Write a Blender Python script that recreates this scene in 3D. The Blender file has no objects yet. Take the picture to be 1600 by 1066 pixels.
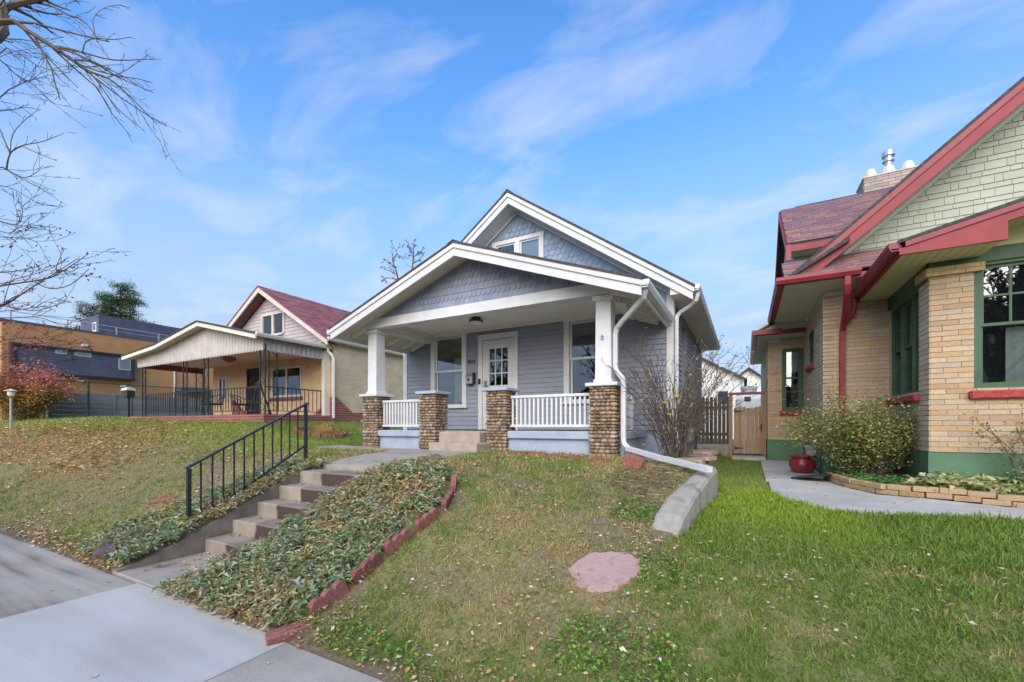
import bpy, math, random
import numpy as np
from mathutils import Vector, Matrix, noise as mnoise

S = bpy.context.scene
COL = S.collection
R = math.radians
random.seed(7)
RNG = np.random.default_rng(11)

# ------------------------------------------------------------------ camera
CAMZ = 1.52
cd = bpy.data.cameras.new('camera')
cd.sensor_width = 36.0
cd.lens = 36.0 * 667 / 1600
cd.shift_y = 132 / 1600
cd.clip_start = 0.05
cd.clip_end = 2000
cam = bpy.data.objects.new('camera', cd)
cam.location = (0, 0, CAMZ)
cam.rotation_euler = (R(90), 0, R(28.7))
COL.objects.link(cam)
S.camera = cam

# ------------------------------------------------------------------ sky and sun
SUN_AZ = 166.0      # compass-like angle of the sun, from +y towards +x
SUN_EL = 28.0
W = bpy.data.worlds.new('World')
S.world = W
W.use_nodes = True
wn, wl = W.node_tree.nodes, W.node_tree.links
wn.clear()
wo = wn.new('ShaderNodeOutputWorld')
wb = wn.new('ShaderNodeBackground')
wb.inputs['Strength'].default_value = 0.0618
sky = wn.new('ShaderNodeTexSky')
sky.sky_type = 'NISHITA'
sky.sun_disc = False
sky.sun_elevation = R(SUN_EL)
sky.sun_rotation = R(SUN_AZ)
sky.altitude = 1600
sky.air_density = 1.15
sky.dust_density = 0.4
sky.ozone_density = 2.2
tc = wn.new('ShaderNodeTexCoord')
sep = wn.new('ShaderNodeSeparateXYZ')
wl.new(tc.outputs['Generated'], sep.inputs[0])
# thin streaky cirrus: noise on the direction projected on a high flat layer
zc = wn.new('ShaderNodeMath'); zc.operation = 'MAXIMUM'; zc.inputs[1].default_value = 0.0
wl.new(sep.outputs['Z'], zc.inputs[0])
za = wn.new('ShaderNodeMath'); za.operation = 'ADD'; za.inputs[1].default_value = 0.16
wl.new(zc.outputs[0], za.inputs[0])
def wdiv(sock):
    n = wn.new('ShaderNodeMath'); n.operation = 'DIVIDE'
    wl.new(sock, n.inputs[0]); wl.new(za.outputs[0], n.inputs[1]); return n.outputs[0]
cmb = wn.new('ShaderNodeCombineXYZ')
wl.new(wdiv(sep.outputs['X']), cmb.inputs[0]); wl.new(wdiv(sep.outputs['Y']), cmb.inputs[1])
mp = wn.new('ShaderNodeMapping')
mp.inputs['Rotation'].default_value = (0, 0, R(-38))
mp.inputs['Scale'].default_value = (0.62, 1.05, 1)
wl.new(cmb.outputs[0], mp.inputs['Vector'])
n1 = wn.new('ShaderNodeTexNoise'); n1.inputs['Scale'].default_value = 3.3
n1.inputs['Detail'].default_value = 9; n1.inputs['Roughness'].default_value = 0.56
n1.inputs['Distortion'].default_value = 0.55
wl.new(mp.outputs[0], n1.inputs['Vector'])
cr = wn.new('ShaderNodeValToRGB')
cr.color_ramp.elements[0].position = 0.47; cr.color_ramp.elements[0].color = (0, 0, 0, 1)
cr.color_ramp.elements[1].position = 0.76; cr.color_ramp.elements[1].color = (.56, .56, .56, 1)
wl.new(n1.outputs[0], cr.inputs[0])
# veil of thin haze that thickens towards the horizon, then the cirrus over it
hz = ramp_w = wn.new('ShaderNodeValToRGB')
he = hz.color_ramp.elements
for p_, v_ in ((0.0, .97), (.22, .90), (.36, .60), (.55, .14), (.75, 0.0)):
    e_ = he[0] if p_ == 0.0 else he.new(p_)
    e_.color = (v_, v_, v_, 1)
    e_.position = p_
he[-1].position = 1.0; he[-1].color = (0, 0, 0, 1)
wl.new(zc.outputs[0], hz.inputs[0])
tint = wn.new('ShaderNodeMix'); tint.data_type = 'RGBA'; tint.blend_type = 'MULTIPLY'; tint.inputs[0].default_value = 1.0
tint.inputs[7].default_value = (.62, 1.20, 1.70, 1)
wl.new(sky.outputs[0], tint.inputs[6])
mixh = wn.new('ShaderNodeMix'); mixh.data_type = 'RGBA'
mixh.inputs[7].default_value = (2.25, 2.88, 3.75, 1)
wl.new(hz.outputs[0], mixh.inputs[0]); wl.new(tint.outputs[2], mixh.inputs[6])
mixc = wn.new('ShaderNodeMix'); mixc.data_type = 'RGBA'
mixc.inputs[7].default_value = (3.75, 3.95, 4.2, 1)
wl.new(cr.outputs[0], mixc.inputs[0]); wl.new(mixh.outputs[2], mixc.inputs[6])
wl.new(mixc.outputs[2], wb.inputs['Color'])
wl.new(wb.outputs[0], wo.inputs[0])

sd = bpy.data.lights.new('sun', 'SUN')
sd.energy = 1.5
sd.angle = R(68)
sd.color = (1.0, 0.90, 0.75)
sun = bpy.data.objects.new('sun', sd)
az, el = R(SUN_AZ), R(SUN_EL)
sdir = Vector((math.sin(az) * math.cos(el), math.cos(az) * math.cos(el), math.sin(el)))
sun.rotation_euler = sdir.to_track_quat('Z', 'Y').to_euler()
sun.location = sdir * 40
COL.objects.link(sun)

vs = S.view_settings
vs.view_transform = 'Standard'
vs.look = 'None'
vs.gamma = 1.0
vs.exposure = 1.87
vs.use_curve_mapping = False

# ------------------------------------------------------------------ helpers
ORG = {}                                   # world origin of every object built

def link(o, parent=None, world=(0, 0, 0)):
    COL.objects.link(o)
    w = Vector(world)
    if parent is not None:
        o.parent = parent
        o.location = w - ORG[parent.name]
    else:
        o.location = w
    ORG[o.name] = w
    return o

def props(o, label=None, cat=None, group=None, kind=None):
    if label: o['label'] = label
    if cat: o['category'] = cat
    if group: o['group'] = group
    if kind: o['kind'] = kind
    return o

def thing(name, loc, label, cat, group=None):
    o = bpy.data.objects.new(name, None)
    o.empty_display_size = 0.1
    link(o, None, loc)
    return props(o, label, cat, group)

class MB:
    def __init__(s): s.v = []; s.f = []
    def add(s, vs_, fs):
        b = len(s.v); s.v.extend([tuple(q) for q in vs_]); s.f.extend([tuple(b + i for i in f) for f in fs]); return s
    def box(s, x0, x1, y0, y1, z0, z1):
        return s.add([(x0, y0, z0), (x1, y0, z0), (x1, y1, z0), (x0, y1, z0), (x0, y0, z1), (x1, y0, z1), (x1, y1, z1), (x0, y1, z1)],
                     [(0, 3, 2, 1), (4, 5, 6, 7), (0, 1, 5, 4), (1, 2, 6, 5), (2, 3, 7, 6), (3, 0, 4, 7)])
    def bbox(s, x0, x1, y0, y1, z0, z1, b=0.01):
        # box with chamfered edges (24 verts)
        vs_ = []
        for sx, x in ((1, x0), (-1, x1)):
            for sy, y in ((1, y0), (-1, y1)):
                for sz, z in ((1, z0), (-1, z1)):
                    vs_ += [(x, y + sy * b, z + sz * b), (x + sx * b, y, z + sz * b), (x + sx * b, y + sy * b, z)]
        def i(a, bb, c, k): return (a * 4 + bb * 2 + c) * 3 + k
        fs = []
        fs += [(i(0,0,0,0), i(0,0,1,0), i(0,1,1,0), i(0,1,0,0)), (i(1,0,0,0), i(1,1,0,0), i(1,1,1,0), i(1,0,1,0))]
        fs += [(i(0,0,0,1), i(1,0,0,1), i(1,0,1,1), i(0,0,1,1)), (i(0,1,0,1), i(0,1,1,1), i(1,1,1,1), i(1,1,0,1))]
        fs += [(i(0,0,0,2), i(0,1,0,2), i(1,1,0,2), i(1,0,0,2)), (i(0,0,1,2), i(1,0,1,2), i(1,1,1,2), i(0,1,1,2))]
        for a in (0, 1):
            for c in (0, 1):
                fs.append((i(a,c,0,0), i(a,c,0,1), i(a,c,1,1), i(a,c,1,0)))          # z edges
                fs.append((i(a,0,c,0), i(a,0,c,2), i(a,1,c,2), i(a,1,c,0)))          # y edges
                fs.append((i(0,a,c,1), i(0,a,c,2), i(1,a,c,2), i(1,a,c,1)))          # x edges
        for a in (0, 1):
            for bb in (0, 1):
                for c in (0, 1):
                    fs.append((i(a,bb,c,0), i(a,bb,c,1), i(a,bb,c,2)))
        return s.add(vs_, fs)
    def bar(s, a, b, w, h, up=(0, 0, 1)):
        # rectangular bar from a to b
        a, b = Vector(a), Vector(b)
        d = (b - a).normalized(); u = Vector(up)
        r = d.cross(u)
        if r.length < 1e-4: r = d.cross(Vector((1, 0, 0)))
        r.normalize(); u = r.cross(d).normalized()
        vs_ = []
        for p in (a, b):
            for q, t in ((-1, -1), (1, -1), (1, 1), (-1, 1)): vs_.append(p + r * (q * w / 2) + u * (t * h / 2))
        return s.add(vs_, [(3, 2, 1, 0), (4, 5, 6, 7), (0, 1, 5, 4), (1, 2, 6, 5), (2, 3, 7, 6), (3, 0, 4, 7)])
    def prism(s, poly, axis, a, b):
        # poly: 2-D points; axis 'x': (y,z), 'y': (x,z), 'z': (x,y); extruded a..b
        def p3(p, t): return {'x': (t, p[0], p[1]), 'y': (p[0], t, p[1]), 'z': (p[0], p[1], t)}[axis]
        n = len(poly)
        vs_ = [p3(p, a) for p in poly] + [p3(p, b) for p in poly]
        fs = [tuple(range(n)), tuple(range(2 * n - 1, n - 1, -1))]
        fs += [(i, i + n, (i + 1) % n + n, (i + 1) % n) for i in range(n)]
        return s.add(vs_, fs)
    def tube(s, pts, rad, n=8, cap=True):
        pts = [Vector(p) for p in pts]
        m = len(pts)
        rad = rad if isinstance(rad, (list, tuple)) else [rad] * m
        vs_ = []; pr = None
        for k, p in enumerate(pts):
            d = (pts[min(k + 1, m - 1)] - pts[max(k - 1, 0)]).normalized()
            if pr is None:
                pr = d.orthogonal().normalized()
                for ref in (Vector((0, 0, 1)), Vector((0, 1, 0))):
                    if abs(d.dot(ref)) < 0.9: pr = (ref - d * d.dot(ref)).normalized(); break
            else:
                pr = (pr - d * d.dot(pr)).normalized()
            q = d.cross(pr)
            for i in range(n):
                t = 2 * math.pi * (i + .5) / n
                vs_.append(p + (pr * math.cos(t) + q * math.sin(t)) * rad[k])
        fs = []
        for k in range(m - 1):
            for i in range(n):
                j = (i + 1) % n
                fs.append((k * n + i, k * n + j, (k + 1) * n + j, (k + 1) * n + i))
        if cap: fs += [tuple(range(n - 1, -1, -1)), tuple(range((m - 1) * n, m * n))]
        return s.add(vs_, fs)
    def lathe(s, c, prof, n=24):
        # prof: (radius, z)
        vs_ = []
        for r_, z in prof:
            for i in range(n):
                t = 2 * math.pi * i / n
                vs_.append((c[0] + r_ * math.cos(t), c[1] + r_ * math.sin(t), c[2] + z))
        fs = []
        for k in range(len(prof) - 1):
            for i in range(n):
                j = (i + 1) % n
                fs.append((k * n + i, k * n + j, (k + 1) * n + j, (k + 1) * n + i))
        fs.append(tuple(range(n - 1, -1, -1))); fs.append(tuple(range((len(prof) - 1) * n, len(prof) * n)))
        return s.add(vs_, fs)
    def mesh(s, name, m, off=(0, 0, 0), smooth=False):
        me = bpy.data.meshes.new(name)
        ox, oy, oz = off
        me.from_pydata([(x - ox, y - oy, z - oz) for x, y, z in s.v], [], s.f)
        if m: me.materials.append(m)
        if smooth: me.polygons.foreach_set('use_smooth', [True] * len(me.polygons))
        me.update()
        import bmesh
        bm = bmesh.new(); bm.from_mesh(me); bmesh.ops.recalc_face_normals(bm, faces=bm.faces); bm.to_mesh(me); bm.free()
        return me
    def build(s, name, m, parent=None, smooth=False, base=None):
        # vertices are world coordinates
        if parent is not None: w = ORG[parent.name]
        elif base is not None: w = Vector(base)
        else:
            xs = [q[0] for q in s.v]; ys = [q[1] for q in s.v]; zs = [q[2] for q in s.v]
            w = Vector(((min(xs) + max(xs)) / 2, (min(ys) + max(ys)) / 2, min(zs)))
        o = bpy.data.objects.new(name, s.mesh(name, m, w, smooth))
        return link(o, parent, w)

def inst(name, me, world, parent, rot=None, scale=None):
    o = bpy.data.objects.new(name, me)
    link(o, parent, world)
    if rot: o.rotation_euler = rot
    if scale: o.scale = scale
    return o

def np_mesh(name, V, F, m, cols=None, parent=None, base=(0, 0, 0), smooth=False):
    # V (n,3), F (k,3 or 4) arrays, cols per-vertex (n,3)
    me = bpy.data.meshes.new(name)
    V = np.asarray(V, dtype=np.float32) - np.asarray(base, dtype=np.float32)
    F = np.asarray(F, dtype=np.int32)
    k = F.shape[1]
    me.vertices.add(len(V)); me.vertices.foreach_set('co', V.ravel())
    me.loops.add(F.size); me.loops.foreach_set('vertex_index', F.ravel())
    me.polygons.add(len(F))
    me.polygons.foreach_set('loop_start', np.arange(0, F.size, k, dtype=np.int32))
    if smooth: me.polygons.foreach_set('use_smooth', np.ones(len(F), dtype=bool))
    if cols is not None:
        at = me.color_attributes.new('Col', 'FLOAT_COLOR', 'POINT')
        c4 = np.ones((len(V), 4), dtype=np.float32); c4[:, :3] = cols
        at.data.foreach_set('color', c4.ravel())
    me.materials.append(m)
    me.update(calc_edges=True); me.validate()
    o = bpy.data.objects.new(name, me)
    return link(o, parent, base)

# ------------------------------------------------------------------ materials
def _mat(name):
    m = bpy.data.materials.new(name); m.use_nodes = True
    nt = m.node_tree
    return m, nt.nodes, nt.links, nt.nodes['Principled BSDF']

def ramp(ns, stops, interp='LINEAR'):
    r = ns.new('ShaderNodeValToRGB'); e = r.color_ramp.elements
    r.color_ramp.interpolation = interp
    while len(e) < len(stops): e.new(0.5)
    for q, (p, c) in zip(e, stops): q.position = p; q.color = (*c, 1)
    return r

def coords(ns, ls, scale=(1, 1, 1), rot=(0, 0, 0), world=False):
    g = ns.new('ShaderNodeNewGeometry') if world else ns.new('ShaderNodeTexCoord')
    mp_ = ns.new('ShaderNodeMapping'); mp_.inputs['Scale'].default_value = scale; mp_.inputs['Rotation'].default_value = rot
    ls.new(g.outputs['Position'] if world else g.outputs['Object'], mp_.inputs[0])
    return mp_.outputs[0]

def noisy(name, c1, c2, scale=4.0, rough=0.8, bump=0.15, bscale=None, stretch=(1, 1, 1), spec=0.3, detail=6, c3=None, metal=0.0, lo=.35, hi=.65, bdist=0.01):
    """surface of two (three) close tones with a fine relief, in world space so joined and single pieces agree"""
    m, ns, ls, b = _mat(name)
    v = coords(ns, ls, stretch, world=True)
    n = ns.new('ShaderNodeTexNoise'); n.inputs['Scale'].default_value = scale; n.inputs['Detail'].default_value = detail
    n.inputs['Roughness'].default_value = 0.62
    ls.new(v, n.inputs['Vector'])
    st = [(lo, c1), (hi, c2)] if c3 is None else [(lo, c1), ((lo + hi) / 2, c2), (hi, c3)]
    r = ramp(ns, st)
    ls.new(n.outputs[0], r.inputs[0]); ls.new(r.outputs[0], b.inputs['Base Color'])
    b.inputs['Roughness'].default_value = rough
    b.inputs['Specular IOR Level'].default_value = spec
    b.inputs['Metallic'].default_value = metal
    if bump:
        n2 = ns.new('ShaderNodeTexNoise'); n2.inputs['Scale'].default_value = bscale or scale * 6; n2.inputs['Detail'].default_value = 5
        ls.new(v, n2.inputs['Vector'])
        bp = ns.new('ShaderNodeBump'); bp.inputs['Strength'].default_value = bump; bp.inputs['Distance'].default_value = bdist
        ls.new(n2.outputs[0], bp.inputs['Height']); ls.new(bp.outputs[0], b.inputs['Normal'])
    return m

def pieces(name, stops, rough=0.8, nscale=30, namt=0.25, bump=0.3, spec=0.25, interp='LINEAR', bdist=0.006, stretch=(1, 1, 1)):
    """each piece (object or loose island) takes its own tone from the ramp"""
    m, ns, ls, b = _mat(name)
    oi = ns.new('ShaderNodeObjectInfo'); g = ns.new('ShaderNodeNewGeometry')
    a = ns.new('ShaderNodeMath'); a.operation = 'ADD'; ls.new(oi.outputs['Random'], a.inputs[0]); ls.new(g.outputs['Random Per Island'], a.inputs[1])
    fr = ns.new('ShaderNodeMath'); fr.operation = 'FRACT'; ls.new(a.outputs[0], fr.inputs[0])
    r = ramp(ns, stops, interp); ls.new(fr.outputs[0], r.inputs[0])
    v = coords(ns, ls, stretch, world=True)
    n = ns.new('ShaderNodeTexNoise'); n.inputs['Scale'].default_value = nscale; n.inputs['Detail'].default_value = 6
    n.inputs['Roughness'].default_value = 0.65
    ls.new(v, n.inputs['Vector'])
    mr = ns.new('ShaderNodeMapRange'); mr.inputs['From Min'].default_value = .3; mr.inputs['From Max'].default_value = .7
    mr.inputs['To Min'].default_value = 1 - namt; mr.inputs['To Max'].default_value = 1 + namt
    ls.new(n.outputs[0], mr.inputs[0])
    mx = ns.new('ShaderNodeVectorMath'); mx.operation = 'SCALE'
    ls.new(r.outputs[0], mx.inputs[0]); ls.new(mr.outputs[0], mx.inputs['Scale'])
    ls.new(mx.outputs[0], b.inputs['Base Color'])
    b.inputs['Roughness'].default_value = rough; b.inputs['Specular IOR Level'].default_value = spec
    bp = ns.new('ShaderNodeBump'); bp.inputs['Strength'].default_value = bump; bp.inputs['Distance'].default_value = bdist
    ls.new(n.outputs[0], bp.inputs['Height']); ls.new(bp.outputs[0], b.inputs['Normal'])
    return m

def vcol(name, rough=0.7, spec=0.2, trans=0.0):
    m, ns, ls, b = _mat(name)
    a = ns.new('ShaderNodeVertexColor'); a.layer_name = 'Col'
    ls.new(a.outputs[0], b.inputs['Base Color'])
    b.inputs['Roughness'].default_value = rough; b.inputs['Specular IOR Level'].default_value = spec
    if trans:
        t = ns.new('ShaderNodeBsdfTranslucent'); ls.new(a.outputs[0], t.inputs[0])
        mx = ns.new('ShaderNodeMixShader'); mx.inputs[0].default_value = trans
        ls.new(b.outputs[0], mx.inputs[1]); ls.new(t.outputs[0], mx.inputs[2])
        ls.new(mx.outputs[0], ns['Material Output'].inputs[0])
    return m

def plain(name, c, rough=0.5, spec=0.4, metal=0.0):
    m, ns, ls, b = _mat(name)
    b.inputs['Base Color'].default_value = (*c, 1); b.inputs['Roughness'].default_value = rough
    b.inputs['Specular IOR Level'].default_value = spec; b.inputs['Metallic'].default_value = metal
    return m

def glass_mat(name, refl=0.32, tint=(.75, .8, .8)):
    m, ns, ls, b = _mat(name)
    t = ns.new('ShaderNodeBsdfTransparent'); t.inputs[0].default_value = (*tint, 1)
    g = ns.new('ShaderNodeBsdfGlossy'); g.inputs['Roughness'].default_value = 0.015; g.inputs['Color'].default_value = (.95, .97, 1, 1)
    n = ns.new('ShaderNodeTexNoise'); n.inputs['Scale'].default_value = 3.0; n.inputs['Detail'].default_value = 2
    v = coords(ns, ls, (1, 1, 1), world=True); ls.new(v, n.inputs['Vector'])
    bp = ns.new('ShaderNodeBump'); bp.inputs['Strength'].default_value = 0.03; bp.inputs['Distance'].default_value = 0.02
    ls.new(n.outputs[0], bp.inputs['Height']); ls.new(bp.outputs[0], g.inputs['Normal'])
    lw = ns.new('ShaderNodeLayerWeight'); lw.inputs['Blend'].default_value = 0.35
    mr = ns.new('ShaderNodeMapRange'); mr.inputs['To Min'].default_value = refl; mr.inputs['To Max'].default_value = 1
    ls.new(lw.outputs['Fresnel'], mr.inputs[0])
    mx = ns.new('ShaderNodeMixShader'); ls.new(mr.outputs[0], mx.inputs[0]); ls.new(t.outputs[0], mx.inputs[1]); ls.new(g.outputs[0], mx.inputs[2])
    ls.new(mx.outputs[0], ns['Material Output'].inputs[0])
    return m

M = {}
M['white'] = noisy('white_paint', (.585, .585, .595), (.69, .69, .695), 3.0, .55, .08, 40, spec=.35)
M['white_old'] = noisy('weathered_white_paint', (.50, .49, .46), (.74, .74, .72), 5.0, .7, .15, 60)
M['blue_grey'] = noisy('blue_grey_siding_paint', (.258, .275, .335), (.308, .325, .388), 2.5, .6, .12, 70, (1, 1, 3))
M['blue_shingle'] = pieces('blue_shingle_paint', [(0, (.225, .30, .42)), (1, (.295, .37, .50))], .65, 40, .10, .15)
M['grey_shingle'] = pieces('grey_lavender_shingle_paint', [(0, (.235, .262, .355)), (1, (.295, .322, .42))], .65, 40, .10, .15)
M['blue_concrete'] = noisy('pale_blue_painted_concrete', (.31, .36, .46), (.39, .44, .54), 3.0, .75, .2, 30)
M['soffit'] = noisy('cream_soffit_paint', (.70, .66, .58), (.78, .74, .66), 2.5, .7, .1, 30)
M['roof_dark'] = noisy('dark_asphalt_shingle', (.045, .042, .045), (.09, .085, .085), 14, .9, .5, 80)
M['roof_red'] = None
M['concrete'] = noisy('old_concrete', (.27, .235, .20), (.37, .33, .285), 3.2, .9, .35, 60, c3=(.32, .285, .245))
M['concrete_new'] = noisy('new_concrete', (.40, .395, .38), (.52, .51, .49), 2.6, .88, .35, 120, stretch=(1, 2.2, 1))
M['kerb_conc'] = noisy('weathered_kerb_concrete', (.24, .215, .18), (.38, .345, .295), 4.5, .92, .5, 50, c3=(.31, .28, .24))
M['black_iron'] = noisy('black_iron_paint', (.012, .013, .016), (.03, .031, .036), 12, .42, .12, 60, spec=.5)
M['stone'] = pieces('river_stone', [(0, (.13, .085, .06)), (.18, (.26, .18, .115)), (.36, (.40, .29, .19)), (.5, (.20, .15, .12)), (.66, (.34, .20, .11)), (.8, (.44, .36, .27)), (.9, (.17, .13, .115)), (1, (.30, .25, .215))], .75, 26, .35, .5)
M['mortar'] = noisy('grey_mortar', (.16, .14, .12), (.24, .215, .185), 20, .95, .5, 80)
M['glass'] = glass_mat('window_glass', .07)
M['glass_porch'] = glass_mat('porch_window_glass', .08, (.7, .72, .72))
M['glass_dark'] = glass_mat('dark_window_glass', .08, (.55, .6, .62))
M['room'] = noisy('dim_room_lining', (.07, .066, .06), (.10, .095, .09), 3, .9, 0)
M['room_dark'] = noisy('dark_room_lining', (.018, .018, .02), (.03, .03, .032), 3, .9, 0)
M['curtain'] = noisy('pale_curtain', (.55, .55, .53), (.68, .68, .66), 5, .9, .1, 50)
M['metal_grey'] = noisy('grey_metal', (.30, .31, .32), (.42, .43, .44), 8, .45, .05, 40, spec=.5, metal=.3)
M['dark_metal'] = plain('dark_metal', (.03, .03, .034), .4)
M['brass'] = plain('aged_brass', (.30, .22, .10), .35, .5, .7)
M['bulb'] = plain('frosted_glass_bowl', (.72, .70, .64), .25, .5)

# ------------------------------------------------------------------ terrain
def prof(y, pts):
    ys = np.array([p[0] for p in pts]); zs = np.array([p[1] for p in pts])
    return np.interp(y, ys, zs)
PL = [(-200, -.2), (1.86, -.03), (1.9, .02), (3, .50), (4.5, 1.13), (5.6, 1.42), (6.8, 1.60), (9, 1.66), (14, 1.72), (30, 1.8), (400, 1.8)]
PM = [(-200, -.2), (1.86, -.03), (1.9, .02), (2.9, .43), (4.0, .87), (5.0, 1.02), (6.0, 1.06), (9, 1.08), (14, 1.0), (30, 1.0), (400, 1.0)]
PK = [(-200, -.2), (1.86, -.03), (1.9, .02), (3.3, .37), (4.25, .55), (5.0, .80), (5.6, .93), (6.2, .98), (9, 1.0), (12, .85), (30, .85), (400, .9)]
PR = [(-200, -.2), (1.86, -.03), (1.9, .02), (3.3, .33), (4.2, .48), (5.0, .56), (6.0, .61), (7.0, .655), (11, .68), (14, .74), (30, .85), (400, .9)]

_tab = np.random.default_rng(3).random((256, 256))
def vnoise(x, y, s, seed=0):
    x = np.asarray(x, float) * s + 37.7 * seed + 1000.0; y = np.asarray(y, float) * s + 91.3 * seed + 1000.0
    xi = np.floor(x).astype(int); yi = np.floor(y).astype(int); fx = x - xi; fy = y - yi
    fx = fx * fx * (3 - 2 * fx); fy = fy * fy * (3 - 2 * fy)
    g = lambda a, b: _tab[a % 256, b % 256]
    return (g(xi, yi) * (1 - fx) + g(xi + 1, yi) * fx) * (1 - fy) + (g(xi, yi + 1) * (1 - fx) + g(xi + 1, yi + 1) * fx) * fy
def fbm(x, y, s, seed=0):
    return .5 * vnoise(x, y, s, seed) + .3 * vnoise(x, y, s * 2.1, seed + 1) + .2 * vnoise(x, y, s * 4.7, seed + 2)
def sstep(a, b, x):
    t = np.clip((x - a) / (b - a), 0, 1); return t * t * (3 - 2 * t)

STEP_Y = [2.70, 3.01, 3.32, 3.62, 3.93]
STEP_Z = [.17, .34, .515, .69, .865]
SX0, SX1 = -5.65, -4.42
def hgt(x, y, cut=True):
    x = np.asarray(x, float); y = np.asarray(y, float)
    L = prof(y, PL) + .20 * sstep(-13, -22, x) * sstep(2.2, 5, y)
    Mm = prof(y, PM); K = prof(y, PK); Rr = prof(y, PR)
    m = Mm + (K - Mm) * sstep(-3.2, -0.8, x)
    z = L + (m - L) * sstep(-12.0, -7.6, x)
    z = z + (Rr - z) * sstep(-.60, -.50, x)
    z = z + (vnoise(x, y, 1.3, 5) - .5) * .05 * sstep(1.95, 2.6, y)
    if cut:
        inside = (x > SX0 - .10) & (x < SX1 + .10) & (y > 1.8) & (y < 4.35)
        z = np.where(inside, np.minimum(z, np.interp(y, [1.8, 2.7, 4.3], [-.05, -.05, .70])), z)
        under = (x > -7.75) & (x < -1.25) & (y > 6.7) & (y < 14)
        z = np.where(under, z - .3, z)
    road = (y < -2.0) & (y > -11)
    z = np.where(road, -.22, z)
    return z

def ss_lines(segs):
    out = []
    for a, b, st in segs: out += list(np.arange(a, b - 1e-6, st))
    return np.array(sorted(set(np.round(out + [segs[-1][1]], 4))))
GX = ss_lines([(-220, -60, 20), (-60, -30, 3), (-30, -8, .3), (-8, -5.78, .13), (-5.78, -5.70, .016), (-5.70, -4.36, .13), (-4.36, -4.28, .016), (-4.28, -.8, .13), (-.8, -.4, .05), (-.4, 5, .16), (5, 20, 1.5), (20, 220, 20)])
GY = ss_lines([(-200, -12, 14), (-12, 1.6, .9), (1.6, 7.2, .12), (7.2, 15, .5), (15, 60, 5), (60, 400, 40)])
gx, gy = np.meshgrid(GX, GY)
gz = hgt(gx, gy)
V = np.stack([gx.ravel(), gy.ravel(), gz.ravel()], 1)
nx, ny = len(GX), len(GY)
ii = np.arange(nx * ny).reshape(ny, nx)
Fq = np.stack([ii[:-1, :-1].ravel(), ii[:-1, 1:].ravel(), ii[1:, 1:].ravel(), ii[1:, :-1].ravel()], 1)

def zone(x, y):
    """returns greenness 0..1, cover 0..1 of the turf"""
    x = np.asarray(x, float); y = np.asarray(y, float)
    n = fbm(x, y, .9, 2); n2 = fbm(x, y, 2.3, 9)
    right = sstep(-.75, -.35, x)
    left = 1 - sstep(-9.5, -7.0, x)
    front = 1 - sstep(3.6, 5.0, y + .8 * (n - .5))
    gr = .98 - .26 * front * (.5 + n) + .5 * (n2 - .5)
    cr_ = .95 - .12 * front
    gm = .27 + 1.0 * (n - .42) + .28 * (1 - sstep(2.2, 2.9, y)) + .12 * sstep(4.6, 5.6, y)
    cm = .40 + 1.9 * (n2 - .47) + .25 * sstep(4.6, 5.6, y) + .35 * (1 - sstep(2.0, 2.7, y))
    gl = .20 + .75 * sstep(4.0, 6.2, y + 1.1 * (n - .5)) + .35 * sstep(-13, -17, x) * (n - .2) + .5 * (n2 - .5) + .35 * sstep(3.4, 1.9, y) * sstep(-9, -12, x)
    cl = .55 + .4 * sstep(3.6, 5.0, y) + .5 * (n2 - .5)
    g = gm * (1 - right) * (1 - left) + gr * right + gl * left
    c = cm * (1 - right) * (1 - left) + cr_ * right + cl * left
    return np.clip(g, 0, 1), np.clip(c, .1, 1)

SOIL = np.array([.205, .152, .105]); STRAW = np.array([.34, .27, .115]); GREEN = np.array([.16, .225, .04])
g0, c0 = zone(gx.ravel(), gy.ravel())
base = STRAW * (1 - g0[:, None]) + GREEN * g0[:, None]
gcol = SOIL * (1 - c0[:, None] * .75) + base * (c0[:, None] * .75)
edge_ = ((gy.ravel() < 1.99) & (gy.ravel() > 1.7))[:, None]
gcol = np.where(edge_, SOIL * .85, gcol)
mg, ns, ls, b = _mat('lawn_soil')
a = ns.new('ShaderNodeVertexColor'); a.layer_name = 'Col'
v = coords(ns, ls, world=True)
n_ = ns.new('ShaderNodeTexNoise'); n_.inputs['Scale'].default_value = 26; n_.inputs['Detail'].default_value = 8; n_.inputs['Roughness'].default_value = .7
ls.new(v, n_.inputs['Vector'])
mr = ns.new('ShaderNodeMapRange'); mr.inputs['From Min'].default_value = .3; mr.inputs['From Max'].default_value = .7; mr.inputs['To Min'].default_value = .6; mr.inputs['To Max'].default_value = 1.45
ls.new(n_.outputs[0], mr.inputs[0])
mx = ns.new('ShaderNodeVectorMath'); mx.operation = 'SCALE'; ls.new(a.outputs[0], mx.inputs[0]); ls.new(mr.outputs[0], mx.inputs['Scale'])
ls.new(mx.outputs[0], b.inputs['Base Color']); b.inputs['Roughness'].default_value = .95; b.inputs['Specular IOR Level'].default_value = .1
bp_ = ns.new('ShaderNodeBump'); bp_.inputs['Strength'].default_value = .7; bp_.inputs['Distance'].default_value = .03
ls.new(n_.outputs[0], bp_.inputs['Height']); ls.new(bp_.outputs[0], b.inputs['Normal'])
gobj = np_mesh('ground', V, Fq, mg, gcol, smooth=True)
props(gobj, kind='structure')

def h1(x, y, cut=False): return float(hgt(np.array([x]), np.array([y]), cut)[0])

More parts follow.
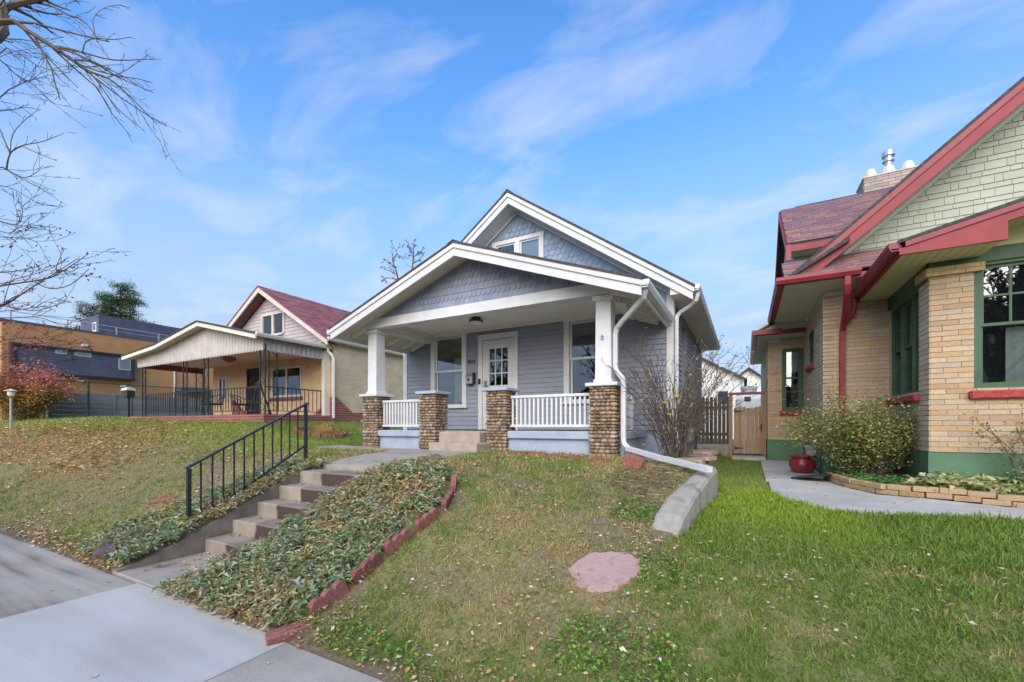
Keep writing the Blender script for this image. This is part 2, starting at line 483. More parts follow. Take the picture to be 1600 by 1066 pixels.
# ------------------------------------------------------------------ street, kerb and sidewalk
def structure(o): return props(o, kind='structure')
M['asphalt'] = noisy('street_asphalt', (.040, .040, .042), (.065, .064, .064), 6, .9, .5, 120)
structure(MB().box(-150, 150, -10.9, -2.12, -.3, -.14).build('road', M['asphalt']))
structure(MB().box(-150, 150, -2.12, -1.95, -.3, .0).build('street_kerb', M['kerb_conc']))
structure(MB().box(-150, 150, -11.07, -10.9, -.3, .0).build('far_street_kerb', M['kerb_conc']))

def old_pave(name, streak, stops=None):
    m, ns, ls, b = _mat(name)
    v = coords(ns, ls, (1, 1, 1), world=True)
    n = ns.new('ShaderNodeTexNoise'); n.inputs['Scale'].default_value = 1.1; n.inputs['Detail'].default_value = 7; ls.new(v, n.inputs['Vector'])
    v2 = coords(ns, ls, (.35, 4.2, 1), (0, 0, R(6)), world=True)
    n2 = ns.new('ShaderNodeTexNoise'); n2.inputs['Scale'].default_value = 1.0; n2.inputs['Detail'].default_value = 4; ls.new(v2, n2.inputs['Vector'])
    mxf = ns.new('ShaderNodeMix'); mxf.data_type = 'FLOAT'; mxf.inputs[0].default_value = streak
    ls.new(n.outputs[0], mxf.inputs[2]); ls.new(n2.outputs[0], mxf.inputs[3])
    r = ramp(ns, stops or [(.40, (.17, .145, .125)), (.48, (.32, .285, .245)), (.62, (.43, .39, .34))])
    ls.new(mxf.outputs[0], r.inputs[0]); 
    n3 = ns.new('ShaderNodeTexNoise'); n3.inputs['Scale'].default_value = 140; n3.inputs['Detail'].default_value = 3; ls.new(v, n3.inputs['Vector'])
    mr = ns.new('ShaderNodeMapRange'); mr.inputs['To Min'].default_value = .60; mr.inputs['To Max'].default_value = 1.40; ls.new(n3.outputs[0], mr.inputs[0])
    sc = ns.new('ShaderNodeVectorMath'); sc.operation = 'SCALE'; ls.new(r.outputs[0], sc.inputs[0]); ls.new(mr.outputs[0], sc.inputs['Scale'])
    ls.new(sc.outputs[0], b.inputs['Base Color']); b.inputs['Roughness'].default_value = .92; b.inputs['Specular IOR Level'].default_value = .15
    bp = ns.new('ShaderNodeBump'); bp.inputs['Strength'].default_value = .35; bp.inputs['Distance'].default_value = .006
    ls.new(n3.outputs[0], bp.inputs['Height']); ls.new(bp.outputs[0], b.inputs['Normal'])
    return m
M['pave_shadow_streaks'] = old_pave('shadow_streaked_old_sidewalk', .75)  # branch-shadow streaks along the walk, painted into the concrete colour
M['pave_old'] = old_pave('mottled_old_sidewalk', .2)
M['concrete_new'] = old_pave('broomed_new_sidewalk', .5, [(.34, (.38, .365, .34)), (.47, (.46, .445, .415)), (.62, (.52, .50, .465))])

walk = structure(MB().box(-150, 150, .36, 1.84, -.12, -.035).build('sidewalk', M['pave_old'], base=(0, 0, 0)))
edges = [-5.16, -2.83]
xs = -5.16
while xs > -46: xs -= 2.3 if xs > -8 else 1.5; edges.append(xs)
xs = -2.83
while xs < 20: xs += 1.55; edges.append(xs)
edges.sort()
for e0, e1 in zip(edges[:-1], edges[1:]):
    new = abs(e0 + 5.16) < .01
    mm = M['concrete_new'] if new else (M['pave_shadow_streaks'] if e1 < -5 else M['pave_old'])
    dz = .0 if new else random.uniform(-.008, -.002)
    MB().bbox(e0 + .006, e1 - .006, .35, 1.87 + (.02 if new else 0), -.034, dz, .008).build('paving_slab', mm, walk)

# landing in front of the steps
land = MB()
m_land, ns, ls, b = _mat('stained_landing_concrete')
v = coords(ns, ls, world=True)
n = ns.new('ShaderNodeTexNoise'); n.inputs['Scale'].default_value = 1.4; n.inputs['Detail'].default_value = 6; ls.new(v, n.inputs['Vector'])
r_ = ramp(ns, [(.46, (.36, .315, .265)), (.54, (.31, .265, .225)), (.58, (.17, .13, .11))]); ls.new(n.outputs[0], r_.inputs[0])
ls.new(r_.outputs[0], b.inputs['Base Color']); b.inputs['Roughness'].default_value = .9
land.bbox(-5.78, -4.3, 1.895, 2.72, -.06, .012, .01)
structure(land.build('landing', m_land))

# ------------------------------------------------------------------ garden steps with cheek walls
def step_mat():
    m, ns, ls, b = _mat('dark_banded_step_concrete')
    v = coords(ns, ls, world=True)
    g = ns.new('ShaderNodeNewGeometry'); sp = ns.new('ShaderNodeSeparateXYZ'); ls.new(g.outputs['Position'], sp.inputs[0])
    n = ns.new('ShaderNodeTexNoise'); n.inputs['Scale'].default_value = 4; n.inputs['Detail'].default_value = 7; ls.new(v, n.inputs['Vector'])
    r = ramp(ns, [(.35, (.29, .235, .19)), (.65, (.39, .325, .27))]); ls.new(n.outputs[0], r.inputs[0])
    # darker band across part of each riser, fainter on treads, with a wandering edge
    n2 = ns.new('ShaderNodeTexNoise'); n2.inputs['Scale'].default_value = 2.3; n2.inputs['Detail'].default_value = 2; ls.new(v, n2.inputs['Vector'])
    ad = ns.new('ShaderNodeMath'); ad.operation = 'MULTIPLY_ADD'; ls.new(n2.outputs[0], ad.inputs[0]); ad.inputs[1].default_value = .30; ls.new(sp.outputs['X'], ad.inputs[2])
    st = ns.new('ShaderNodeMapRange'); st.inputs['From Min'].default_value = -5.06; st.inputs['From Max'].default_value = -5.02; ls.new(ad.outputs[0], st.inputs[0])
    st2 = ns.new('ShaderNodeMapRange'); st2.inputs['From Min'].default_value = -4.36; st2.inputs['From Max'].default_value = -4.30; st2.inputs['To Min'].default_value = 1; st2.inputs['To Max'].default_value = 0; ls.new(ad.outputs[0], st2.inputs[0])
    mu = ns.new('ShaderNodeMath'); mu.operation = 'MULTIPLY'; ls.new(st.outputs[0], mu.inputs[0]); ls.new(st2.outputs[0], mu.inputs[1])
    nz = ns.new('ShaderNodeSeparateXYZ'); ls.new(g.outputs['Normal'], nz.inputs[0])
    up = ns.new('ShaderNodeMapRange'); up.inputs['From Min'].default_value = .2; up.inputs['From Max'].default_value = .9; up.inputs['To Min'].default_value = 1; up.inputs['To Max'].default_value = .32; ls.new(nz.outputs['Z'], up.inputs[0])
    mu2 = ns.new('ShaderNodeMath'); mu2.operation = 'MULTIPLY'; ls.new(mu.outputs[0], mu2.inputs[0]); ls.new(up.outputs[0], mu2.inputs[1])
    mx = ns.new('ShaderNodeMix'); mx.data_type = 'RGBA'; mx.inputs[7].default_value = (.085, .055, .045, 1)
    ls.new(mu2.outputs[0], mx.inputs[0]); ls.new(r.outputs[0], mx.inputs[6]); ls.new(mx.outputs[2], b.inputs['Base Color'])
    b.inputs['Roughness'].default_value = .88; b.inputs['Specular IOR Level'].default_value = .2
    n3 = ns.new('ShaderNodeTexNoise'); n3.inputs['Scale'].default_value = 110; ls.new(v, n3.inputs['Vector'])
    bp = ns.new('ShaderNodeBump'); bp.inputs['Strength'].default_value = .35; bp.inputs['Distance'].default_value = .005; ls.new(n3.outputs[0], bp.inputs['Height']); ls.new(bp.outputs[0], b.inputs['Normal'])
    return m
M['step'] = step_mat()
st = thing('garden_steps', (-5.03, 2.7, 0), 'five dark-banded concrete steps climbing the front slope beside the black handrail', 'steps')
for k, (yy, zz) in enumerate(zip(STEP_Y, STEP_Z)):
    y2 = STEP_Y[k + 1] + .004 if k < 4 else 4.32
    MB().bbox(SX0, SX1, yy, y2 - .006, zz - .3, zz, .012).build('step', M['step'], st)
M['tan_cheek'] = noisy('brown_stained_concrete', (.17, .135, .105), (.27, .22, .18), 5, .92, .4, 60)
for xa, xb, dz in ((SX0 - .15, SX0 - .004, .0), (SX1 + .004, SX1 + .15, .01)):
    poly = [(1.90, -.1), (1.90, .03), (2.2, .10), (2.60, .25 + dz), (2.75, .31 + dz), (3.28, .575 + dz), (3.92, .845 + dz), (4.3, .90), (4.3, -.1)]
    MB().prism(poly, 'x', xa, xb).build('cheek_wall', M['tan_cheek'], st)

# ------------------------------------------------------------------ front walk from the steps to the porch
def strip(rows, m, name, thick=.05, lift=.03, parent=None):
    mb = MB(); n = len(rows)
    for (xl, yl), (xr, yr) in rows:
        for t in (0, .33, .67, 1):
            x = xl + (xr - xl) * t; y = yl + (yr - yl) * t
            mb.v.append((x, y, h1(x, y) + lift))
    for (xl, yl), (xr, yr) in rows:
        for t in (0, .33, .67, 1):
            x = xl + (xr - xl) * t; y = yl + (yr - yl) * t
            mb.v.append((x, y, h1(x, y) + lift - thick - .12))
    o = n * 4
    for k in range(n - 1):
        for i in range(3):
            a = k * 4 + i
            mb.f.append((a, a + 1, a + 5, a + 4)); mb.f.append((o + a, o + a + 4, o + a + 5, o + a + 1))
        mb.f.append((k * 4, k * 4 + 4, o + k * 4 + 4, o + k * 4)); mb.f.append((k * 4 + 3, o + k * 4 + 3, o + k * 4 + 7, k * 4 + 7))
    mb.f.append((0, 1, 2, 3, o + 3, o + 2, o + 1, o)); e = (n - 1) * 4
    mb.f.append((e, o + e, o + e + 1, o + e + 2, o + e + 3, e + 3, e + 2, e + 1))
    return mb.build(name, m, parent)
fw = structure(strip([((-5.66, 4.325), (-4.40, 4.325)), ((-5.72, 4.7), (-4.15, 4.6)), ((-5.66, 5.1), (-3.98, 5.0)), ((-5.66, 5.5), (-3.90, 5.5)), ((-5.66, 5.78), (-3.88, 5.78))], M['concrete'], 'front_walk', lift=.022))
structure(strip([((-7.75, 5.79), (-7.75, 6.40)), ((-7.0, 5.79), (-7.0, 6.40)), ((-6.2, 5.79), (-6.2, 6.40)), ((-5.4, 5.79), (-5.4, 6.40)), ((-4.6, 5.79), (-4.6, 6.40)), ((-3.9, 5.79), (-3.9, 6.40))], M['concrete'], 'porch_front_walk', lift=.018))

# ------------------------------------------------------------------ neighbour's curved path on the right
outer = [(.30, 11.6), (.28, 9.2), (.27, 7.6), (.30, 6.6), (.42, 5.98), (.75, 5.74), (1.2, 5.70), (2.3, 5.86), (3.4, 6.0), (5.2, 6.1)]
inner = [(1.15, 11.6), (1.12, 9.2), (1.06, 8.0), (1.10, 7.5), (1.20, 7.1), (1.42, 6.75), (1.75, 6.58), (2.45, 6.50), (3.4, 6.5), (5.2, 6.55)]
M['path'] = noisy('pale_path_concrete', (.38, .36, .33), (.49, .475, .445), 2.2, .88, .3, 70)
rp = list(zip(outer, inner))
structure(strip(rp[:3], M['path'], 'side_path', lift=.03))
structure(strip([((.30, 7.585), (1.055, 7.985))] + rp[3:7], M['path'], 'curved_path', lift=.028))
structure(strip([((1.215, 5.70), (1.765, 6.575))] + rp[7:], M['path'], 'front_path', lift=.03))
structure(MB().bbox(-.30, .42, 11.62, 12.42, .6, .76, .01).build('gate_slab', M['path']))

# ------------------------------------------------------------------ the blue-grey bungalow
HX0, HX1, HY0, HY1 = -7.82, -1.18, 8.43, 14.3
RX = -4.46
MAIN_Z, MAIN_M = 6.54, .703
PORCH_Z, PORCH_M, PRX = 4.72, .363, -4.44
def ztop(x): return MAIN_Z - MAIN_M * abs(x - RX)
def ptop(x): return PORCH_Z - PORCH_M * abs(x - PRX)

H = thing('bungalow', (-4.5, 8.4, 1.0), 'blue grey wooden bungalow with white trim and front porch on stone pillars', 'house')

def intervals(a, b, holes):
    segs = [(a, b)]
    for h0, h1_ in holes:
        nxt = []
        for s0, s1 in segs:
            if h1_ <= s0 or h0 >= s1: nxt.append((s0, s1)); continue
            if h0 > s0: nxt.append((s0, h0))
            if h1_ < s1: nxt.append((h1_, s1))
        segs = nxt
    return [q for q in segs if q[1] - q[0] > .02]

# openings (x0, x1, z0, z1) in the front wall
OPEN = [(-6.80, -5.93, 1.99, 3.68), (-3.25, -2.37, 2.02, 3.68), (-5.40, -4.53, 1.40, 3.50)]
SIDE_OPEN = [(9.62, 10.38, 2.05, 3.68)]
# sheathing behind the boards
sh = MB()
zs_ = sorted({1.42, 3.86} | {o[2] for o in OPEN} | {o[3] for o in OPEN}); zs_ = [z for z in zs_ if 1.42 <= z <= 3.86]
for za_, zb_ in zip(zs_[:-1], zs_[1:]):
    zm = (za_ + zb_) / 2
    for s0, s1 in intervals(HX0 + .02, HX1 - .02, [(o[0], o[1]) for o in OPEN if o[2] < zm < o[3]]):
        sh.box(s0, s1, HY0, HY0 + .09, za_, zb_)
zs_ = [1.42, 2.05, 3.68, 3.86]
for za_, zb_ in zip(zs_[:-1], zs_[1:]):
    zm = (za_ + zb_) / 2
    for s0, s1 in intervals(HY0 + .09, HY1, [(o[0], o[1]) for o in SIDE_OPEN if o[2] < zm < o[3]]):
        sh.box(HX1 - .11, HX1 - .02, s0, s1, za_, zb_)
sh.box(HX0 + .02, HX0 + .11, HY0 + .09, HY1, 1.42, 3.86)
sh.box(HX0 + .02, HX1 - .02, HY1 - .09, HY1 + .002, 1.42, 3.86)
wall = sh.build('wall', M['blue_grey'], H)
MB().box(HX0 + .06, HX1 - .06, HY0 + .03, HY1 - .04, .75, 1.415).build('foundation', M['blue_concrete'], H)
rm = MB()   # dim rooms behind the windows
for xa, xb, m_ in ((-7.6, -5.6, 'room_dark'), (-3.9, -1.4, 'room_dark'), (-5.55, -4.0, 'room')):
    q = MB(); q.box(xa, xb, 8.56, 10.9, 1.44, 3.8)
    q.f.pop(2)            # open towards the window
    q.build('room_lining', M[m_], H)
# clapboards, one object each
EXPO = .102
z = 1.43; k = 0
while z < 3.80:
    zt = min(z + EXPO + .006, 3.86)
    for s0, s1 in intervals(HX0 + .125, HX1 - .125, [(o[0] + .0, o[1]) for o in OPEN if o[2] < z + EXPO * .9 and o[3] > z + .02]):
        MB().prism([(8.43, z), (8.402 + random.uniform(-.002, .002), z), (8.424, zt), (8.43, zt)], 'y', 0, 0) if False else None
        mb = MB(); j = random.uniform(-.002, .002)
        mb.prism([(8.431, z), (8.404 + j, z), (8.4225, zt), (8.431, zt)], 'x', s0, s1).build('clapboard', M['blue_grey'], wall)
    for s0, s1 in intervals(HY0 + .10, HY1, [(o[0], o[1]) for o in SIDE_OPEN if o[2] < z + EXPO * .9 and o[3] > z + .02]):
        mb = MB(); j = random.uniform(-.002, .002)
        mb.prism([(-1.201, z), (-1.172 + j, z), (-1.1925, zt), (-1.201, zt)], 'y', s0, s1).build('clapboard', M['blue_grey'], wall)
    z += EXPO
# corner boards
for x0, x1, y0, y1 in ((HX1 - .12, HX1 + .012, 8.394, 8.424), (HX1 - .0, HX1 + .022, 8.426, 8.53), (HX0 - .012, HX0 + .12, 8.394, 8.424), (HX0 - .02, HX0 + .0, 8.426, 8.53)):
    MB().box(x0, x1, y0, y1, 1.40, 4.05 if y0 < 8.4 else 3.84).build('corner_board', M['white'], H)
MB().box(HX1 - .1, HX1 + .03, 8.40, HY1, 1.36, 1.425).build('water_table', M['blue_concrete'], H)

# ---- windows
def sash_window(parent, x0, x1, z0, z1, y, trim=.12, rail=None, curtain=None, mat='white', gl='glass', deep=.06, sill=True, grid=None):
    """front-facing double-hung window; (x0..x1, z0..z1) is the opening, y the wall face"""
    t = trim
    fr = MB()
    fr.box(x0 - t + .02, x0 + .02, y - .03, y + .02, z0, z1); fr.box(x1 - .02, x1 + t - .02, y - .03, y + .02, z0, z1)
    fr.box(x0 - t, x1 + t, y - .034, y + .02, z1 + .0005, z1 + t)
    w_ = fr.build('window', M[mat], parent)
    if sill: MB().box(x0 - t - .02, x1 + t + .02, y - .07, y + .02, z0 - .05, z0 - .001).build('sill', M[mat], w_)
    zm = rail if rail else (z0 + z1) / 2
    sb = MB(); r_ = .045
    for a, b, yy in ((zm - .02, z1, y + .02), (z0, zm + .02, y + .05)):
        sb.box(x0 + .021, x0 + .021 + r_, yy, yy + .028, a, b); sb.box(x1 - .021 - r_, x1 - .021, yy, yy + .028, a, b)
        sb.box(x0 + .021 + r_, x1 - .021 - r_, yy + .001, yy + .027, b - r_, b - .0005); sb.box(x0 + .021 + r_, x1 - .021 - r_, yy + .001, yy + .027, a + .0005, a + r_)
    s_ = sb.build('sash', M[mat], w_)
    for a, b, yy in ((zm - .02 + r_, z1 - r_, y + .032), (z0 + r_, zm + .02 - r_, y + .062)):
        MB().box(x0 + .02 + r_, x1 - .02 - r_, yy, yy + .004, a, b).build('pane', M[gl], w_)
    return w_
wl_ = sash_window(H, *OPEN[0], 8.405, rail=2.845, gl='glass_porch')
cv = MB()                          # half-drawn pale curtain in the left window
for i in range(12):
    xa = -6.33 + i * .030
    cv.add([(xa, 8.60 + .02 * (i % 2), 2.05), (xa + .030, 8.60 + .02 * ((i + 1) % 2), 2.05), (xa + .030, 8.60 + .02 * ((i + 1) % 2), 3.18), (xa, 8.60 + .02 * (i % 2), 3.18)], [(0, 1, 2, 3)])
cv.build('curtain', M['curtain'], wl_)
wr_ = sash_window(H, *OPEN[1], 8.405, rail=2.91, gl='glass_porch')
# ---- door
x0, x1, z0, z1 = OPEN[2]
df = MB(); y = 8.405
df.box(x0 - .085, x0 + .02, y - .035, y + .03, 1.415, z1); df.box(x1 - .02, x1 + .085, y - .035, y + .03, 1.415, z1)
df.box(x0 - .085, x1 + .085, y - .037, y + .03, z1 + .0005, z1 + .09); df.box(x0 - .10, x1 + .10, y - .06, y + .03, z1 + .091, z1 + .115)
door = df.build('door', M['white'], H)
dl = MB(); gx0, gx1, gz0, gz1 = -5.215, -4.705, 2.43, 3.30
dl.box(x0 + .02, gx0, y + .005, y + .05, 1.42, z1 - .01); dl.box(gx1, x1 - .02, y + .005, y + .05, 1.42, z1 - .01)
dl.box(gx0, gx1, y + .006, y + .049, gz1, z1 - .01); dl.box(gx0, gx1, y + .006, y + .049, 1.42, gz0)
dl.box(gx0 + .04, gx1 - .04, y + .0, y + .006, 1.55, 1.92); dl.box(gx0 + .04, gx1 - .04, y + .0, y + .006, 1.98, 2.34)
dl.build('door_leaf', M['white'], door)
for i in range(3):
    for j in range(3):
        w = (gx1 - gx0) / 3; hh = (gz1 - gz0) / 3
        MB().box(gx0 + i * w + .012, gx0 + (i + 1) * w - .012, y + .024, y + .028, gz0 + j * hh + .012, gz0 + (j + 1) * hh - .012).build('pane', M['glass'], door)
mt = MB()
for i in (0, 1, 2, 3):
    xx = gx0 + i * (gx1 - gx0) / 3; mt.box(xx - .012, xx + .012, y + .012, y + .04, gz0, gz1)
for j in (0, 1, 2, 3):
    zz = gz0 + j * (gz1 - gz0) / 3; mt.box(gx0 + .013, gx1 - .013, y + .0135, y + .0385, zz - .012, zz + .012)
mt.build('muntin', M['white'], door)
kb = MB(); kb.bbox(-5.33, -5.27, y - .025, y + .004, 2.47, 2.56, .008); kb.tube([(-5.30, y - .05, 2.44), (-5.30, y - .02, 2.44), (-5.30, y + .004, 2.44)], [.026, .022, .02], 10); kb.bar((-5.30, y - .045, 2.44), (-5.20, y - .045, 2.44), .016, .016)
kb.build('door_handle', M['brass'], door)
MB().bbox(-5.475, -5.415, 8.345, 8.369, 2.48, 2.61, .006).build('keypad', M['black_iron'], door)
MB().box(-5.32, -4.60, 8.30, 8.42, 1.412, 1.43).build('threshold', M['dark_metal'], door)

# mailbox, house number
mb_ = MB(); mb_.bbox(-5.795, -5.605, 8.29, 8.392, 2.50, 2.68, .012); mb_.prism([(8.392, 2.681), (8.27, 2.681), (8.30, 2.70), (8.392, 2.73)], 'x', -5.80, -5.60)
mlb = mb_.build('mailbox', M['metal_grey'], None); props(mlb, 'small grey wall mailbox beside the white front door', 'mailbox')
MB().bbox(-5.725, -5.675, 8.282, 8.291, 2.56, 2.63, .003).build('emblem', M['dark_metal'], mlb)
MB().bbox(-5.598, -5.575, 8.30, 8.395, 2.50, 2.76, .004).build('bracket', M['dark_metal'], mlb)
MB().box(-5.77, -5.63, 8.31, 8.385, 2.475, 2.4995).build('paper_hook', M['dark_metal'], mlb)
def text_mesh(name, body, size, world, rot, m, parent=None, depth=.006, align='CENTER'):
    cu = bpy.data.curves.new(name, 'FONT'); cu.body = body; cu.size = size; cu.extrude = depth; cu.align_x = align
    t = bpy.data.objects.new(name + '_tmp', cu); COL.objects.link(t)
    dg = bpy.context.evaluated_depsgraph_get()
    me = bpy.data.meshes.new_from_object(t.evaluated_get(dg)); me.materials.clear(); me.materials.append(m)
    bpy.data.objects.remove(t)
    o = bpy.data.objects.new(name, me); link(o, parent, world); o.rotation_euler = rot
    return o
text_mesh('house_number', '4551', .115, (-5.69, 8.394, 2.99), (R(90), 0, 0), M['dark_metal'], H)
mat_ = MB().bbox(-5.45, -4.65, 7.75, 8.25, 1.412, 1.428, .005).build('doormat', noisy('dark_doormat', (.02, .02, .024), (.05, .05, .055), 60, .95, .6, 200))
props(mat_, 'dark doormat lying before the white front door', 'doormat')

# ---- main roof
roof = MB()
for sgn in (-1, 1):
    e = RX + sgn * 3.70
    roof.prism([(RX, MAIN_Z), (e, ztop(e)), (e, ztop(e) - .045), (RX, MAIN_Z - .045)], 'y', 7.92, 14.6)
ro = roof.build('roof', M['roof_dark'], H)
MB().prism([(RX - .14, ztop(RX - .14) + .004), (RX, MAIN_Z + .022), (RX + .14, ztop(RX + .14) + .004), (RX, MAIN_Z + .002)], 'y', 7.915, 14.6).build('ridge_cap', M['roof_dark'], ro)
def rake(sgn, top, px, half, y, d0, d1, th=.03):
    e = px + sgn * half
    return [(px, top(px) - d0), (e, top(e) - d0), (e, top(e) - d1), (px, top(px) - d1)]
for sgn in (-1, 1):
    MB().prism(rake(sgn, ztop, RX, 3.68, 0, .046, .13), 'y', 7.935, 7.975).build('rake_moulding', M['white'], ro)
    MB().prism(rake(sgn, ztop, RX, 3.66, 0, .131, .27), 'y', 7.965, 8.005).build('rake_board', M['white'], ro)
    MB().prism(rake(sgn, ztop, RX, 3.30, 0, .21, .25), 'y', 8.006, 8.40).build('rake_soffit', M['white'], ro)
    MB().prism(rake(sgn, ztop, RX, 3.28, 0, .251, .315), 'y', 8.372, 8.402).build('frieze_board', M['white'], ro)
    # level eave box
    e = RX + sgn * 3.66; w = HX1 if sgn > 0 else HX0
    MB().prism([(w, 3.84), (e, 3.84), (e, ztop(e) - .05), (w, ztop(w) - .05)], 'y', 8.007, 14.55).build('eave_box', M['soffit'], ro)
MB().prism([(RX, MAIN_Z - .05), (RX - 3.2, ztop(RX - 3.2) - .05), (RX - 3.2, 3.85), (RX + 3.2, 3.85), (RX + 3.2, ztop(RX + 3.2) - .05)], 'y', HY1 - .1, HY1).build('rear_gable', M['blue_grey'], H)
def gutter(x, y0, y1, z, out, m, parent, w=.115, h=.105, name='gutter'):
    g = MB()
    prof_ = [(0, 0), (.75, 0), (1, .55), (1, 1), (.93, 1), (.93, .6), (.70, .1), (.06, .1), (.06, 1), (0, 1)]
    g.prism([(x + out * p[0] * w, z + p[1] * h) for p in prof_], 'y', y0, y1)
    g.box(*sorted((x + out * .01, x + out * w * .95)), y0 - .004, y0 + .004, z + .03, z + h)
    return g.build(name, m, parent)
gutter(-.80, 7.94, 14.58, 3.845, 1, M['white'], ro)
gutter(RX - 3.66, 7.94, 14.58, 3.845, -1, M['white'], ro)
ds = MB(); ds.tube([(-.74, 8.08, 3.90), (-.74, 8.08, 3.78), (-.76, 8.10, 3.72), (-.86, 8.22, 3.66), (-1.05, 8.36, 3.60), (-1.11, 8.37, 3.53), (-1.12, 8.375, 3.4), (-1.12, 8.375, 1.25), (-1.08, 8.30, 1.12)], .038, 8)
ds.build('downspout', M['white'], H, smooth=False)

# ---- upper gable with scalloped shingles and attic window
UG = (-5.02, -3.90, 5.02, 5.62)
ub = MB()
for a, b in ((-7.7, UG[0]), (UG[1], -1.25)):
    xs_ = np.linspace(a, b, 12)
    ub.prism([(x, max(3.86, ztop(x) - .06)) for x in xs_] + [(x, 3.86) for x in xs_[::-1]] if False else [(a, max(3.87, ztop(a) - .06)), (b, max(3.87, ztop(b) - .06)), (b, 3.862), (a, 3.862)], 'y', 8.415, 8.50)
ub.prism([(UG[0], ztop(UG[0]) - .06), (RX, MAIN_Z - .06), (UG[1], ztop(UG[1]) - .06), (UG[1], UG[3]), (UG[0], UG[3])], 'y', 8.415, 8.50)
ub.box(UG[0], UG[1], 8.415, 8.50, 3.862, UG[2])
ug = ub.build('upper_gable', M['blue_shingle'], H)
def scale_mesh(w, h, m, square=False, th=.019):
    pts = []
    r = w / 2
    if square: pts = [(-r, 0), (r, 0)]
    else:
        for i in range(7):
            t = math.pi + math.pi * i / 6
            pts.append((r * math.cos(t), r * .95 + r * .95 * math.sin(t)))
    pts += [(r, h), (-r, h)]
    mb = MB(); n = len(pts)
    # wedge: thick at the butt, thin at the top
    fr = [(p[0], -th + (th - .003) * p[1] / h, p[1]) for p in pts]; bk = [(p[0], .002, p[1]) for p in pts]
    mb.add(fr + bk, [tuple(range(n))] + [(i, (i + 1) % n, (i + 1) % n + n, i + n) for i in range(n)])
    return mb.mesh('shingle', m)
def shingle_field(parent, m, top, cx, zb, zt, w, ex, y, skip, squares=(), name='scalloped_shingle', drop=.1, lim=None):
    me_s = scale_mesh(w * .965, ex * 1.28, m); me_q = scale_mesh(w * .965, ex * 1.28, m, True)
    row = 0; z = zb; cnt = 0
    while z < zt:
        half = lim
        n = int(2 * half / w) + 2
        off = (row % 2) * w / 2
        for i in range(n):
            x = cx - half + off + i * w
            if top(x - w * .5) - drop < z + ex * 1.05 or top(x + w * .5) - drop < z + ex * 1.05: continue
            if skip(x, z): continue
            inst(name, me_q if row in squares else me_s, (x, y + random.uniform(-.001, .001), z - .0 + random.uniform(-.002, .002)), parent); cnt += 1
        z += ex; row += 1
    return cnt
def skip_u(x, z):
    if UG[0] - .14 < x < UG[1] + .14 and UG[2] - .25 < z < UG[3] + .02: return True
    # behind the porch roof: nothing of it shows
    return z + .2 < ptop(x) + .02 + .20
c1_ = shingle_field(ug, M['blue_shingle'], ztop, RX, 4.20, 6.3, .130, .118, 8.413, skip_u, drop=.30, lim=3.2)
# attic window: two sashes under one white frame
aw = MB(); y = 8.41
aw.box(UG[0] - .09, UG[1] + .09, y - .03, y + .02, UG[3], UG[3] + .085); aw.box(UG[0] - .08, UG[0] + .01, y - .028, y + .02, UG[2] - .05, UG[3] - .0005); aw.box(UG[1] - .01, UG[1] + .08, y - .028, y + .02, UG[2] - .05, UG[3] - .0005)
aw.box(-4.52, -4.40, y - .028, y + .03, UG[2], UG[3] - .0005); aw.box(UG[0] + .011, UG[1] - .011, y - .028, y + .02, UG[2] - .06, UG[2])
aw_ = aw.build('attic_window', M['white'], H)
for a, b in ((UG[0] + .01, -4.52), (-4.40, UG[1] - .01)):
    s_ = MB(); s_.box(a, a + .035, y + .002, y + .03, UG[2], UG[3]); s_.box(b - .035, b, y + .002, y + .03, UG[2], UG[3]); s_.box(a + .035, b - .035, y + .003, y + .029, UG[2], UG[2] + .04); s_.box(a + .035, b - .035, y + .003, y + .029, UG[3] - .035, UG[3] - .001)
    s_.build('sash', M['white'], aw_)
    MB().box(a + .03, b - .03, y + .012, y + .016, UG[2] + .035, UG[3] - .03).build('pane', M['glass'], aw_)
q = MB(); q.box(-4.40, UG[1] - .01, y + .05, y + .055, UG[2], UG[3]); q.build('blind', M['curtain'], aw_)
q = MB(); q.box(UG[0] - .1, UG[1] + .1, 8.505, 9.3, UG[2] - .1, UG[3] + .1); q.f.pop(2); q.build('attic_lining', M['room_dark'], aw_)

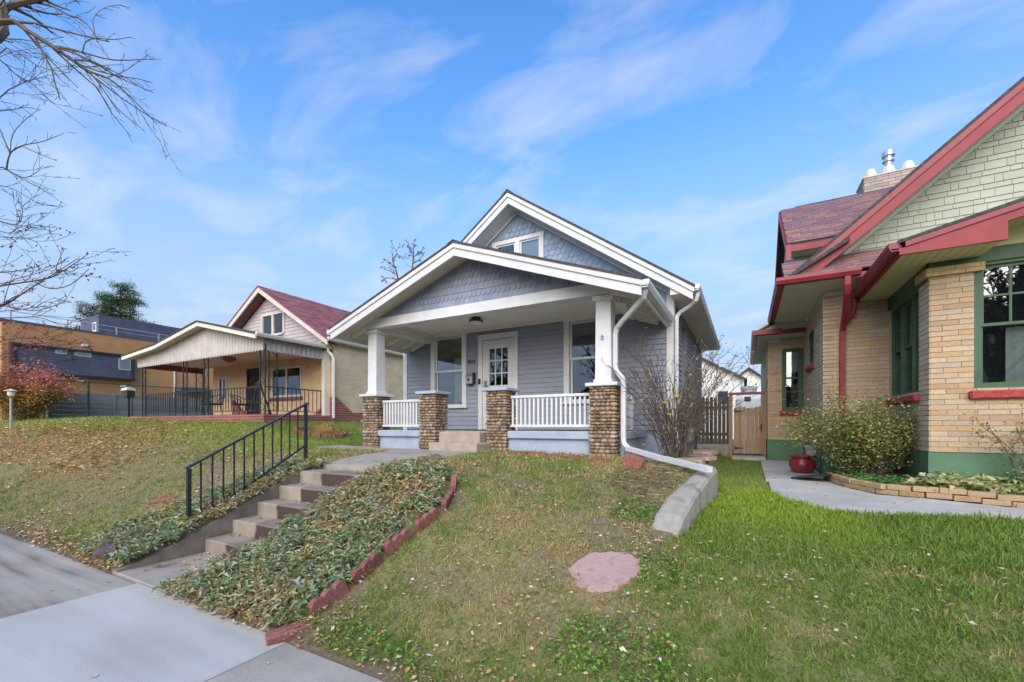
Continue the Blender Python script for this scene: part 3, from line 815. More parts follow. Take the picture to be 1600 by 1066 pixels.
# ---- porch roof and gable
pr = MB()
for sgn in (-1, 1):
    e = PRX + sgn * 3.20
    pr.prism([(PRX, PORCH_Z), (e, ptop(e)), (e, ptop(e) - .04), (PRX, PORCH_Z - .04)], 'y', 5.975, 8.40)
pro = pr.build('porch_roof', M['roof_dark'], H)
MB().prism([(PRX - .13, ptop(PRX - .13) + .004), (PRX, PORCH_Z + .02), (PRX + .13, ptop(PRX + .13) + .004), (PRX, PORCH_Z + .002)], 'y', 5.97, 8.40).build('ridge_cap', M['roof_dark'], pro)
M['trim_pink'] = noisy('chalky_white_trim', (.60, .575, .57), (.70, .67, .66), 3, .6, .08, 40)
M['soffit_shade_tan'] = noisy('shade_tan_soffit_boards', (.55, .49, .40), (.64, .58, .48), 2.5, .7, .15, 30, stretch=(1, 8, 1))  # cream boards with the tan of porch shade and bounce painted in
for sgn in (-1, 1):
    MB().prism(rake(sgn, ptop, PRX, 3.19, 0, .041, .115), 'y', 5.985, 6.03).build('rake_moulding', M['trim_pink'], pro)
    MB().prism(rake(sgn, ptop, PRX, 3.18, 0, .116, .25), 'y', 6.01, 6.05).build('rake_board', M['white'], pro)
    MB().prism(rake(sgn, ptop, PRX, 3.16, 0, .115, .14), 'y', 6.051, 8.39).build('porch_soffit', M['soffit_shade_tan'], pro)
    e = PRX + sgn * 3.17
    MB().box(*sorted((e, e - sgn * .03)), 6.052, 8.36, ptop(e) - .22, ptop(e) - .045).build('eave_fascia', M['white'], pro)
    gutter(e + sgn * .002, 6.0, 8.36, ptop(e) - .15, sgn, M['white'], pro)
    # rafters showing beyond the side beam
    bx = -7.08 if sgn < 0 else -1.78
    for yy in (6.44, 6.95, 7.45, 7.95, 8.3):
        a = (bx - sgn * .02, yy, ptop(bx) - .185); b_ = (e - sgn * .16, yy, ptop(e - sgn * .16) - .185)
        MB().bar(a, b_, .05, .09).build('rafter', M['soffit'], pro)
pg = MB().prism([(PRX, PORCH_Z - .145), (PRX - 2.62, ptop(PRX - 2.62) - .145), (PRX - 2.62, 3.62), (PRX + 2.62, 3.62), (PRX + 2.62, ptop(PRX + 2.62) - .145)], 'y', 6.49, 6.53).build('porch_gable', M['grey_shingle'], H)
c2_ = shingle_field(pg, M['grey_shingle'], ptop, PRX, 3.75, 4.6, .102, .118, 6.488, lambda x, z: False, squares=(0, 2), drop=.135, lim=2.6)
# beams and ceiling
bm_ = MB(); bm_.box(-7.08, -1.78, 6.455, 6.66, 3.56, 3.748)
MB().box(-7.08, -1.78, 6.455, 6.66, 3.56, 3.745).build('porch_beam', M['white'], H)
for a, b in ((-7.08, -6.88), (-1.98, -1.78)): MB().box(a + .002, b - .002, 6.661, 8.395, 3.57, 3.744).build('porch_beam', M['soffit'], H)
MB().box(-6.88, -1.98, 6.662, 8.40, 3.752, 3.775).build('porch_ceiling', M['soffit'], H)
MB().box(-6.878, -1.982, 8.36, 8.403, 3.715, 3.751).build('cornice', M['soffit'], H)
# porch light
lt = MB(); lt.lathe((-4.90, 7.4, 3.60), [(.02, .14), (.09, .15), (.09, .12), (.145, .10), (.15, .07), (.135, .06)], 20)
lo_ = lt.build('porch_light', M['dark_metal'], H)
lb = MB(); lb.lathe((-4.90, 7.4, 3.60), [(.132, .075), (.125, .05), (.095, .02), (.05, .004), (.01, .0)], 20); lb.build('light_bowl', M['bulb'], lo_, smooth=True)

# ---- porch floor, ledges and steps
MB().box(-7.05, -1.72, 6.72, 8.43, 1.345, 1.408).build('porch_floor', noisy('grey_porch_floor', (.36, .34, .315), (.45, .43, .40), 4, .8, .2, 50), H)
for a, b in ((-6.80, -5.58), (-3.66, -2.10)):
    MB().bbox(a, b, 6.50, 6.75, 1.295, 1.425, .012).build('porch_ledge', M['blue_concrete'], H)
    MB().box(a, b, 6.56, 6.72, .90, 1.294).build('porch_base', M['blue_concrete'], H)
MB().bbox(-1.93, -1.66, 6.80, 8.40, 1.295, 1.425, .012).build('porch_ledge', M['blue_concrete'], H)
MB().box(-1.90, -1.70, 6.80, 8.42, .90, 1.294).build('porch_base', M['blue_concrete'], H)
MB().box(-7.05, -6.95, 6.80, 8.42, .90, 1.344).build('porch_base', M['blue_concrete'], H)
MB().box(-5.22, -4.0, 6.62, 6.72, .90, 1.344).build('porch_base', M['blue_concrete'], H)
M['tan_conc'] = noisy('tan_concrete', (.33, .27, .21), (.43, .36, .285), 4, .9, .3, 60)
ps = thing('porch_steps', (-4.46, 6.2, 1.05), 'two tan concrete steps up to the porch between the stone pillars', 'steps')
MB().bbox(-4.98, -3.95, 5.98, 6.44, 1.0, 1.217, .015).build('step', M['tan_conc'], ps)
MB().bbox(-4.985, -4.09, 6.28, 6.70, 1.12, 1.40, .015).build('step', M['tan_conc'], ps)

# ---- river-stone pillars
def stone_mesh(seed):
    rr = random.Random(seed); mb = MB(); n = 8; rings = [(-.82, .52), (-.3, .93), (.3, .95), (.82, .5)]
    vs_ = [(0, 0, -1)]
    for zz, r_ in rings:
        for i in range(n):
            t = 2 * math.pi * i / n
            c_, s_ = math.cos(t), math.sin(t)
            p_ = (abs(c_) ** .75) * (1 if c_ > 0 else -1), (abs(s_) ** .75) * (1 if s_ > 0 else -1)
            j = 1 + rr.uniform(-.13, .13)
            vs_.append((p_[0] * r_ * j, p_[1] * r_ * j, zz + rr.uniform(-.1, .1)))
    vs_.append((0, 0, 1)); fs = []
    for i in range(n): fs.append((0, 1 + (i + 1) % n, 1 + i))
    for k_ in range(3):
        for i in range(n): fs.append((1 + k_ * n + i, 1 + k_ * n + (i + 1) % n, 1 + (k_ + 1) * n + (i + 1) % n, 1 + (k_ + 1) * n + i))
    for i in range(n): fs.append((1 + 3 * n + i, 1 + 3 * n + (i + 1) % n, len(vs_) - 1))
    mb.add([(x * .047, y * .042, z_ * .031) for x, y, z_ in vs_], fs)
    return mb
SM = [stone_mesh(i) for i in range(7)]
SME = [s.mesh('stone', M['stone'], smooth=True) for s in SM]
PW = .41
def pillar(x0, ztop_, single, zb=1.0, cap='white'):
    y0 = 6.45; x1, y1 = x0 + PW, y0 + PW
    p = MB().box(x0 + .035, x1 - .035, y0 + .035, y1 - .035, zb - .1, ztop_ - .005).build('pillar', M['mortar'], H)
    rest = MB(); rows = 20; hs = [random.uniform(.70, 1.35) for _ in range(rows)]; k0 = (ztop_ - zb - .02) / sum(hs); zc_ = zb + .02; rh = 0
    for r_ in range(rows):
        zc_ += rh / 2; rh = hs[r_] * k0; zc_ += rh / 2
        for side in range(4):
            n = random.choice((4, 5, 5, 6)); off_ = random.uniform(-.3, .3)
            for i in range(n):
                u = (i + .5 + off_) / n * PW + random.uniform(-.012, .012)
                u = min(max(u, .035), PW - .035)
                k_ = random.randrange(7); o_ = random.uniform(.026, .042)
                if side == 0: w = (x0 + u, y0 + o_, zc_)
                elif side == 1: w = (x1 - o_, y0 + u, zc_)
                elif side == 2: w = (x0 + u, y1 - o_, zc_)
                else: w = (x0 + o_, y0 + u, zc_)
                zr = (0 if side in (0, 2) else math.pi / 2) + random.choice((0, math.pi)) + random.uniform(-.15, .15)
                sc = (random.uniform(.85, 1.15) * 5 / n, random.uniform(.85, 1.15), random.uniform(.82, 1.05) * rh / .054)
                if side == 0 and single:
                    o = inst('stone', SME[k_], w, p, (0, random.uniform(-.12, .12), zr), sc)
                else:
                    c_, s_ = math.cos(zr), math.sin(zr)
                    rest.add([(w[0] + (vx * sc[0]) * c_ - (vy * sc[1]) * s_, w[1] + (vx * sc[0]) * s_ + (vy * sc[1]) * c_, w[2] + vz * sc[2]) for vx, vy, vz in SM[k_].v], SM[k_].f)
    rs = rest.build('stones', M['stone'], p, smooth=True); rs['kind'] = 'stuff'
    MB().bbox(x0 - .05, x1 + .05, y0 - .05, y1 + .05, ztop_, ztop_ + .055, .008).build('pillar_cap', M['white'] if cap == 'white' else M['blue_concrete'], p)
    return p
for x0, single, cap in ((-7.17, False, 'white'), (-5.62, True, 'blue'), (-4.07, True, 'blue'), (-2.157, True, 'white')):
    pillar(x0, 2.13, single, cap=cap)
for cx_ in (-6.965, -1.955):
    c = MB(); yc = 6.655; a = .126
    c.v = [(cx_ - a, yc - a, 2.24), (cx_ + a, yc - a, 2.24), (cx_ + a, yc + a, 2.24), (cx_ - a, yc + a, 2.24)] + [(cx_ + sx * .118, yc + sy * .118, 3.48) for sx, sy in ((-1, -1), (1, -1), (1, 1), (-1, 1))]
    c.f = [(0, 3, 2, 1), (4, 5, 6, 7), (0, 1, 5, 4), (1, 2, 6, 5), (2, 3, 7, 6), (3, 0, 4, 7)]
    co = c.build('column', M['white'], H)
    MB().bbox(cx_ - .15, cx_ + .15, yc - .15, yc + .15, 2.187, 2.245, .01).build('column_base', M['white'], co)
    MB().bbox(cx_ - .165, cx_ + .165, yc - .165, yc + .165, 3.475, 3.556, .012).build('column_cap', M['white'], co)
hk = MB(); hk.bbox(-1.985, -1.945, 6.515, 6.53, 2.86, 2.93, .004); hk.tube([(-1.965, 6.515, 2.90), (-1.965, 6.49, 2.90), (-1.965, 6.485, 2.935)], .01, 6)
hk.build('hook', M['metal_grey'], H)

# ---- porch railings
def railing(x0, x1, y, n, parent=H):
    r_ = MB(); r_.bbox(x0, x1, y - .035, y + .035, 1.995, 2.045, .008); r_.bbox(x0, x1, y - .03, y + .03, 1.49, 1.535, .006)
    o = r_.build('railing', M['white'], parent)
    bme = MB().box(-.017, .017, -.017, .017, 0, .459).mesh('baluster', M['white'])
    for i in range(n): inst('baluster', bme, (x0 + (i + .5) * (x1 - x0) / n, y, 1.5355), o)
    return o
railing(-6.755, -5.625, 6.64, 14)
railing(-3.655, -2.16, 6.64, 18)
r_ = MB(); r_.bbox(-1.99, -1.92, 6.865, 8.40, 1.995, 2.045, .008); r_.bbox(-1.985, -1.925, 6.865, 8.40, 1.49, 1.535, .006)
sr = r_.build('side_railing', M['white_old'], H)
bme = MB().box(-.017, .017, -.017, .017, 0, .459).mesh('baluster', M['white_old'])
for i in range(17): inst('baluster', bme, (-1.955, 6.91 + i * .09, 1.5355), sr)
MB().bbox(-2.01, -1.90, 8.26, 8.395, 1.43, 2.10, .008).build('newel', M['white_old'], sr)

# porch downspout, along the column, jogging round the pillar and out over the ground
pd = MB()
pd.tube([(-1.235, 6.12, 3.47), (-1.235, 6.12, 3.40), (-1.26, 6.16, 3.33), (-1.36, 6.26, 3.27), (-1.66, 6.52, 3.10), (-1.755, 6.60, 3.03), (-1.785, 6.62, 2.95), (-1.785, 6.62, 2.45), (-1.765, 6.61, 2.37), (-1.66, 6.57, 2.24), (-1.645, 6.56, 2.17), (-1.645, 6.56, 1.32), (-1.63, 6.55, 1.24), (-1.55, 6.50, 1.17)], .042, 8)
po = pd.build('downspout', M['white'], H)
ex = MB(); ex.bar((-1.57, 6.51, 1.175), (-.95, 5.93, 1.075), .085, .06); ex.bar((-.97, 5.945, 1.083), (-.36, 5.36, 1.015), .082, .064)
ex.build('downspout_extension', M['white'], po)

# ------------------------------------------------------------------ the buff brick house on the right
M['red_trim'] = noisy('brick_red_trim_paint', (.235, .022, .030), (.30, .033, .042), 3, .5, .06, 40, spec=.4)
M['red_dark'] = noisy('deep_red_gutter_paint', (.21, .020, .026), (.28, .030, .038), 3, .42, .05, 40, spec=.45)
M['red_sill'] = noisy('red_painted_rough_stone', (.30, .035, .040), (.42, .075, .075), 18, .7, .9, 25, bdist=.03)
M['olive_soffit'] = noisy('olive_cream_soffit', (.52, .48, .25), (.60, .56, .33), 2, .65, .05, 30)
M['cream_soffit'] = noisy('cream_panel_soffit', (.62, .57, .42), (.70, .65, .50), 2, .65, .05, 30)
M['sage'] = pieces('sage_shingle_paint', [(0, (.385, .41, .32)), (1, (.455, .48, .385))], .7, 60, .14, .3, stretch=(8, 8, 1))
M['sage_trim'] = noisy('pale_sage_trim', (.52, .54, .44), (.60, .62, .52), 3, .6, .05, 40)
M['green_frame'] = noisy('dark_green_window_paint', (.035, .085, .042), (.055, .115, .060), 4, .5, .06, 50, spec=.4)
M['green_found'] = noisy('green_painted_foundation', (.080, .165, .090), (.110, .205, .120), 2.5, .7, .2, 40)
M['buff'] = pieces('buff_brick', [(0, (.49, .365, .23)), (.14, (.46, .34, .22)), (.28, (.52, .40, .265)), (.42, (.43, .34, .25)), (.55, (.48, .315, .17)), (.66, (.41, .325, .25)), (.78, (.53, .41, .265)), (.9, (.45, .28, .155)), (1, (.40, .26, .175))], .82, 45, .16, .35, bdist=.004)
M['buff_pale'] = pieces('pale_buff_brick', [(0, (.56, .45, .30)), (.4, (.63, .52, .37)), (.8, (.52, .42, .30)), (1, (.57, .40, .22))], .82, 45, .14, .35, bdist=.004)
M['cap_brick'] = pieces('orange_buff_cap_brick', [(0, (.55, .36, .18)), (.5, (.50, .31, .15)), (1, (.57, .42, .24))], .82, 45, .14, .35, bdist=.004)
M['joint'] = noisy('brick_mortar', (.36, .315, .26), (.45, .40, .33), 25, .95, .4, 90)
M['roof_purple'] = pieces('mottled_red_purple_asphalt_shingle', [(0, (.22, .105, .11)), (.2, (.27, .15, .145)), (.4, (.165, .115, .15)), (.6, (.31, .17, .14)), (.8, (.15, .115, .16)), (1, (.25, .12, .12))], .92, 90, .3, .5)

N = thing('brick_house', (3.2, 9.0, .65), 'buff brick house with sage shingled gable, green windows and red trim', 'house')

class Wall:
    """local frame on a wall: u along, v inward, z up"""
    def __init__(s, p0, p1):
        s.p0 = Vector((p0[0], p0[1], 0)); d = Vector((p1[0] - p0[0], p1[1] - p0[1], 0)); s.L = d.length; s.d = d.normalized()
        s.n = Vector((s.d.y, -s.d.x, 0)); s.ang = math.atan2(s.d.y, s.d.x)
    def w(s, u, v, z): p = s.p0 + s.d * u - s.n * v; return (p.x, p.y, z)
    def box(s, mb, u0, u1, v0, v1, z0, z1, b=0):
        t = MB(); (t.bbox(u0, u1, v0, v1, z0, z1, b) if b else t.box(u0, u1, v0, v1, z0, z1))
        return mb.add([s.w(*q) for q in t.v], t.f)

def brick_wall(parent, W_, z0, z1, holes, m, single, course=.0655, blen=.29, out=.009, u0=0, u1=None, name='brick_wall', z1f=None):
    u1 = W_.L if u1 is None else u1
    zs = sorted({z0, z1} | {h[2] for h in holes} | {h[3] for h in holes}); zs = [z for z in zs if z0 <= z <= z1]
    bk = MB()
    for a, b in zip(zs[:-1], zs[1:]):
        zm = (a + b) / 2
        for s0, s1 in intervals(u0, u1, [(h[0], h[1]) for h in holes if h[2] < zm < h[3]]): W_.box(bk, s0, s1, .0, .12, a, b)
    wo_ = bk.build(name, M['joint'], parent)
    n = max(1, round((z1 - z0) / course)); c = (z1 - z0) / n; jt = .0075
    ub = MB().bbox(0, 1, -out, .002, 0, 1, .06)
    # chamfer only lightly: unit mesh is scaled to brick size
    ub.v = [(min(max(x, .0), 1), y_, z_) for x, y_, z_ in MB().box(0, 1, -out, .002, 0, 1).v]; ub.f = MB().box(0, 1, -out, .002, 0, 1).f
    me = ub.mesh('brick', m); rest = MB(); cnt = 0
    for k in range(n):
        za = z0 + k * c + jt / 2; zb = za + c - jt
        hol = [(h[0], h[1]) for h in holes if h[2] < (za + zb) / 2 < h[3]]
        for s0, s1 in intervals(u0, u1, hol):
            cuts = [s0]; q = u0 - blen * (.5 if k % 2 else 0) + random.uniform(-.03, .03)
            while q < s1 - .05:
                if q > s0 + .05: cuts.append(q)
                q += blen
            cuts.append(s1)
            for a, b in zip(cuts[:-1], cuts[1:]):
                if single:
                    o = inst('brick', me, W_.w(a + jt / 2 * (a > s0), random.uniform(-.002, .002), za), wo_, (0, 0, W_.ang), (b - a - jt * (.5 * (a > s0) + .5 * (b < s1)), 1, zb - za)); cnt += 1
                else:
                    W_.box(rest, a + jt / 2 * (a > s0), b - jt / 2 * (b < s1), -out + random.uniform(-.002, .002), .002, za, zb); cnt += 1
    if not single and rest.v:
        r_ = rest.build('bricks', m, wo_); r_['kind'] = 'stuff'
    return wo_, cnt

F1 = Wall((2.023, 7.2), (6.4, 7.2)); S1 = Wall((2.023, 8.88), (2.023, 7.2)); F2 = Wall((1.159, 8.88), (2.023, 8.88))
S2 = Wall((1.159, 11.7), (1.159, 8.88)); F3 = Wall((.466, 11.7), (1.159, 11.7)); S3 = Wall((.466, 17), (.466, 11.7))
ZB = 1.19
h_f1 = (.392, 1.95, 1.94, 3.5); h_s1 = (.10, 1.323, 1.94, 3.34); h_f3 = (.27, .675, 1.86, 3.31); h_s2 = (1.0, 1.67, 2.72, 3.42)
cnts = []
cnts.append(brick_wall(N, F1, ZB, 3.47, [h_f1], M['buff'], True, u1=1.5, blen=.27)[1])
cnts.append(brick_wall(N, F1, ZB, 3.47, [h_f1], M['buff'], False, u0=1.953)[1])
cnts.append(brick_wall(N, F1, ZB, 3.47, [h_f1], M['buff'], False, u0=1.5, u1=1.953, blen=.27)[1])
cnts.append(brick_wall(N, S1, ZB, 3.47, [h_s1], M['buff_pale'], False, blen=.27)[1])
cnts.append(brick_wall(N, F2, ZB, 3.80, [], M['buff'], True)[1])
cnts.append(brick_wall(N, S2, ZB, 3.80, [h_s2], M['buff_pale'], False)[1])
cnts.append(brick_wall(N, F3, ZB, 3.55, [h_f3], M['buff'], True)[1])
cnts.append(brick_wall(N, S3, ZB, 3.55, [], M['buff_pale'], False)[1])
print('bricks', cnts)
# pier cap: two corbelled courses round the front corner
pc = MB(); F1.box(pc, -.045, .47, -.045, .04, 3.37, 3.475); S1.box(pc, 1.36, 1.68 - .04 + .04, -.045, .04, 3.371, 3.474)
pco = pc.build('pier_cap', M['joint'], N)
for z0_, dx in ((3.372, 0), (3.424, .13)):
    q = MB()
    for a, b in ((-.048, .08 + dx), (.085 + dx, .30 + dx), (.305 + dx, .472)):
        if b > a + .02: F1.box(q, a, min(b, .472), -.058, .0, z0_, z0_ + .048)
    S1.box(q, 1.35, 1.52 - dx * .5, -.057, .0, z0_ + .0005, z0_ + .0475); S1.box(q, 1.526 - dx * .5, 1.68, -.0565, .0, z0_ + .0005, z0_ + .0475)
    q.build('cap_brick', M['cap_brick'], pco)
# painted foundation blocks
for W_, a, b in ((F1, -.02, 4.3), (S1, 0.0, 1.578), (F2, -.02, .84), (S2, .0, 2.718), (F3, -.02, .69), (S3, 0, 5.198)):
    q = MB(); W_.box(q, a, b, -.02, .10, .3, .928); W_.box(q, a, b, -.02, .10, .934, 1.185)
    W_.box(q, a + .004, b - .004, -.016, .09, .92, .94)
    q.build('foundation', M['green_found'], N)

def wwin(W_, h, name, m, cols=None, rows=2, rail=None, frame=.06, mull=(), dark=(), label=None, upper_grid=None):
    """window set in a wall opening; mull: list of u positions of mullions"""
    u0, u1, z0, z1 = h
    f = MB()
    W_.box(f, u0, u0 + frame, -.005, .09, z0, z1); W_.box(f, u1 - frame, u1, -.005, .09, z0, z1)
    W_.box(f, u0 + frame, u1 - frame, -.004, .089, z1 - frame, z1 - .0005); W_.box(f, u0 + frame, u1 - frame, -.004, .089, z0 + .0005, z0 + frame)
    for mu in mull: W_.box(f, mu - .035, mu + .035, -.003, .088, z0 + frame, z1 - frame)
    o = f.build(name, M[m], N)
    edges_ = [u0 + frame] + [q for mu in mull for q in (mu - .035, mu + .035)] + [u1 - frame]
    lights = list(zip(edges_[::2], edges_[1::2]))
    zm = rail if rail else (z0 + z1) / 2
    for li, (a, b) in enumerate(lights):
        s_ = MB(); r_ = .035
        for (p, q, vv) in ((zm - .018, z1 - frame, .03), (z0 + frame, zm + .018, .055)):
            W_.box(s_, a, a + r_, vv, vv + .024, p, q); W_.box(s_, b - r_, b, vv, vv + .024, p, q)
            W_.box(s_, a + r_, b - r_, vv + .001, vv + .023, q - r_, q - .0005); W_.box(s_, a + r_, b - r_, vv + .001, vv + .023, p + .0005, p + r_)
        g = upper_grid[li] if upper_grid else None
        if g:
            p, q = zm - .018 + r_, z1 - frame - r_
            for i in range(1, g[0]): uu = a + r_ + (b - a - 2 * r_) * i / g[0]; W_.box(s_, uu - .011, uu + .011, .034, .05, p, q)
            for j in range(1, g[1]): zz = p + (q - p) * j / g[1]; W_.box(s_, a + r_, b - r_, .035, .049, zz - .011, zz + .011)
        s_.build('sash', M[m], o)
        for (p, q, vv, gg) in ((zm - .018 + r_, z1 - frame - r_, .041, g), (z0 + frame + r_, zm + .018 - r_, .066, None)):
            nc, nr = gg if gg else (1, 1)
            for i in range(nc):
                for j in range(nr):
                    ua = a + r_ + (b - a - 2 * r_) * i / nc; ub_ = a + r_ + (b - a - 2 * r_) * (i + 1) / nc
                    za, zb = p + (q - p) * j / nr, p + (q - p) * (j + 1) / nr
                    k = MB(); W_.box(k, ua + .002, ub_ - .002, vv, vv + .003, za + .002, zb - .002); k.build('pane', M['glass'], o)
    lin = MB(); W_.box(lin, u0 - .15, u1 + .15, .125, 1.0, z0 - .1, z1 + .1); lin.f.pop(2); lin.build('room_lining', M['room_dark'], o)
    s = MB(); W_.box(s, u0 - .05, u1 + .05, -.07, .10, z0 - .105, z0 - .001, .018)
    s.build('window_sill', M['red_sill'], o)
    return o
w1 = wwin(F1, h_f1, 'front_window', 'green_frame', rail=2.73, frame=.062, upper_grid=[(6, 2)])
q = MB()
for i in range(26):
    a = .72 + i * .045
    q.add([F1.w(a, .16 + .025 * (i % 2), 2.0), F1.w(a + .045, .16 + .025 * ((i + 1) % 2), 2.0), F1.w(a + .045, .16 + .025 * ((i + 1) % 2), 2.70), F1.w(a, .16 + .025 * (i % 2), 2.70)], [(0, 1, 2, 3)])
q.build('curtain', M['curtain'], w1)
w2 = wwin(S1, h_s1, 'bay_window', 'green_frame', rail=2.66, frame=.05, mull=(.56, 1.06), upper_grid=[(2, 2), None, (2, 2)])
q = MB(); S1.box(q, .15, .48, .12, .122, 2.0, 3.3); q.build('curtain', M['curtain'], w2)
w3 = wwin(F3, h_f3, 'narrow_window', 'green_frame', rail=2.62, frame=.055)
q = MB(); F3.box(q, .33, .62, .115, .118, 2.75, 3.26); q.build('blind', M['curtain'], w3)
w4 = wwin(S2, h_s2, 'side_window', 'green_frame', frame=.05)
# green frieze over the front wing
q = MB(); F1.box(q, -.012, 4.3, -.03, .10, 3.476, 3.64); q.build('frieze_board', M['green_frame'], N)
q = MB(); S1.box(q, .0, 1.65, -.03, .10, 3.345, 3.63); q.build('frieze_board', M['green_frame'], N)

# ---- front wing roof: boxed return, raking fascia and soffit boards
WX, WY = 1.588, 6.60
def wtop(x): return 3.70 + .243 * (x - WX) if x < 4.6 else 3.70 + .243 * (4.6 - WX) - .243 * (x - 4.6)
wr = MB()
wr.prism([(WX - .02, wtop(WX - .02)), (4.6, wtop(4.6)), (4.6, wtop(4.6) - .035), (WX - .02, wtop(WX - .02) - .035)], 'y', WY - .025, 8.87)
wr.prism([(4.6, wtop(4.6)), (7.4, wtop(7.4)), (7.4, wtop(7.4) - .035), (4.6, wtop(4.6) - .035)], 'y', WY - .025, 8.87)
wro = wr.build('wing_roof', M['roof_dark'], N)
MB().prism([(WX, 3.53), (2.48, 3.53), (2.48, wtop(2.48) - .19), (4.6, wtop(4.6) - .19), (4.6, wtop(4.6) - .10), (WX, wtop(WX) - .10)], 'y', WY, WY + .035).build('fascia', M['red_trim'], wro)
MB().prism([(4.6, wtop(4.6) - .19), (7.3, wtop(7.3) - .19), (7.3, wtop(7.3) - .10), (4.6, wtop(4.6) - .10)], 'y', WY, WY + .035).build('fascia', M['red_trim'], wro)
MB().prism([(WX + .05, wtop(WX + .05) - .099), (4.6, wtop(4.6) - .099), (4.6, wtop(4.6) - .037), (WX + .05, wtop(WX + .05) - .037)], 'y', WY - .018, WY + .03).build('rake_moulding', M['red_dark'], wro)
MB().box(WX, WX + .03, WY + .036, 8.86, 3.53, wtop(WX) - .04).build('eave_fascia', M['red_trim'], wro)
gutter(WX - .001, WY - .01, 8.80, 3.575, -1, M['red_dark'], wro, .10, .105)
x = WX + .035
while x < 2.46:
    MB().box(x, min(x + .088, 2.478), WY + .038, 7.168, 3.545, 3.558).build('soffit_board', M['olive_soffit'], wro); x += .094
MB().box(WX + .032, 2.018, 7.20, 8.87, 3.6405, 3.655).build('soffit_panel', M['olive_soffit'], wro) if False else MB().box(WX + .032, 1.992, 7.172, 8.865, 3.545, 3.558).build('soffit_panel', M['olive_soffit'], wro)
MB().box(WX + .031, 2.48, WY + .037, 7.169, 3.5585, 3.564).build('soffit_backing', M['dark_metal'], wro)
x = 2.49
while x < 4.55:
    xb = x + .088
    MB().prism([(x, wtop(x) - .15), (xb, wtop(xb) - .15), (xb, wtop(xb) - .137), (x, wtop(x) - .137)], 'y', WY + .037, 7.17).build('soffit_board', M['olive_soffit'], wro); x += .094
MB().prism([(2.482, 3.62), (7.2, 3.62), (7.2, wtop(7.2) - .12), (4.6, wtop(4.6) - .12), (2.482, wtop(2.482) - .12)], 'y', 7.172, 7.26).build('wing_gable', M['olive_soffit'], N)

# ---- upper gable: sage shingles under a raking red fascia
GX0, GZ0, GM = .71, 4.04, .842
def gtop(x): return GZ0 + GM * (x - GX0) if x < 4.6 else GZ0 + GM * (4.6 - GX0) - GM * (x - 4.6)
ur = MB()
ur.prism([(GX0 - .05, gtop(GX0 - .05)), (4.6, gtop(4.6)), (4.6, gtop(4.6) - .05), (GX0 - .05, gtop(GX0 - .05) - .05)], 'y', 8.275, 13.5)
ur.prism([(4.6, gtop(4.6)), (8.4, gtop(8.4)), (8.4, gtop(8.4) - .05), (4.6, gtop(4.6) - .05)], 'y', 8.275, 13.5)
uro = ur.build('upper_roof', M['roof_dark'], N)
def rk(d0, d1, a=GX0, b=4.6): return [(a, gtop(a) - d0), (b, gtop(b) - d0), (b, gtop(b) - d1), (a, gtop(a) - d1)]
MB().prism(rk(.051, .155), 'y', 8.285, 8.33).build('rake_moulding', M['red_dark'], uro)
MB().prism(rk(.156, .33, GX0 + .14), 'y', 8.31, 8.35).build('fascia', M['red_trim'], uro)
MB().prism(rk(.156, .33, 4.6, 8.3), 'y', 8.31, 8.35).build('fascia', M['red_trim'], uro)
# soffit boards of the rake, one by one
x = GX0 + .12
while x < 4.5:
    MB().prism([(x, gtop(x) - .275), (x + .075, gtop(x + .075) - .275), (x + .075, gtop(x + .075) - .26), (x, gtop(x) - .26)], 'y', 8.351, 8.86).build('soffit_board', M['sage_trim'], uro); x += .082
MB().prism(rk(.276, .34, GX0 + .30), 'y', 8.80, 8.868).build('frieze_board', M['sage_trim'], uro)
ugw = MB().prism([(.95, 3.82), (8.2, 3.82), (8.2, gtop(8.2) - .25), (4.6, gtop(4.6) - .25), (.95, gtop(.95) - .25)], 'y', 8.884, 9.0).build('gable_wall', M['sage_trim'], N)
z = 3.86; row = 0; ns_ = 0
while z < 6.9:
    hh = .125 if row % 2 == 0 else .078
    x = 1.0 + random.uniform(0, .1)
    while x < 4.4:
        wd = random.choice((.09, .11, .15, .19, .23, .28)) if row % 2 == 0 else random.choice((.12, .17, .22, .29))
        if gtop(x + wd) - .31 > z + .02 and not (z < wtop(x) - .12 and x > 1.75):
            mb = MB(); x1 = x + wd - .007; x_keep = x; x = max(x, GX0 + (z + .012 + .30 - GZ0) / GM)
            # clip the top under the raking trim
            zt0, zt1 = min(z + hh, gtop(x) - .30), min(z + hh, gtop(x1) - .30)
            mb.add([(x, 8.866, z + .004), (x1, 8.866, z + .004), (x1, 8.878, zt1), (x, 8.878, zt0), (x, 8.886, z + .004), (x1, 8.886, z + .004), (x1, 8.886, zt1), (x, 8.886, zt0)],
                   [(0, 1, 2, 3), (4, 7, 6, 5), (0, 4, 5, 1), (1, 5, 6, 2), (2, 6, 7, 3), (3, 7, 4, 0)])
            mb.build('shingle', M['sage'], ugw); ns_ += 1; x = x_keep
        x += wd
    z += hh; row += 1
print('sage shingles', ns_, 'scales', c1_, c2_)

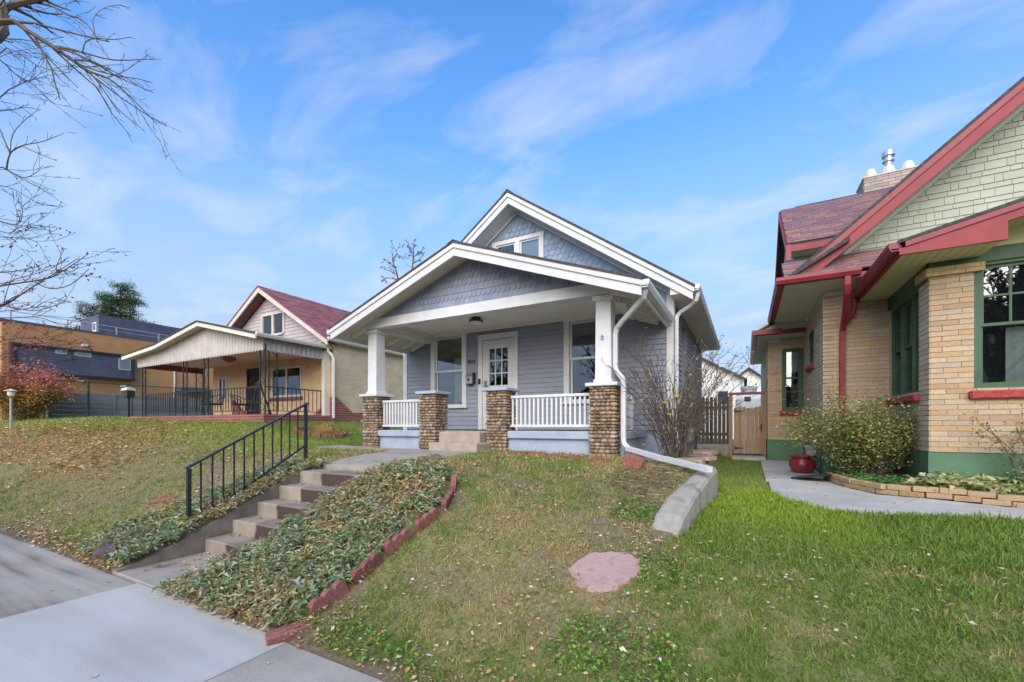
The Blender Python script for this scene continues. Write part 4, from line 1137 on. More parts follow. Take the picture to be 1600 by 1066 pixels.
# ---- roof shingle tabs as joined geometry on a plane (origin, u axis, up-slope axis)
def tabs(parent, o, u, s, ulen, slen, m, tw=.24, ex=.135, inside=None, name='roof_shingles'):
    o, u, s = Vector(o), Vector(u).normalized(), Vector(s).normalized(); nrm = u.cross(s).normalized()
    if nrm.z < 0: nrm = -nrm
    mb = MB(); k = 0; t = 0.0
    while t < slen:
        a = -tw * random.random()
        while a < ulen:
            w = tw * random.choice((.55, .8, 1, 1.25)); a0, a1 = max(a, 0), min(a + w - .004, ulen)
            if a1 - a0 > .02 and (inside is None or inside((a0 + a1) / 2, t + ex / 2)):
                lift = random.uniform(.008, .016); te = min(t + ex + .02, slen)
                P0 = o + u * a0 + s * t; P1 = o + u * a1 + s * t; P2 = o + u * a1 + s * te; P3 = o + u * a0 + s * te
                mb.add([P0 + nrm * lift, P1 + nrm * lift, P2 + nrm * .002, P3 + nrm * .002, P0, P1], [(0, 1, 2, 3), (4, 5, 1, 0)])
            a += w
        t += ex
    r_ = mb.build(name, m, parent); r_['kind'] = 'stuff'
    return r_
# pent eave over the recessed wall and along its side
EZ = 3.80
pe = MB()
pe.prism([(8.20, EZ + .10), (8.86, EZ + .56), (8.86, EZ + .5), (8.20, EZ + .05)], 'x', .55, 2.3)
peo = pe.build('pent_roof', M['roof_dark'], N)
tabs(peo, (.55, 8.18, EZ + .10), (1, 0, 0), (0, .66, .46), 1.9, .80, M['roof_purple'])
MB().box(.53, 2.0, 8.20, 8.225, EZ, EZ + .09).build('fascia', M['red_trim'], peo)
gx_ = MB(); gx_.prism([(8.20, EZ - .005), (8.12, EZ - .005), (8.09, EZ + .05), (8.09, EZ + .10), (8.10, EZ + .10), (8.105, EZ + .06), (8.13, EZ + .01), (8.195, EZ + .01)], 'x', .43, 1.52); gx_.build('gutter', M['red_dark'], peo)
MB().box(.555, 2.0, 8.226, 8.865, EZ - .015, EZ - .002).build('soffit_panel', M['cream_soffit'], peo)
MB().box(.555, 1.14, 8.867, 11.66, EZ - .0155, EZ - .0025).build('soffit_panel', M['cream_soffit'], peo)
MB().box(.53, .554, 8.226, 11.2, EZ - .02, EZ + .09).build('eave_fascia', M['red_trim'], peo)
gutter(.529, 8.12, 11.2, EZ - .005, -1, M['red_dark'], peo, .10, .105)
pe2 = MB(); pe2.prism([(.53, EZ + .10), (1.4, EZ + .62), (1.4, EZ + .56), (.53, EZ + .05)], 'y', 8.21, 12.0); pe2.build('side_eave_roof', M['roof_dark'], N)
MB().box(1.145, 1.16, 8.9, 11.69, EZ - .10, EZ - .0165).build('frieze_board', M['sage_trim'], peo)
MB().box(1.165, 2.0, 8.866, 8.879, EZ - .10, EZ - .0165).build('frieze_board', M['sage_trim'], peo)
# lower eave of the rear bump-out
EB = 3.55
b_ = MB(); b_.prism([(.20, EB + .10), (1.1, EB + .55), (1.1, EB + .50), (.20, EB + .05)], 'y', 11.12, 16.5); beo = b_.build('bump_out_roof', M['roof_dark'], N)
MB().box(.22, 1.14, 11.12, 11.145, EB - .01, EB + .09).build('fascia', M['red_trim'], beo)
MB().box(.21, .235, 11.146, 16.4, EB - .01, EB + .09).build('eave_fascia', M['red_trim'], beo)
MB().box(.13, .70, 11.03, 11.115, EB + .0, EB + .105).build('gutter', M['red_dark'], beo)
gutter(.209, 11.116, 16.4, EB, -1, M['red_dark'], beo, .09, .105)
MB().box(.236, 1.14, 11.146, 16.3, EB - .008, EB + .0).build('soffit_panel', M['sage_trim'], beo)
MB().box(.44, .70, 11.66, 11.685, EB - .10, EB - .009).build('frieze_board', M['sage_trim'], beo)
MB().box(.236, 1.157, 11.15, 11.20, EB + .001, EZ - .003).build('eave_closure', M['sage_trim'], beo)
# big dormer behind, with its mottled roof
dr = MB(); DX = .72
dr.prism([(10.0, 5.10), (12.0, 6.64), (14.6, 4.64), (14.6, 4.56), (12.0, 6.56), (10.0, 5.02)], 'x', DX, 5.0)
dro = dr.build('dormer_roof', M['roof_dark'], N)
tabs(dro, (DX, 9.985, 5.10), (1, 0, 0), (0, 2.0, 1.54), 2.6, 2.53, M['roof_purple'], tw=.27)
MB().prism([(11.9, 6.575), (12.0, 6.665), (12.1, 6.575), (12.0, 6.645)], 'x', DX + .3, 5.0).build('ridge_cap', M['roof_dark'], dro)
MB().prism([(9.99, 4.94), (9.99, 5.07), (12.0, 6.62), (14.6, 4.62), (14.6, 4.45), (12.0, 6.45)], 'x', DX - .03, DX + .003).build('rake_board', M['red_trim'], dro)
MB().box(DX + .005, 4.0, 9.975, 9.998, 4.93, 5.05).build('fascia', M['red_trim'], dro)
MB().box(DX - .025, DX + .06, 9.93, 9.974, 4.75, 5.06).build('gutter', M['red_dark'], dro)
MB().box(DX + .0005, 4.0, 10.0, 10.42, 4.94, 4.96).build('soffit_panel', M['cream_soffit'], dro)
dw = MB(); dw.box(.86, 4.0, 10.40, 10.5, 3.9, 4.94); dw.prism([(10.5, 3.9), (14.2, 3.9), (14.2, 4.8), (12.0, 6.4), (10.5, 5.3)], 'x', .86, .95); dw.build('dormer_wall', M['sage'], N)
# chimney
ch = MB().box(2.36, 3.35, 12.35, 13.0, 5.8, 7.12).build('chimney', M['joint'], N)
M['dull_brick'] = pieces('dull_pink_grey_brick', [(0, (.36, .28, .25)), (.5, (.46, .37, .33)), (1, (.31, .25, .24))], .9, 50, .2, .3)
cw = Wall((2.36, 12.35), (3.35, 12.35)); z = 6.3
while z < 7.11:
    u = -.1 * ((int(z * 100)) % 2)
    while u < .99:
        q = MB(); cw.box(q, max(u, 0), min(u + .205, .99), -.012, .002, z, z + .062); q.build('brick', M['dull_brick'], ch); u += .215
    z += .071
cw = Wall((2.36, 13.0), (2.36, 12.35)); z = 6.3; q = MB()
while z < 7.11:
    for u in (0, .215, .43): cw.box(q, u, u + .205, -.012, .002, z, z + .062)
    z += .071
bq = q.build('bricks', M['dull_brick'], ch); bq['kind'] = 'stuff'
M['pot'] = noisy('pale_limestone', (.52, .49, .44), (.66, .63, .58), 8, .85, .2, 50)
MB().bbox(2.33, 3.38, 12.32, 13.03, 7.121, 7.15, .01).build('chimney_cap', M['pot'], ch)
for px_ in (2.52, 2.85, 3.18):
    c = MB(); c.v = []
    for rr_, zz in ((.135, 7.151), (.125, 7.30), (.085, 7.42)):
        for i in range(8): t = 2 * math.pi * (i + .5) / 8; c.v.append((px_ + rr_ * math.cos(t), 12.65 + rr_ * math.sin(t), zz))
    c.f = [tuple(range(7, -1, -1)), tuple(range(16, 24))] + [(k * 8 + i, k * 8 + (i + 1) % 8, (k + 1) * 8 + (i + 1) % 8, (k + 1) * 8 + i) for k in (0, 1) for i in range(8)]
    c.build('chimney_pot', M['pot'], ch)
vt = MB(); vt.lathe((2.85, 12.65, 7.42), [(.07, 0), (.07, .10), (.11, .105), (.11, .13), (.08, .14), (.08, .22), (.12, .225), (.12, .33), (.10, .345)], 14); vt.build('flue_cap', plain('galvanised_steel', (.55, .56, .57), .3, .5, .8), ch)

# ---- red downspouts
dp = MB()
def rect_pipe(mb, pts, w=.085, h=.07):
    for a, b in zip(pts[:-1], pts[1:]): mb.bar(a, b, w, h, up=(0, 1, 0))
    return mb
dp.tube([(1.36, 8.16, 3.80), (1.36, 8.17, 3.68), (1.37, 8.24, 3.56), (1.39, 8.48, 3.34), (1.40, 8.68, 3.19), (1.40, 8.77, 3.08), (1.40, 8.79, 2.9), (1.40, 8.79, 1.10), (1.40, 8.77, 1.02)], .052, 4)
dpo = dp.build('downspout', M['red_trim'], N)
d2 = MB(); d2.tube([(1.535, 8.70, 3.58), (1.535, 8.71, 3.44), (1.52, 8.73, 3.34), (1.46, 8.77, 3.26), (1.42, 8.79, 3.20)], .045, 6); d2.build('gutter_elbow', M['red_dark'], dpo)
fl = MB(); pts = [Vector((1.40, 8.77, 1.04)).lerp(Vector((1.55, 8.05, .80)), i / 22) for i in range(23)]
fl.tube(pts, [.05 if i % 2 else .062 for i in range(23)], 10); fl.build('flexible_elbow', M['red_trim'], dpo)

# ------------------------------------------------------------------ neighbour on the left: low tan brick house
def brick_mat(name, cols, mortar, axis, bw=.22, bh=.075, rough=.85):
    m, ns, ls, b = _mat(name)
    g = ns.new('ShaderNodeNewGeometry'); sp = ns.new('ShaderNodeSeparateXYZ'); ls.new(g.outputs['Position'], sp.inputs[0])
    cb = ns.new('ShaderNodeCombineXYZ'); ls.new(sp.outputs[axis], cb.inputs[0]); ls.new(sp.outputs['Z'], cb.inputs[1])
    t = ns.new('ShaderNodeTexBrick'); ls.new(cb.outputs[0], t.inputs['Vector'])
    t.inputs['Scale'].default_value = 1; t.inputs['Brick Width'].default_value = bw; t.inputs['Row Height'].default_value = bh
    t.inputs['Mortar Size'].default_value = .007; t.inputs['Color1'].default_value = (*cols[0], 1); t.inputs['Color2'].default_value = (*cols[1], 1); t.inputs['Mortar'].default_value = (*mortar, 1)
    n = ns.new('ShaderNodeTexNoise'); n.inputs['Scale'].default_value = 3; n.inputs['Detail'].default_value = 6; ls.new(g.outputs['Position'], n.inputs['Vector'])
    mr = ns.new('ShaderNodeMapRange'); mr.inputs['To Min'].default_value = .75; mr.inputs['To Max'].default_value = 1.25; ls.new(n.outputs[0], mr.inputs[0])
    sc = ns.new('ShaderNodeVectorMath'); sc.operation = 'SCALE'; ls.new(t.outputs[0], sc.inputs[0]); ls.new(mr.outputs[0], sc.inputs['Scale'])
    ls.new(sc.outputs[0], b.inputs['Base Color']); b.inputs['Roughness'].default_value = rough
    bp = ns.new('ShaderNodeBump'); bp.inputs['Strength'].default_value = .6; bp.inputs['Distance'].default_value = .01; bp.invert = True
    ls.new(t.outputs['Fac'], bp.inputs['Height']); ls.new(bp.outputs[0], b.inputs['Normal'])
    return m
M['tan_brick_x'] = brick_mat('tan_brick_front', ((.64, .47, .25), (.72, .55, .32)), (.55, .44, .28), 'X')
M['tan_brick_y'] = brick_mat('cream_brick_side', ((.62, .50, .32), (.71, .58, .39)), (.50, .41, .28), 'Y')
M['red_brick_x'] = brick_mat('red_brick_front', ((.24, .055, .045), (.33, .085, .065)), (.36, .27, .24), 'X')
M['red_brick_y'] = brick_mat('red_brick_side', ((.24, .055, .045), (.33, .085, .065)), (.36, .27, .24), 'Y')
M['pink_trim'] = noisy('pinkish_cream_trim', (.56, .48, .43), (.66, .58, .53), 3, .6, .05, 40)
M['cream_trim'] = noisy('cream_metal_trim', (.68, .63, .53), (.76, .71, .62), 3, .5, .05, 40)
M['rib'] = noisy('pale_ribbed_metal', (.50, .45, .43), (.60, .55, .53), 3, .5, .05, 40)
M['pink_siding'] = noisy('pink_grey_siding', (.46, .39, .39), (.54, .47, .47), 4, .6, .05, 40)
M['maroon'] = noisy('maroon_soffit', (.17, .075, .070), (.24, .11, .10), 3, .7, .1, 40)
M['roof_red'] = pieces('mottled_red_asphalt_shingle', [(0, (.26, .085, .095)), (.25, (.33, .13, .14)), (.5, (.21, .075, .09)), (.75, (.36, .155, .15)), (1, (.22, .10, .12))], .92, 60, .25, .4)
LX0, LX1, LY = -18.6, -11.45, 9.2
LHs = thing('tan_brick_house', (-15, 9.2, 1.6), 'low tan brick house with red shingle roof and iron-post porch, left of the bungalow', 'house')
LRX, LPZ, LM = -14.92, 6.40, .605
def ltop(x): return LPZ - LM * abs(x - LRX)
LW = Wall((LX0, LY), (LX1, LY))
lwin = (LW.L - (LX1 + 14.75), LW.L - (LX1 + 13.09), 2.50, 3.55); lw2 = (LX0 * -1 - 18.2, LX0 * -1 - 17.6, 2.50, 3.40); ldoor = (-LX0 - 16.3, -LX0 - 15.45, 1.7, 3.62)
fb = MB(); zs = sorted({1.55, 4.2, lwin[2], lwin[3], lw2[3], ldoor[2], ldoor[3]})
for a, b in zip(zs[:-1], zs[1:]):
    zm = (a + b) / 2
    for s0, s1 in intervals(0, LW.L, [(h[0], h[1]) for h in (lwin, lw2, ldoor) if h[2] < zm < h[3]]): LW.box(fb, s0, s1, 0, .12, a, b)
fb.build('front_wall', M['tan_brick_x'], LHs)
MB().box(LX1 - .12, LX1 + .001, LY + .121, 18, 1.50, 4.25).build('side_wall', M['tan_brick_y'], LHs)
MB().box(LX0, LX0 + .12, LY + .121, 18, 1.5, 4.25).build('side_wall', M['tan_brick_y'], LHs)
MB().box(LX0, LX1, 17.9, 18.02, 1.5, 4.25).build('rear_wall', M['tan_brick_x'], LHs)
MB().box(LX1 + .0015, LX1 + .03, LY + .3, 18, 1.3, 1.72).build('foundation', M['white_old'], LHs)
MB().box(LX1 + .0012, LX1 + .022, LY + .02, 18, 1.721, 1.95).build('red_plinth', M['red_brick_y'], LHs)
stp = [(LY - .01, 1.60), (LY - .01, 2.42)] + [q for i in range(7) for q in ((LY + .10 + i * .09, 2.42 - i * .07), (LY + .10 + i * .09, 2.35 - i * .07))] + [(LY + 1.0, 1.951), (LY + 1.0, 1.95)]
MB().prism(stp[:-1] + [(LY + 1.0, 1.60)], 'x', LX1 + .002, LX1 + .034).build('stepped_corner', M['red_brick_y'], LHs)
for s_, x0_ in ((-1, LX1), (1, -17.2)):
    st_ = [(x0_, 1.6), (x0_, 2.5)] + [q for i in range(9) for q in ((x0_ + s_ * (.12 + i * .11), 2.5 - i * .075), (x0_ + s_ * (.12 + i * .11), 2.425 - i * .075))] + [(x0_ + s_ * 1.1, 1.6)]
    MB().prism(st_, 'y', LY - .035, LY - .002).build('stepped_corner', M['red_brick_x'], LHs)
q = MB(); q.box(LX0 + .2, LX1 - .2, LY + .13, LY + 2, 1.7, 3.9); q.f.pop(2); q.build('room_lining', M['room_dark'], LHs)
def slider(h, parent, W_, m='white', mid=True):
    u0, u1, z0, z1 = h; f = MB(); t = .07
    W_.box(f, u0, u0 + t, -.03, .06, z0, z1); W_.box(f, u1 - t, u1, -.03, .06, z0, z1); W_.box(f, u0 + t, u1 - t, -.029, .06, z1 - t, z1 - .001); W_.box(f, u0 + t, u1 - t, -.029, .06, z0 + .001, z0 + t)
    if mid: W_.box(f, (u0 + u1) / 2 - .03, (u0 + u1) / 2 + .03, -.02, .05, z0 + t, z1 - t)
    o = f.build('window', M[m], parent)
    for a, b in ((u0 + t, (u0 + u1) / 2), ((u0 + u1) / 2, u1 - t)):
        k = MB(); W_.box(k, a, b - .002, .01, .014, z0 + t, z1 - t); k.build('pane', M['glass_dark'], o)
    return o
lw_ = slider(lwin, LHs, LW); slider(lw2, LHs, LW)
q = MB(); LW.box(q, lwin[0] - .05, lwin[1] + .05, -.05, .02, lwin[2] - .12, lwin[2] - .002); q.build('sill', M['maroon'], lw_)
dd = MB(); LW.box(dd, ldoor[0], ldoor[0] + .07, -.01, .06, 1.75, 3.61); LW.box(dd, ldoor[1] - .07, ldoor[1], -.01, .06, 1.75, 3.61); LW.box(dd, ldoor[0] + .07, ldoor[1] - .07, -.009, .06, 3.53, 3.61)
LW.box(dd, ldoor[0] + .07, ldoor[1] - .07, .03, .05, 1.76, 3.529)
for i in range(1, 5): u = ldoor[0] + .07 + i * .142; LW.box(dd, u - .008, u + .008, .005, .02, 1.8, 3.5)
for zz in (1.85, 2.45, 2.6, 3.45): LW.box(dd, ldoor[0] + .072, ldoor[1] - .072, .004, .021, zz, zz + .025)
dd.build('security_door', M['black_iron'], LHs)
wr = MB()
for i in range(40):
    t = 2 * math.pi * i / 40; c0_ = LW.w(ldoor[0] + .42 + .16 * math.cos(t), -.02, 3.05 + .16 * math.sin(t))
    for _ in range(3):
        d = Vector((random.uniform(-.07, .07), random.uniform(-.05, .02), random.uniform(-.07, .07)))
        wr.add([Vector(c0_), Vector(c0_) + d, Vector(c0_) + d * .6 + Vector((.02, 0, .03))], [(0, 1, 2)])
M['wreath'] = pieces('autumn_wreath_leaves', [(0, (.10, .16, .05)), (.4, (.32, .09, .04)), (.7, (.42, .22, .05)), (1, (.14, .20, .07))], .7, 20, .1, .1)
wo2 = wr.build('wreath', M['wreath']); props(wo2, 'round leafy wreath hanging on the dark security door of the tan house', 'wreath')
# roof
rf = MB()
for sgn in (-1, 1):
    e = LRX + sgn * 3.62
    rf.prism([(LRX, LPZ), (e, ltop(e)), (e, ltop(e) - .05), (LRX, LPZ - .05)], 'y', 8.78, 18.4)
lro = rf.build('roof', M['roof_red'], LHs)
sl = Vector((3.62, 0, -LM * 3.62)).length
tabs(lro, (LRX + 3.63, 8.77, ltop(LRX + 3.63)), (0, 1, 0), (-1, 0, LM), 9.6, sl, M['roof_red'], tw=.33, ex=.15)
for sgn in (-1, 1):
    e = LRX + sgn * 3.60
    MB().prism([(LRX, LPZ - .051), (e, ltop(e) - .051), (e, ltop(e) - .21), (LRX, LPZ - .23)], 'y', 8.80, 8.84).build('rake_board', M['pink_trim'], lro)
    MB().prism([(LRX, LPZ - .16), (e, ltop(e) - .16), (e, ltop(e) - .18), (LRX, LPZ - .18)], 'y', 8.841, 9.19).build('rake_soffit', M['maroon'], lro)
    MB().box(*sorted((e, e - sgn * .42)), 8.85, 18.3, 4.13, 4.15).build('eave_soffit', M['cream_trim'], lro)
gutter(LRX + 3.60, 8.80, 18.3, 4.14, 1, M['cream_trim'], lro, .11, .11)
MB().lathe((-14.2, 12.2, 5.92), [(.16, -.1), (.16, .12), (.22, .13), (.20, .2)], 10).build('roof_vent', M['maroon'], lro)
# gable siding
gb = MB(); z = 4.16; GWX = (-15.35, -14.0, 4.72, 5.50)
gbk = MB().prism([(LRX, LPZ - .19), (LRX - 3.4, ltop(LRX - 3.4) - .19), (LRX - 3.4, 4.0), (LRX + 3.4, 4.0), (LRX + 3.4, ltop(LRX + 3.4) - .19)], 'y', LY + .02, LY + .1).build('gable', M['pink_siding'], LHs)
while z < 6.1:
    half = (LPZ - .2 - z - .12) / LM
    for s0, s1 in intervals(LRX - half, LRX + half, [(GWX[0], GWX[1])] if z + .06 > GWX[2] and z < GWX[3] else []):
        MB().prism([(LY + .021, z), (LY - .004, z), (LY + .012, z + .125), (LY + .021, z + .125)], 'x', s0, s1).build('clapboard', M['pink_siding'], gbk)
    z += .12
GWw = Wall((GWX[0], LY), (GWX[1], LY)); f = MB()
for a, b in ((0, .09), (.63, .72), (1.26, 1.35)): GWw.box(f, a, b, -.04, .03, GWX[2], GWX[3])
GWw.box(f, .091, 1.259, -.041, .03, GWX[3] - .07, GWX[3] + .02); GWw.box(f, .091, 1.259, -.06, .03, GWX[2] - .04, GWX[2] + .03)
gw_ = f.build('gable_window', M['pink_trim'], LHs)
for a, b in ((.09, .63), (.72, 1.26)):
    q = MB(); GWw.box(q, a + .02, b - .02, .0, .004, GWX[2] + .03, GWX[3] - .07); q.build('pane', M['glass_dark'], gw_)
    q = MB(); GWw.box(q, a + .22, b - .03, .008, .011, GWX[2] + .03, GWX[3] - .1); q.build('curtain', M['curtain'], gw_)
# porch roof: shallow gable, kinked on its far side
PT = [(-19.75, 4.05), (-17.3, 4.24), (-14.55, 4.70), (-11.55, 4.03)]
pk = [(x, z) for x, z in PT] + [(x, z - .05) for x, z in PT[::-1]]
lp = MB().prism(pk, 'y', 6.72, 9.15).build('porch_roof', M['roof_dark'], LHs)
MB().prism([(x, z - .051) for x, z in PT] + [(x, z - .17) for x, z in PT[::-1]], 'y', 6.74, 6.78).build('rake_board', M['cream_trim'], lp)
MB().prism([(x, z - .10) for x, z in PT] + [(x, z - .12) for x, z in PT[::-1]], 'y', 6.781, 7.05).build('porch_soffit', M['soffit_shade_tan'], lp)
gutter(-11.56, 6.74, 9.1, 3.93, 1, M['cream_trim'], lp, .10, .10)
def pz(x): return float(np.interp(x, [p[0] for p in PT], [p[1] for p in PT]))
vb = MB(); x = -19.3                      # ribbed gable panel with scalloped lower edge
while x < -11.75:
    w = .155
    vb.add([(x, 7.05, 3.63), (x + w * .25, 7.05, 3.605), (x + w * .5, 7.05, 3.60), (x + w * .75, 7.05, 3.605), (x + w, 7.05, 3.63), (x + w, 7.05, pz(x + w) - .121), (x, 7.05, pz(x) - .121)], [(0, 1, 2, 3, 4, 5, 6)])
    vb.add([(x + .01, 7.05, 3.64), (x + .03, 7.025, 3.64), (x + .055, 7.025, 3.64), (x + .075, 7.05, 3.64), (x + .01, 7.05, pz(x) - .122), (x + .03, 7.025, pz(x) - .122), (x + .055, 7.025, pz(x) - .122), (x + .075, 7.05, pz(x) - .122)], [(0, 1, 5, 4), (1, 2, 6, 5), (2, 3, 7, 6)])
    x += w
vb.build('ribbed_gable', M['rib'], LHs)
vb = MB(); y = 7.05
while y < 9.1:
    w = .155
    vb.add([(-11.75, y, 3.63), (-11.75, y + w * .25, 3.605), (-11.75, y + w * .5, 3.60), (-11.75, y + w * .75, 3.605), (-11.75, y + w, 3.63), (-11.75, y + w, 4.0), (-11.75, y, 4.0)], [(0, 1, 2, 3, 4, 5, 6)])
    vb.add([(-11.75, y + .01, 3.64), (-11.725, y + .03, 3.64), (-11.725, y + .055, 3.64), (-11.75, y + .075, 3.64), (-11.75, y + .01, 4.0), (-11.725, y + .03, 4.0), (-11.725, y + .055, 4.0), (-11.75, y + .075, 4.0)], [(0, 1, 5, 4), (1, 2, 6, 5), (2, 3, 7, 6)])
    y += w
vb.build('ribbed_valance', M['rib'], LHs)
MB().box(-19.3, -11.76, 7.06, 9.19, 3.80, 3.82).build('porch_ceiling', M['cream_trim'], LHs)
MB().box(-19.3, -19.2, 7.06, 9.19, 3.60, 3.79).build('porch_beam', M['maroon'], LHs)
lg = MB(); lg.lathe((-15.2, 8.0, 3.62), [(.04, 0), (.12, .03), (.20, .09), (.22, .14), (.16, .17)], 16); lg.build('porch_light', M['brass'], LHs)
MB().box(-11.80, -11.66, 8.98, 9.18, 1.8, 3.9).build('corner_post', M['cream_trim'], LHs)
d = MB(); d.tube([(-11.50, 8.98, 3.95), (-11.50, 8.98, 3.86), (-11.38, 9.03, 3.72), (-11.34, 9.06, 3.6), (-11.34, 9.06, 1.75)], .04, 6); d.build('downspout', M['white'], LHs)
# red brick slab
sb = MB(); sb.box(-19.95, -11.35, 6.85, 9.16, 1.3, 1.83); sb.build('porch_slab', M['red_brick_x'], LHs)
# iron posts with scroll work, railing
def iron_post(x, y, along_y=False):
    p = MB(); w = .24
    for s_ in (-1, 1):
        dx, dy = (0, s_ * w / 2) if along_y else (s_ * w / 2, 0)
        p.box(x + dx - .014, x + dx + .014, y + dy - .014, y + dy + .014, 1.83, 3.80)
    o = p.build('porch_post', M['black_iron'], LHs)
    sc = MB(); z = 1.95
    while z < 3.6:
        pts = []
        for i in range(9):
            t = i / 8; off = math.sin(t * 2 * math.pi) * w * .36
            pts.append((x, y + off, z + t * .34) if along_y else (x + off, y, z + t * .34))
        sc.tube(pts, .008, 4); z += .37
    sc.build('scroll', M['black_iron'], o)
for x in (-19.0, -16.1, -14.8, -11.85): iron_post(x, 7.12)
iron_post(-11.85, 7.42, True); iron_post(-19.0, 8.9, True)
rl = MB(); rl.box(-19.0, -11.9, 7.105, 7.135, 2.60, 2.63); rl.box(-19.0, -11.9, 7.11, 7.13, 1.93, 1.95); rl.box(-11.865, -11.835, 7.2, 9.15, 2.60, 2.63); rl.box(-11.86, -11.84, 7.2, 9.15, 1.93, 1.95)
rlo = rl.build('porch_railing', M['black_iron'], LHs)
bme = MB().box(-.008, .008, -.008, .008, 0, .65).mesh('baluster', M['black_iron'])
x = -18.8
while x < -15.9 : inst('baluster', bme, (x, 7.12, 1.95), rlo); x += .125
while x < -12.0: inst('baluster', bme, (x, 7.12, 1.95), rlo); x += .15
y = 7.3
while y < 9.1: inst('baluster', bme, (-11.85, y, 1.95), rlo); y += .14

# things on that porch
def wire_chair(loc, rz, label):
    t = thing('patio_chair', loc, label, 'chair', 'chairs on the neighbour porch')
    t.rotation_euler = (0, 0, rz)
    L0 = Vector(loc)
    s = MB(); s.lathe((loc[0], loc[1], loc[2] + .38), [(.0, .0), (.30, .0), (.33, .03), (.30, .05), (0.001, .04)], 14); s.build('seat', M['dark_metal'], t)
    b = MB(); rim = [(loc[0] + .34 * math.cos(a_), loc[1] + .34 * math.sin(a_), loc[2] + .52 + .22 * math.sin((a_ + .3) / 3.75 * math.pi)) for a_ in np.linspace(-.3, math.pi + .3, 14)]
    b.tube(rim, .016, 5)
    for p in rim: b.tube([p, (loc[0] + (p[0] - loc[0]) * .9, loc[1] + (p[1] - loc[1]) * .9, loc[2] + .42)], .008, 4)
    b.build('backrest', M['dark_metal'], t)
    for a_ in (.8, 2.35, 3.9, 5.5):
        l = MB(); l.tube([(loc[0] + .24 * math.cos(a_), loc[1] + .24 * math.sin(a_), loc[2] + .39), (loc[0] + .30 * math.cos(a_), loc[1] + .30 * math.sin(a_), loc[2])], .012, 5); l.build('leg', M['dark_metal'], t)
    return t
wire_chair((-15.75, 7.75, 1.83), .3, 'dark round-backed patio chair beside the middle iron post')
wire_chair((-15.05, 8.35, 1.83), 2.2, 'dark patio chair near the small window of the tan house')
t = thing('garden_mailbox', (-19.9, 7.0, 1.75), 'black mailbox with pale lid on a dark post at the porch corner', 'mailbox')
MB().box(-19.93, -19.87, 6.97, 7.03, 1.75, 2.55).build('post', M['dark_metal'], t)
q = MB(); q.bbox(-20.12, -19.70, 6.86, 7.12, 2.55, 2.80, .02); q.build('box', M['dark_metal'], t)
q = MB(); q.prism([(6.84, 2.80), (7.14, 2.80), (7.10, 2.88), (6.98, 2.92), (6.88, 2.88)], 'x', -20.14, -19.68); q.build('lid', M['white_old'], t)
t = thing('easel', (-12.7, 7.5, 1.83), 'dark folding easel leaning behind the porch railing of the tan house', 'easel')
for a, b in (((-12.95, 7.4, 1.83), (-12.68, 7.5, 2.85)), ((-12.45, 7.4, 1.83), (-12.66, 7.5, 2.85)), ((-12.7, 7.9, 1.83), (-12.67, 7.52, 2.8))):
    MB().bar(a, b, .05, .03).build('leg', M['dark_metal'], t)
MB().bar((-12.9, 7.42, 2.2), (-12.48, 7.42, 2.2), .05, .03).build('crossbar', M['dark_metal'], t)

# round flower bed on the lawn between the houses
fbx, fby = -9.55, 7.25
fz = h1(fbx, fby)
M['edging'] = pieces('red_scalloped_edging', [(0, (.22, .085, .068)), (.5, (.29, .12, .095)), (1, (.25, .10, .088))], .92, 28, .35, .6)
ring = thing('round_flower_bed', (fbx, fby, fz), 'small round flower bed ringed with red blocks on the lawn by the tan house', 'flower bed')
me = MB().bbox(-.11, .11, -.04, .04, 0, .13, .02).mesh('edging_block', M['edging'])
for i in range(15):
    a_ = 2 * math.pi * i / 15; x, y = fbx + .58 * math.cos(a_), fby + .58 * math.sin(a_)
    inst('edging_block', me, (x, y, h1(x, y) - .02), ring, (0, 0, a_ + math.pi / 2))
q = MB()
for i in range(90):
    a_ = random.random() * 6.28; r_ = random.random() * .18; b0 = Vector((fbx + r_ * math.cos(a_), fby + r_ * math.sin(a_), fz)); tip = b0 + Vector((random.uniform(-.25, .25), random.uniform(-.25, .25), random.uniform(.15, .38)))
    q.add([b0, b0 + Vector((.012, 0, 0)), tip], [(0, 1, 2)])
q.build('dry_stems', pieces('orange_dry_stems', [(0, (.40, .16, .05)), (1, (.46, .28, .10))], .8, 20, .1, .1), ring)

# ------------------------------------------------------------------ the modern brown building far left
KB = 36 / 28.
M['brown_stucco'] = noisy('brown_stucco', (.36, .19, .085), (.43, .235, .11), 1.2, .9, .4, 30)
M['navy_siding'] = noisy('dark_blue_grey_siding', (.055, .062, .10), (.085, .092, .135), 1.5, .5, .1, 20, spec=.4)
BB = thing('modern_building', (-46, 15, 1.5), 'brown stucco modern building with dark siding band, behind the tan house', 'building')
BX = -36.0
MB().box(-58, BX, 5.55 * KB, 30, .5, 1.52 + 4.52 * KB).build('wall', M['brown_stucco'], BB)
MB().box(-58.05, BX + .05, 5.5 * KB, 30.05, 1.52 + 4.521 * KB, 1.52 + 4.60 * KB).build('parapet_cap', M['navy_siding'], BB)
ya, yb, za, zb = 5.75 * KB, 9.98 * KB, 1.52 + 2.31 * KB, 1.52 + 3.60 * KB
o = MB(); o.box(BX, BX + .45, ya, yb, zb - .12, zb); o.box(BX, BX + .45, ya, yb, za, za + .12); o.box(BX, BX + .45, yb - .12, yb, za + .121, zb - .121); o.box(BX, BX + .45, ya, ya + .12, za + .121, zb - .121)
ob = o.build('siding_frame', plain('dark_frame_metal', (.022, .022, .034), .4), BB)
nb = 9
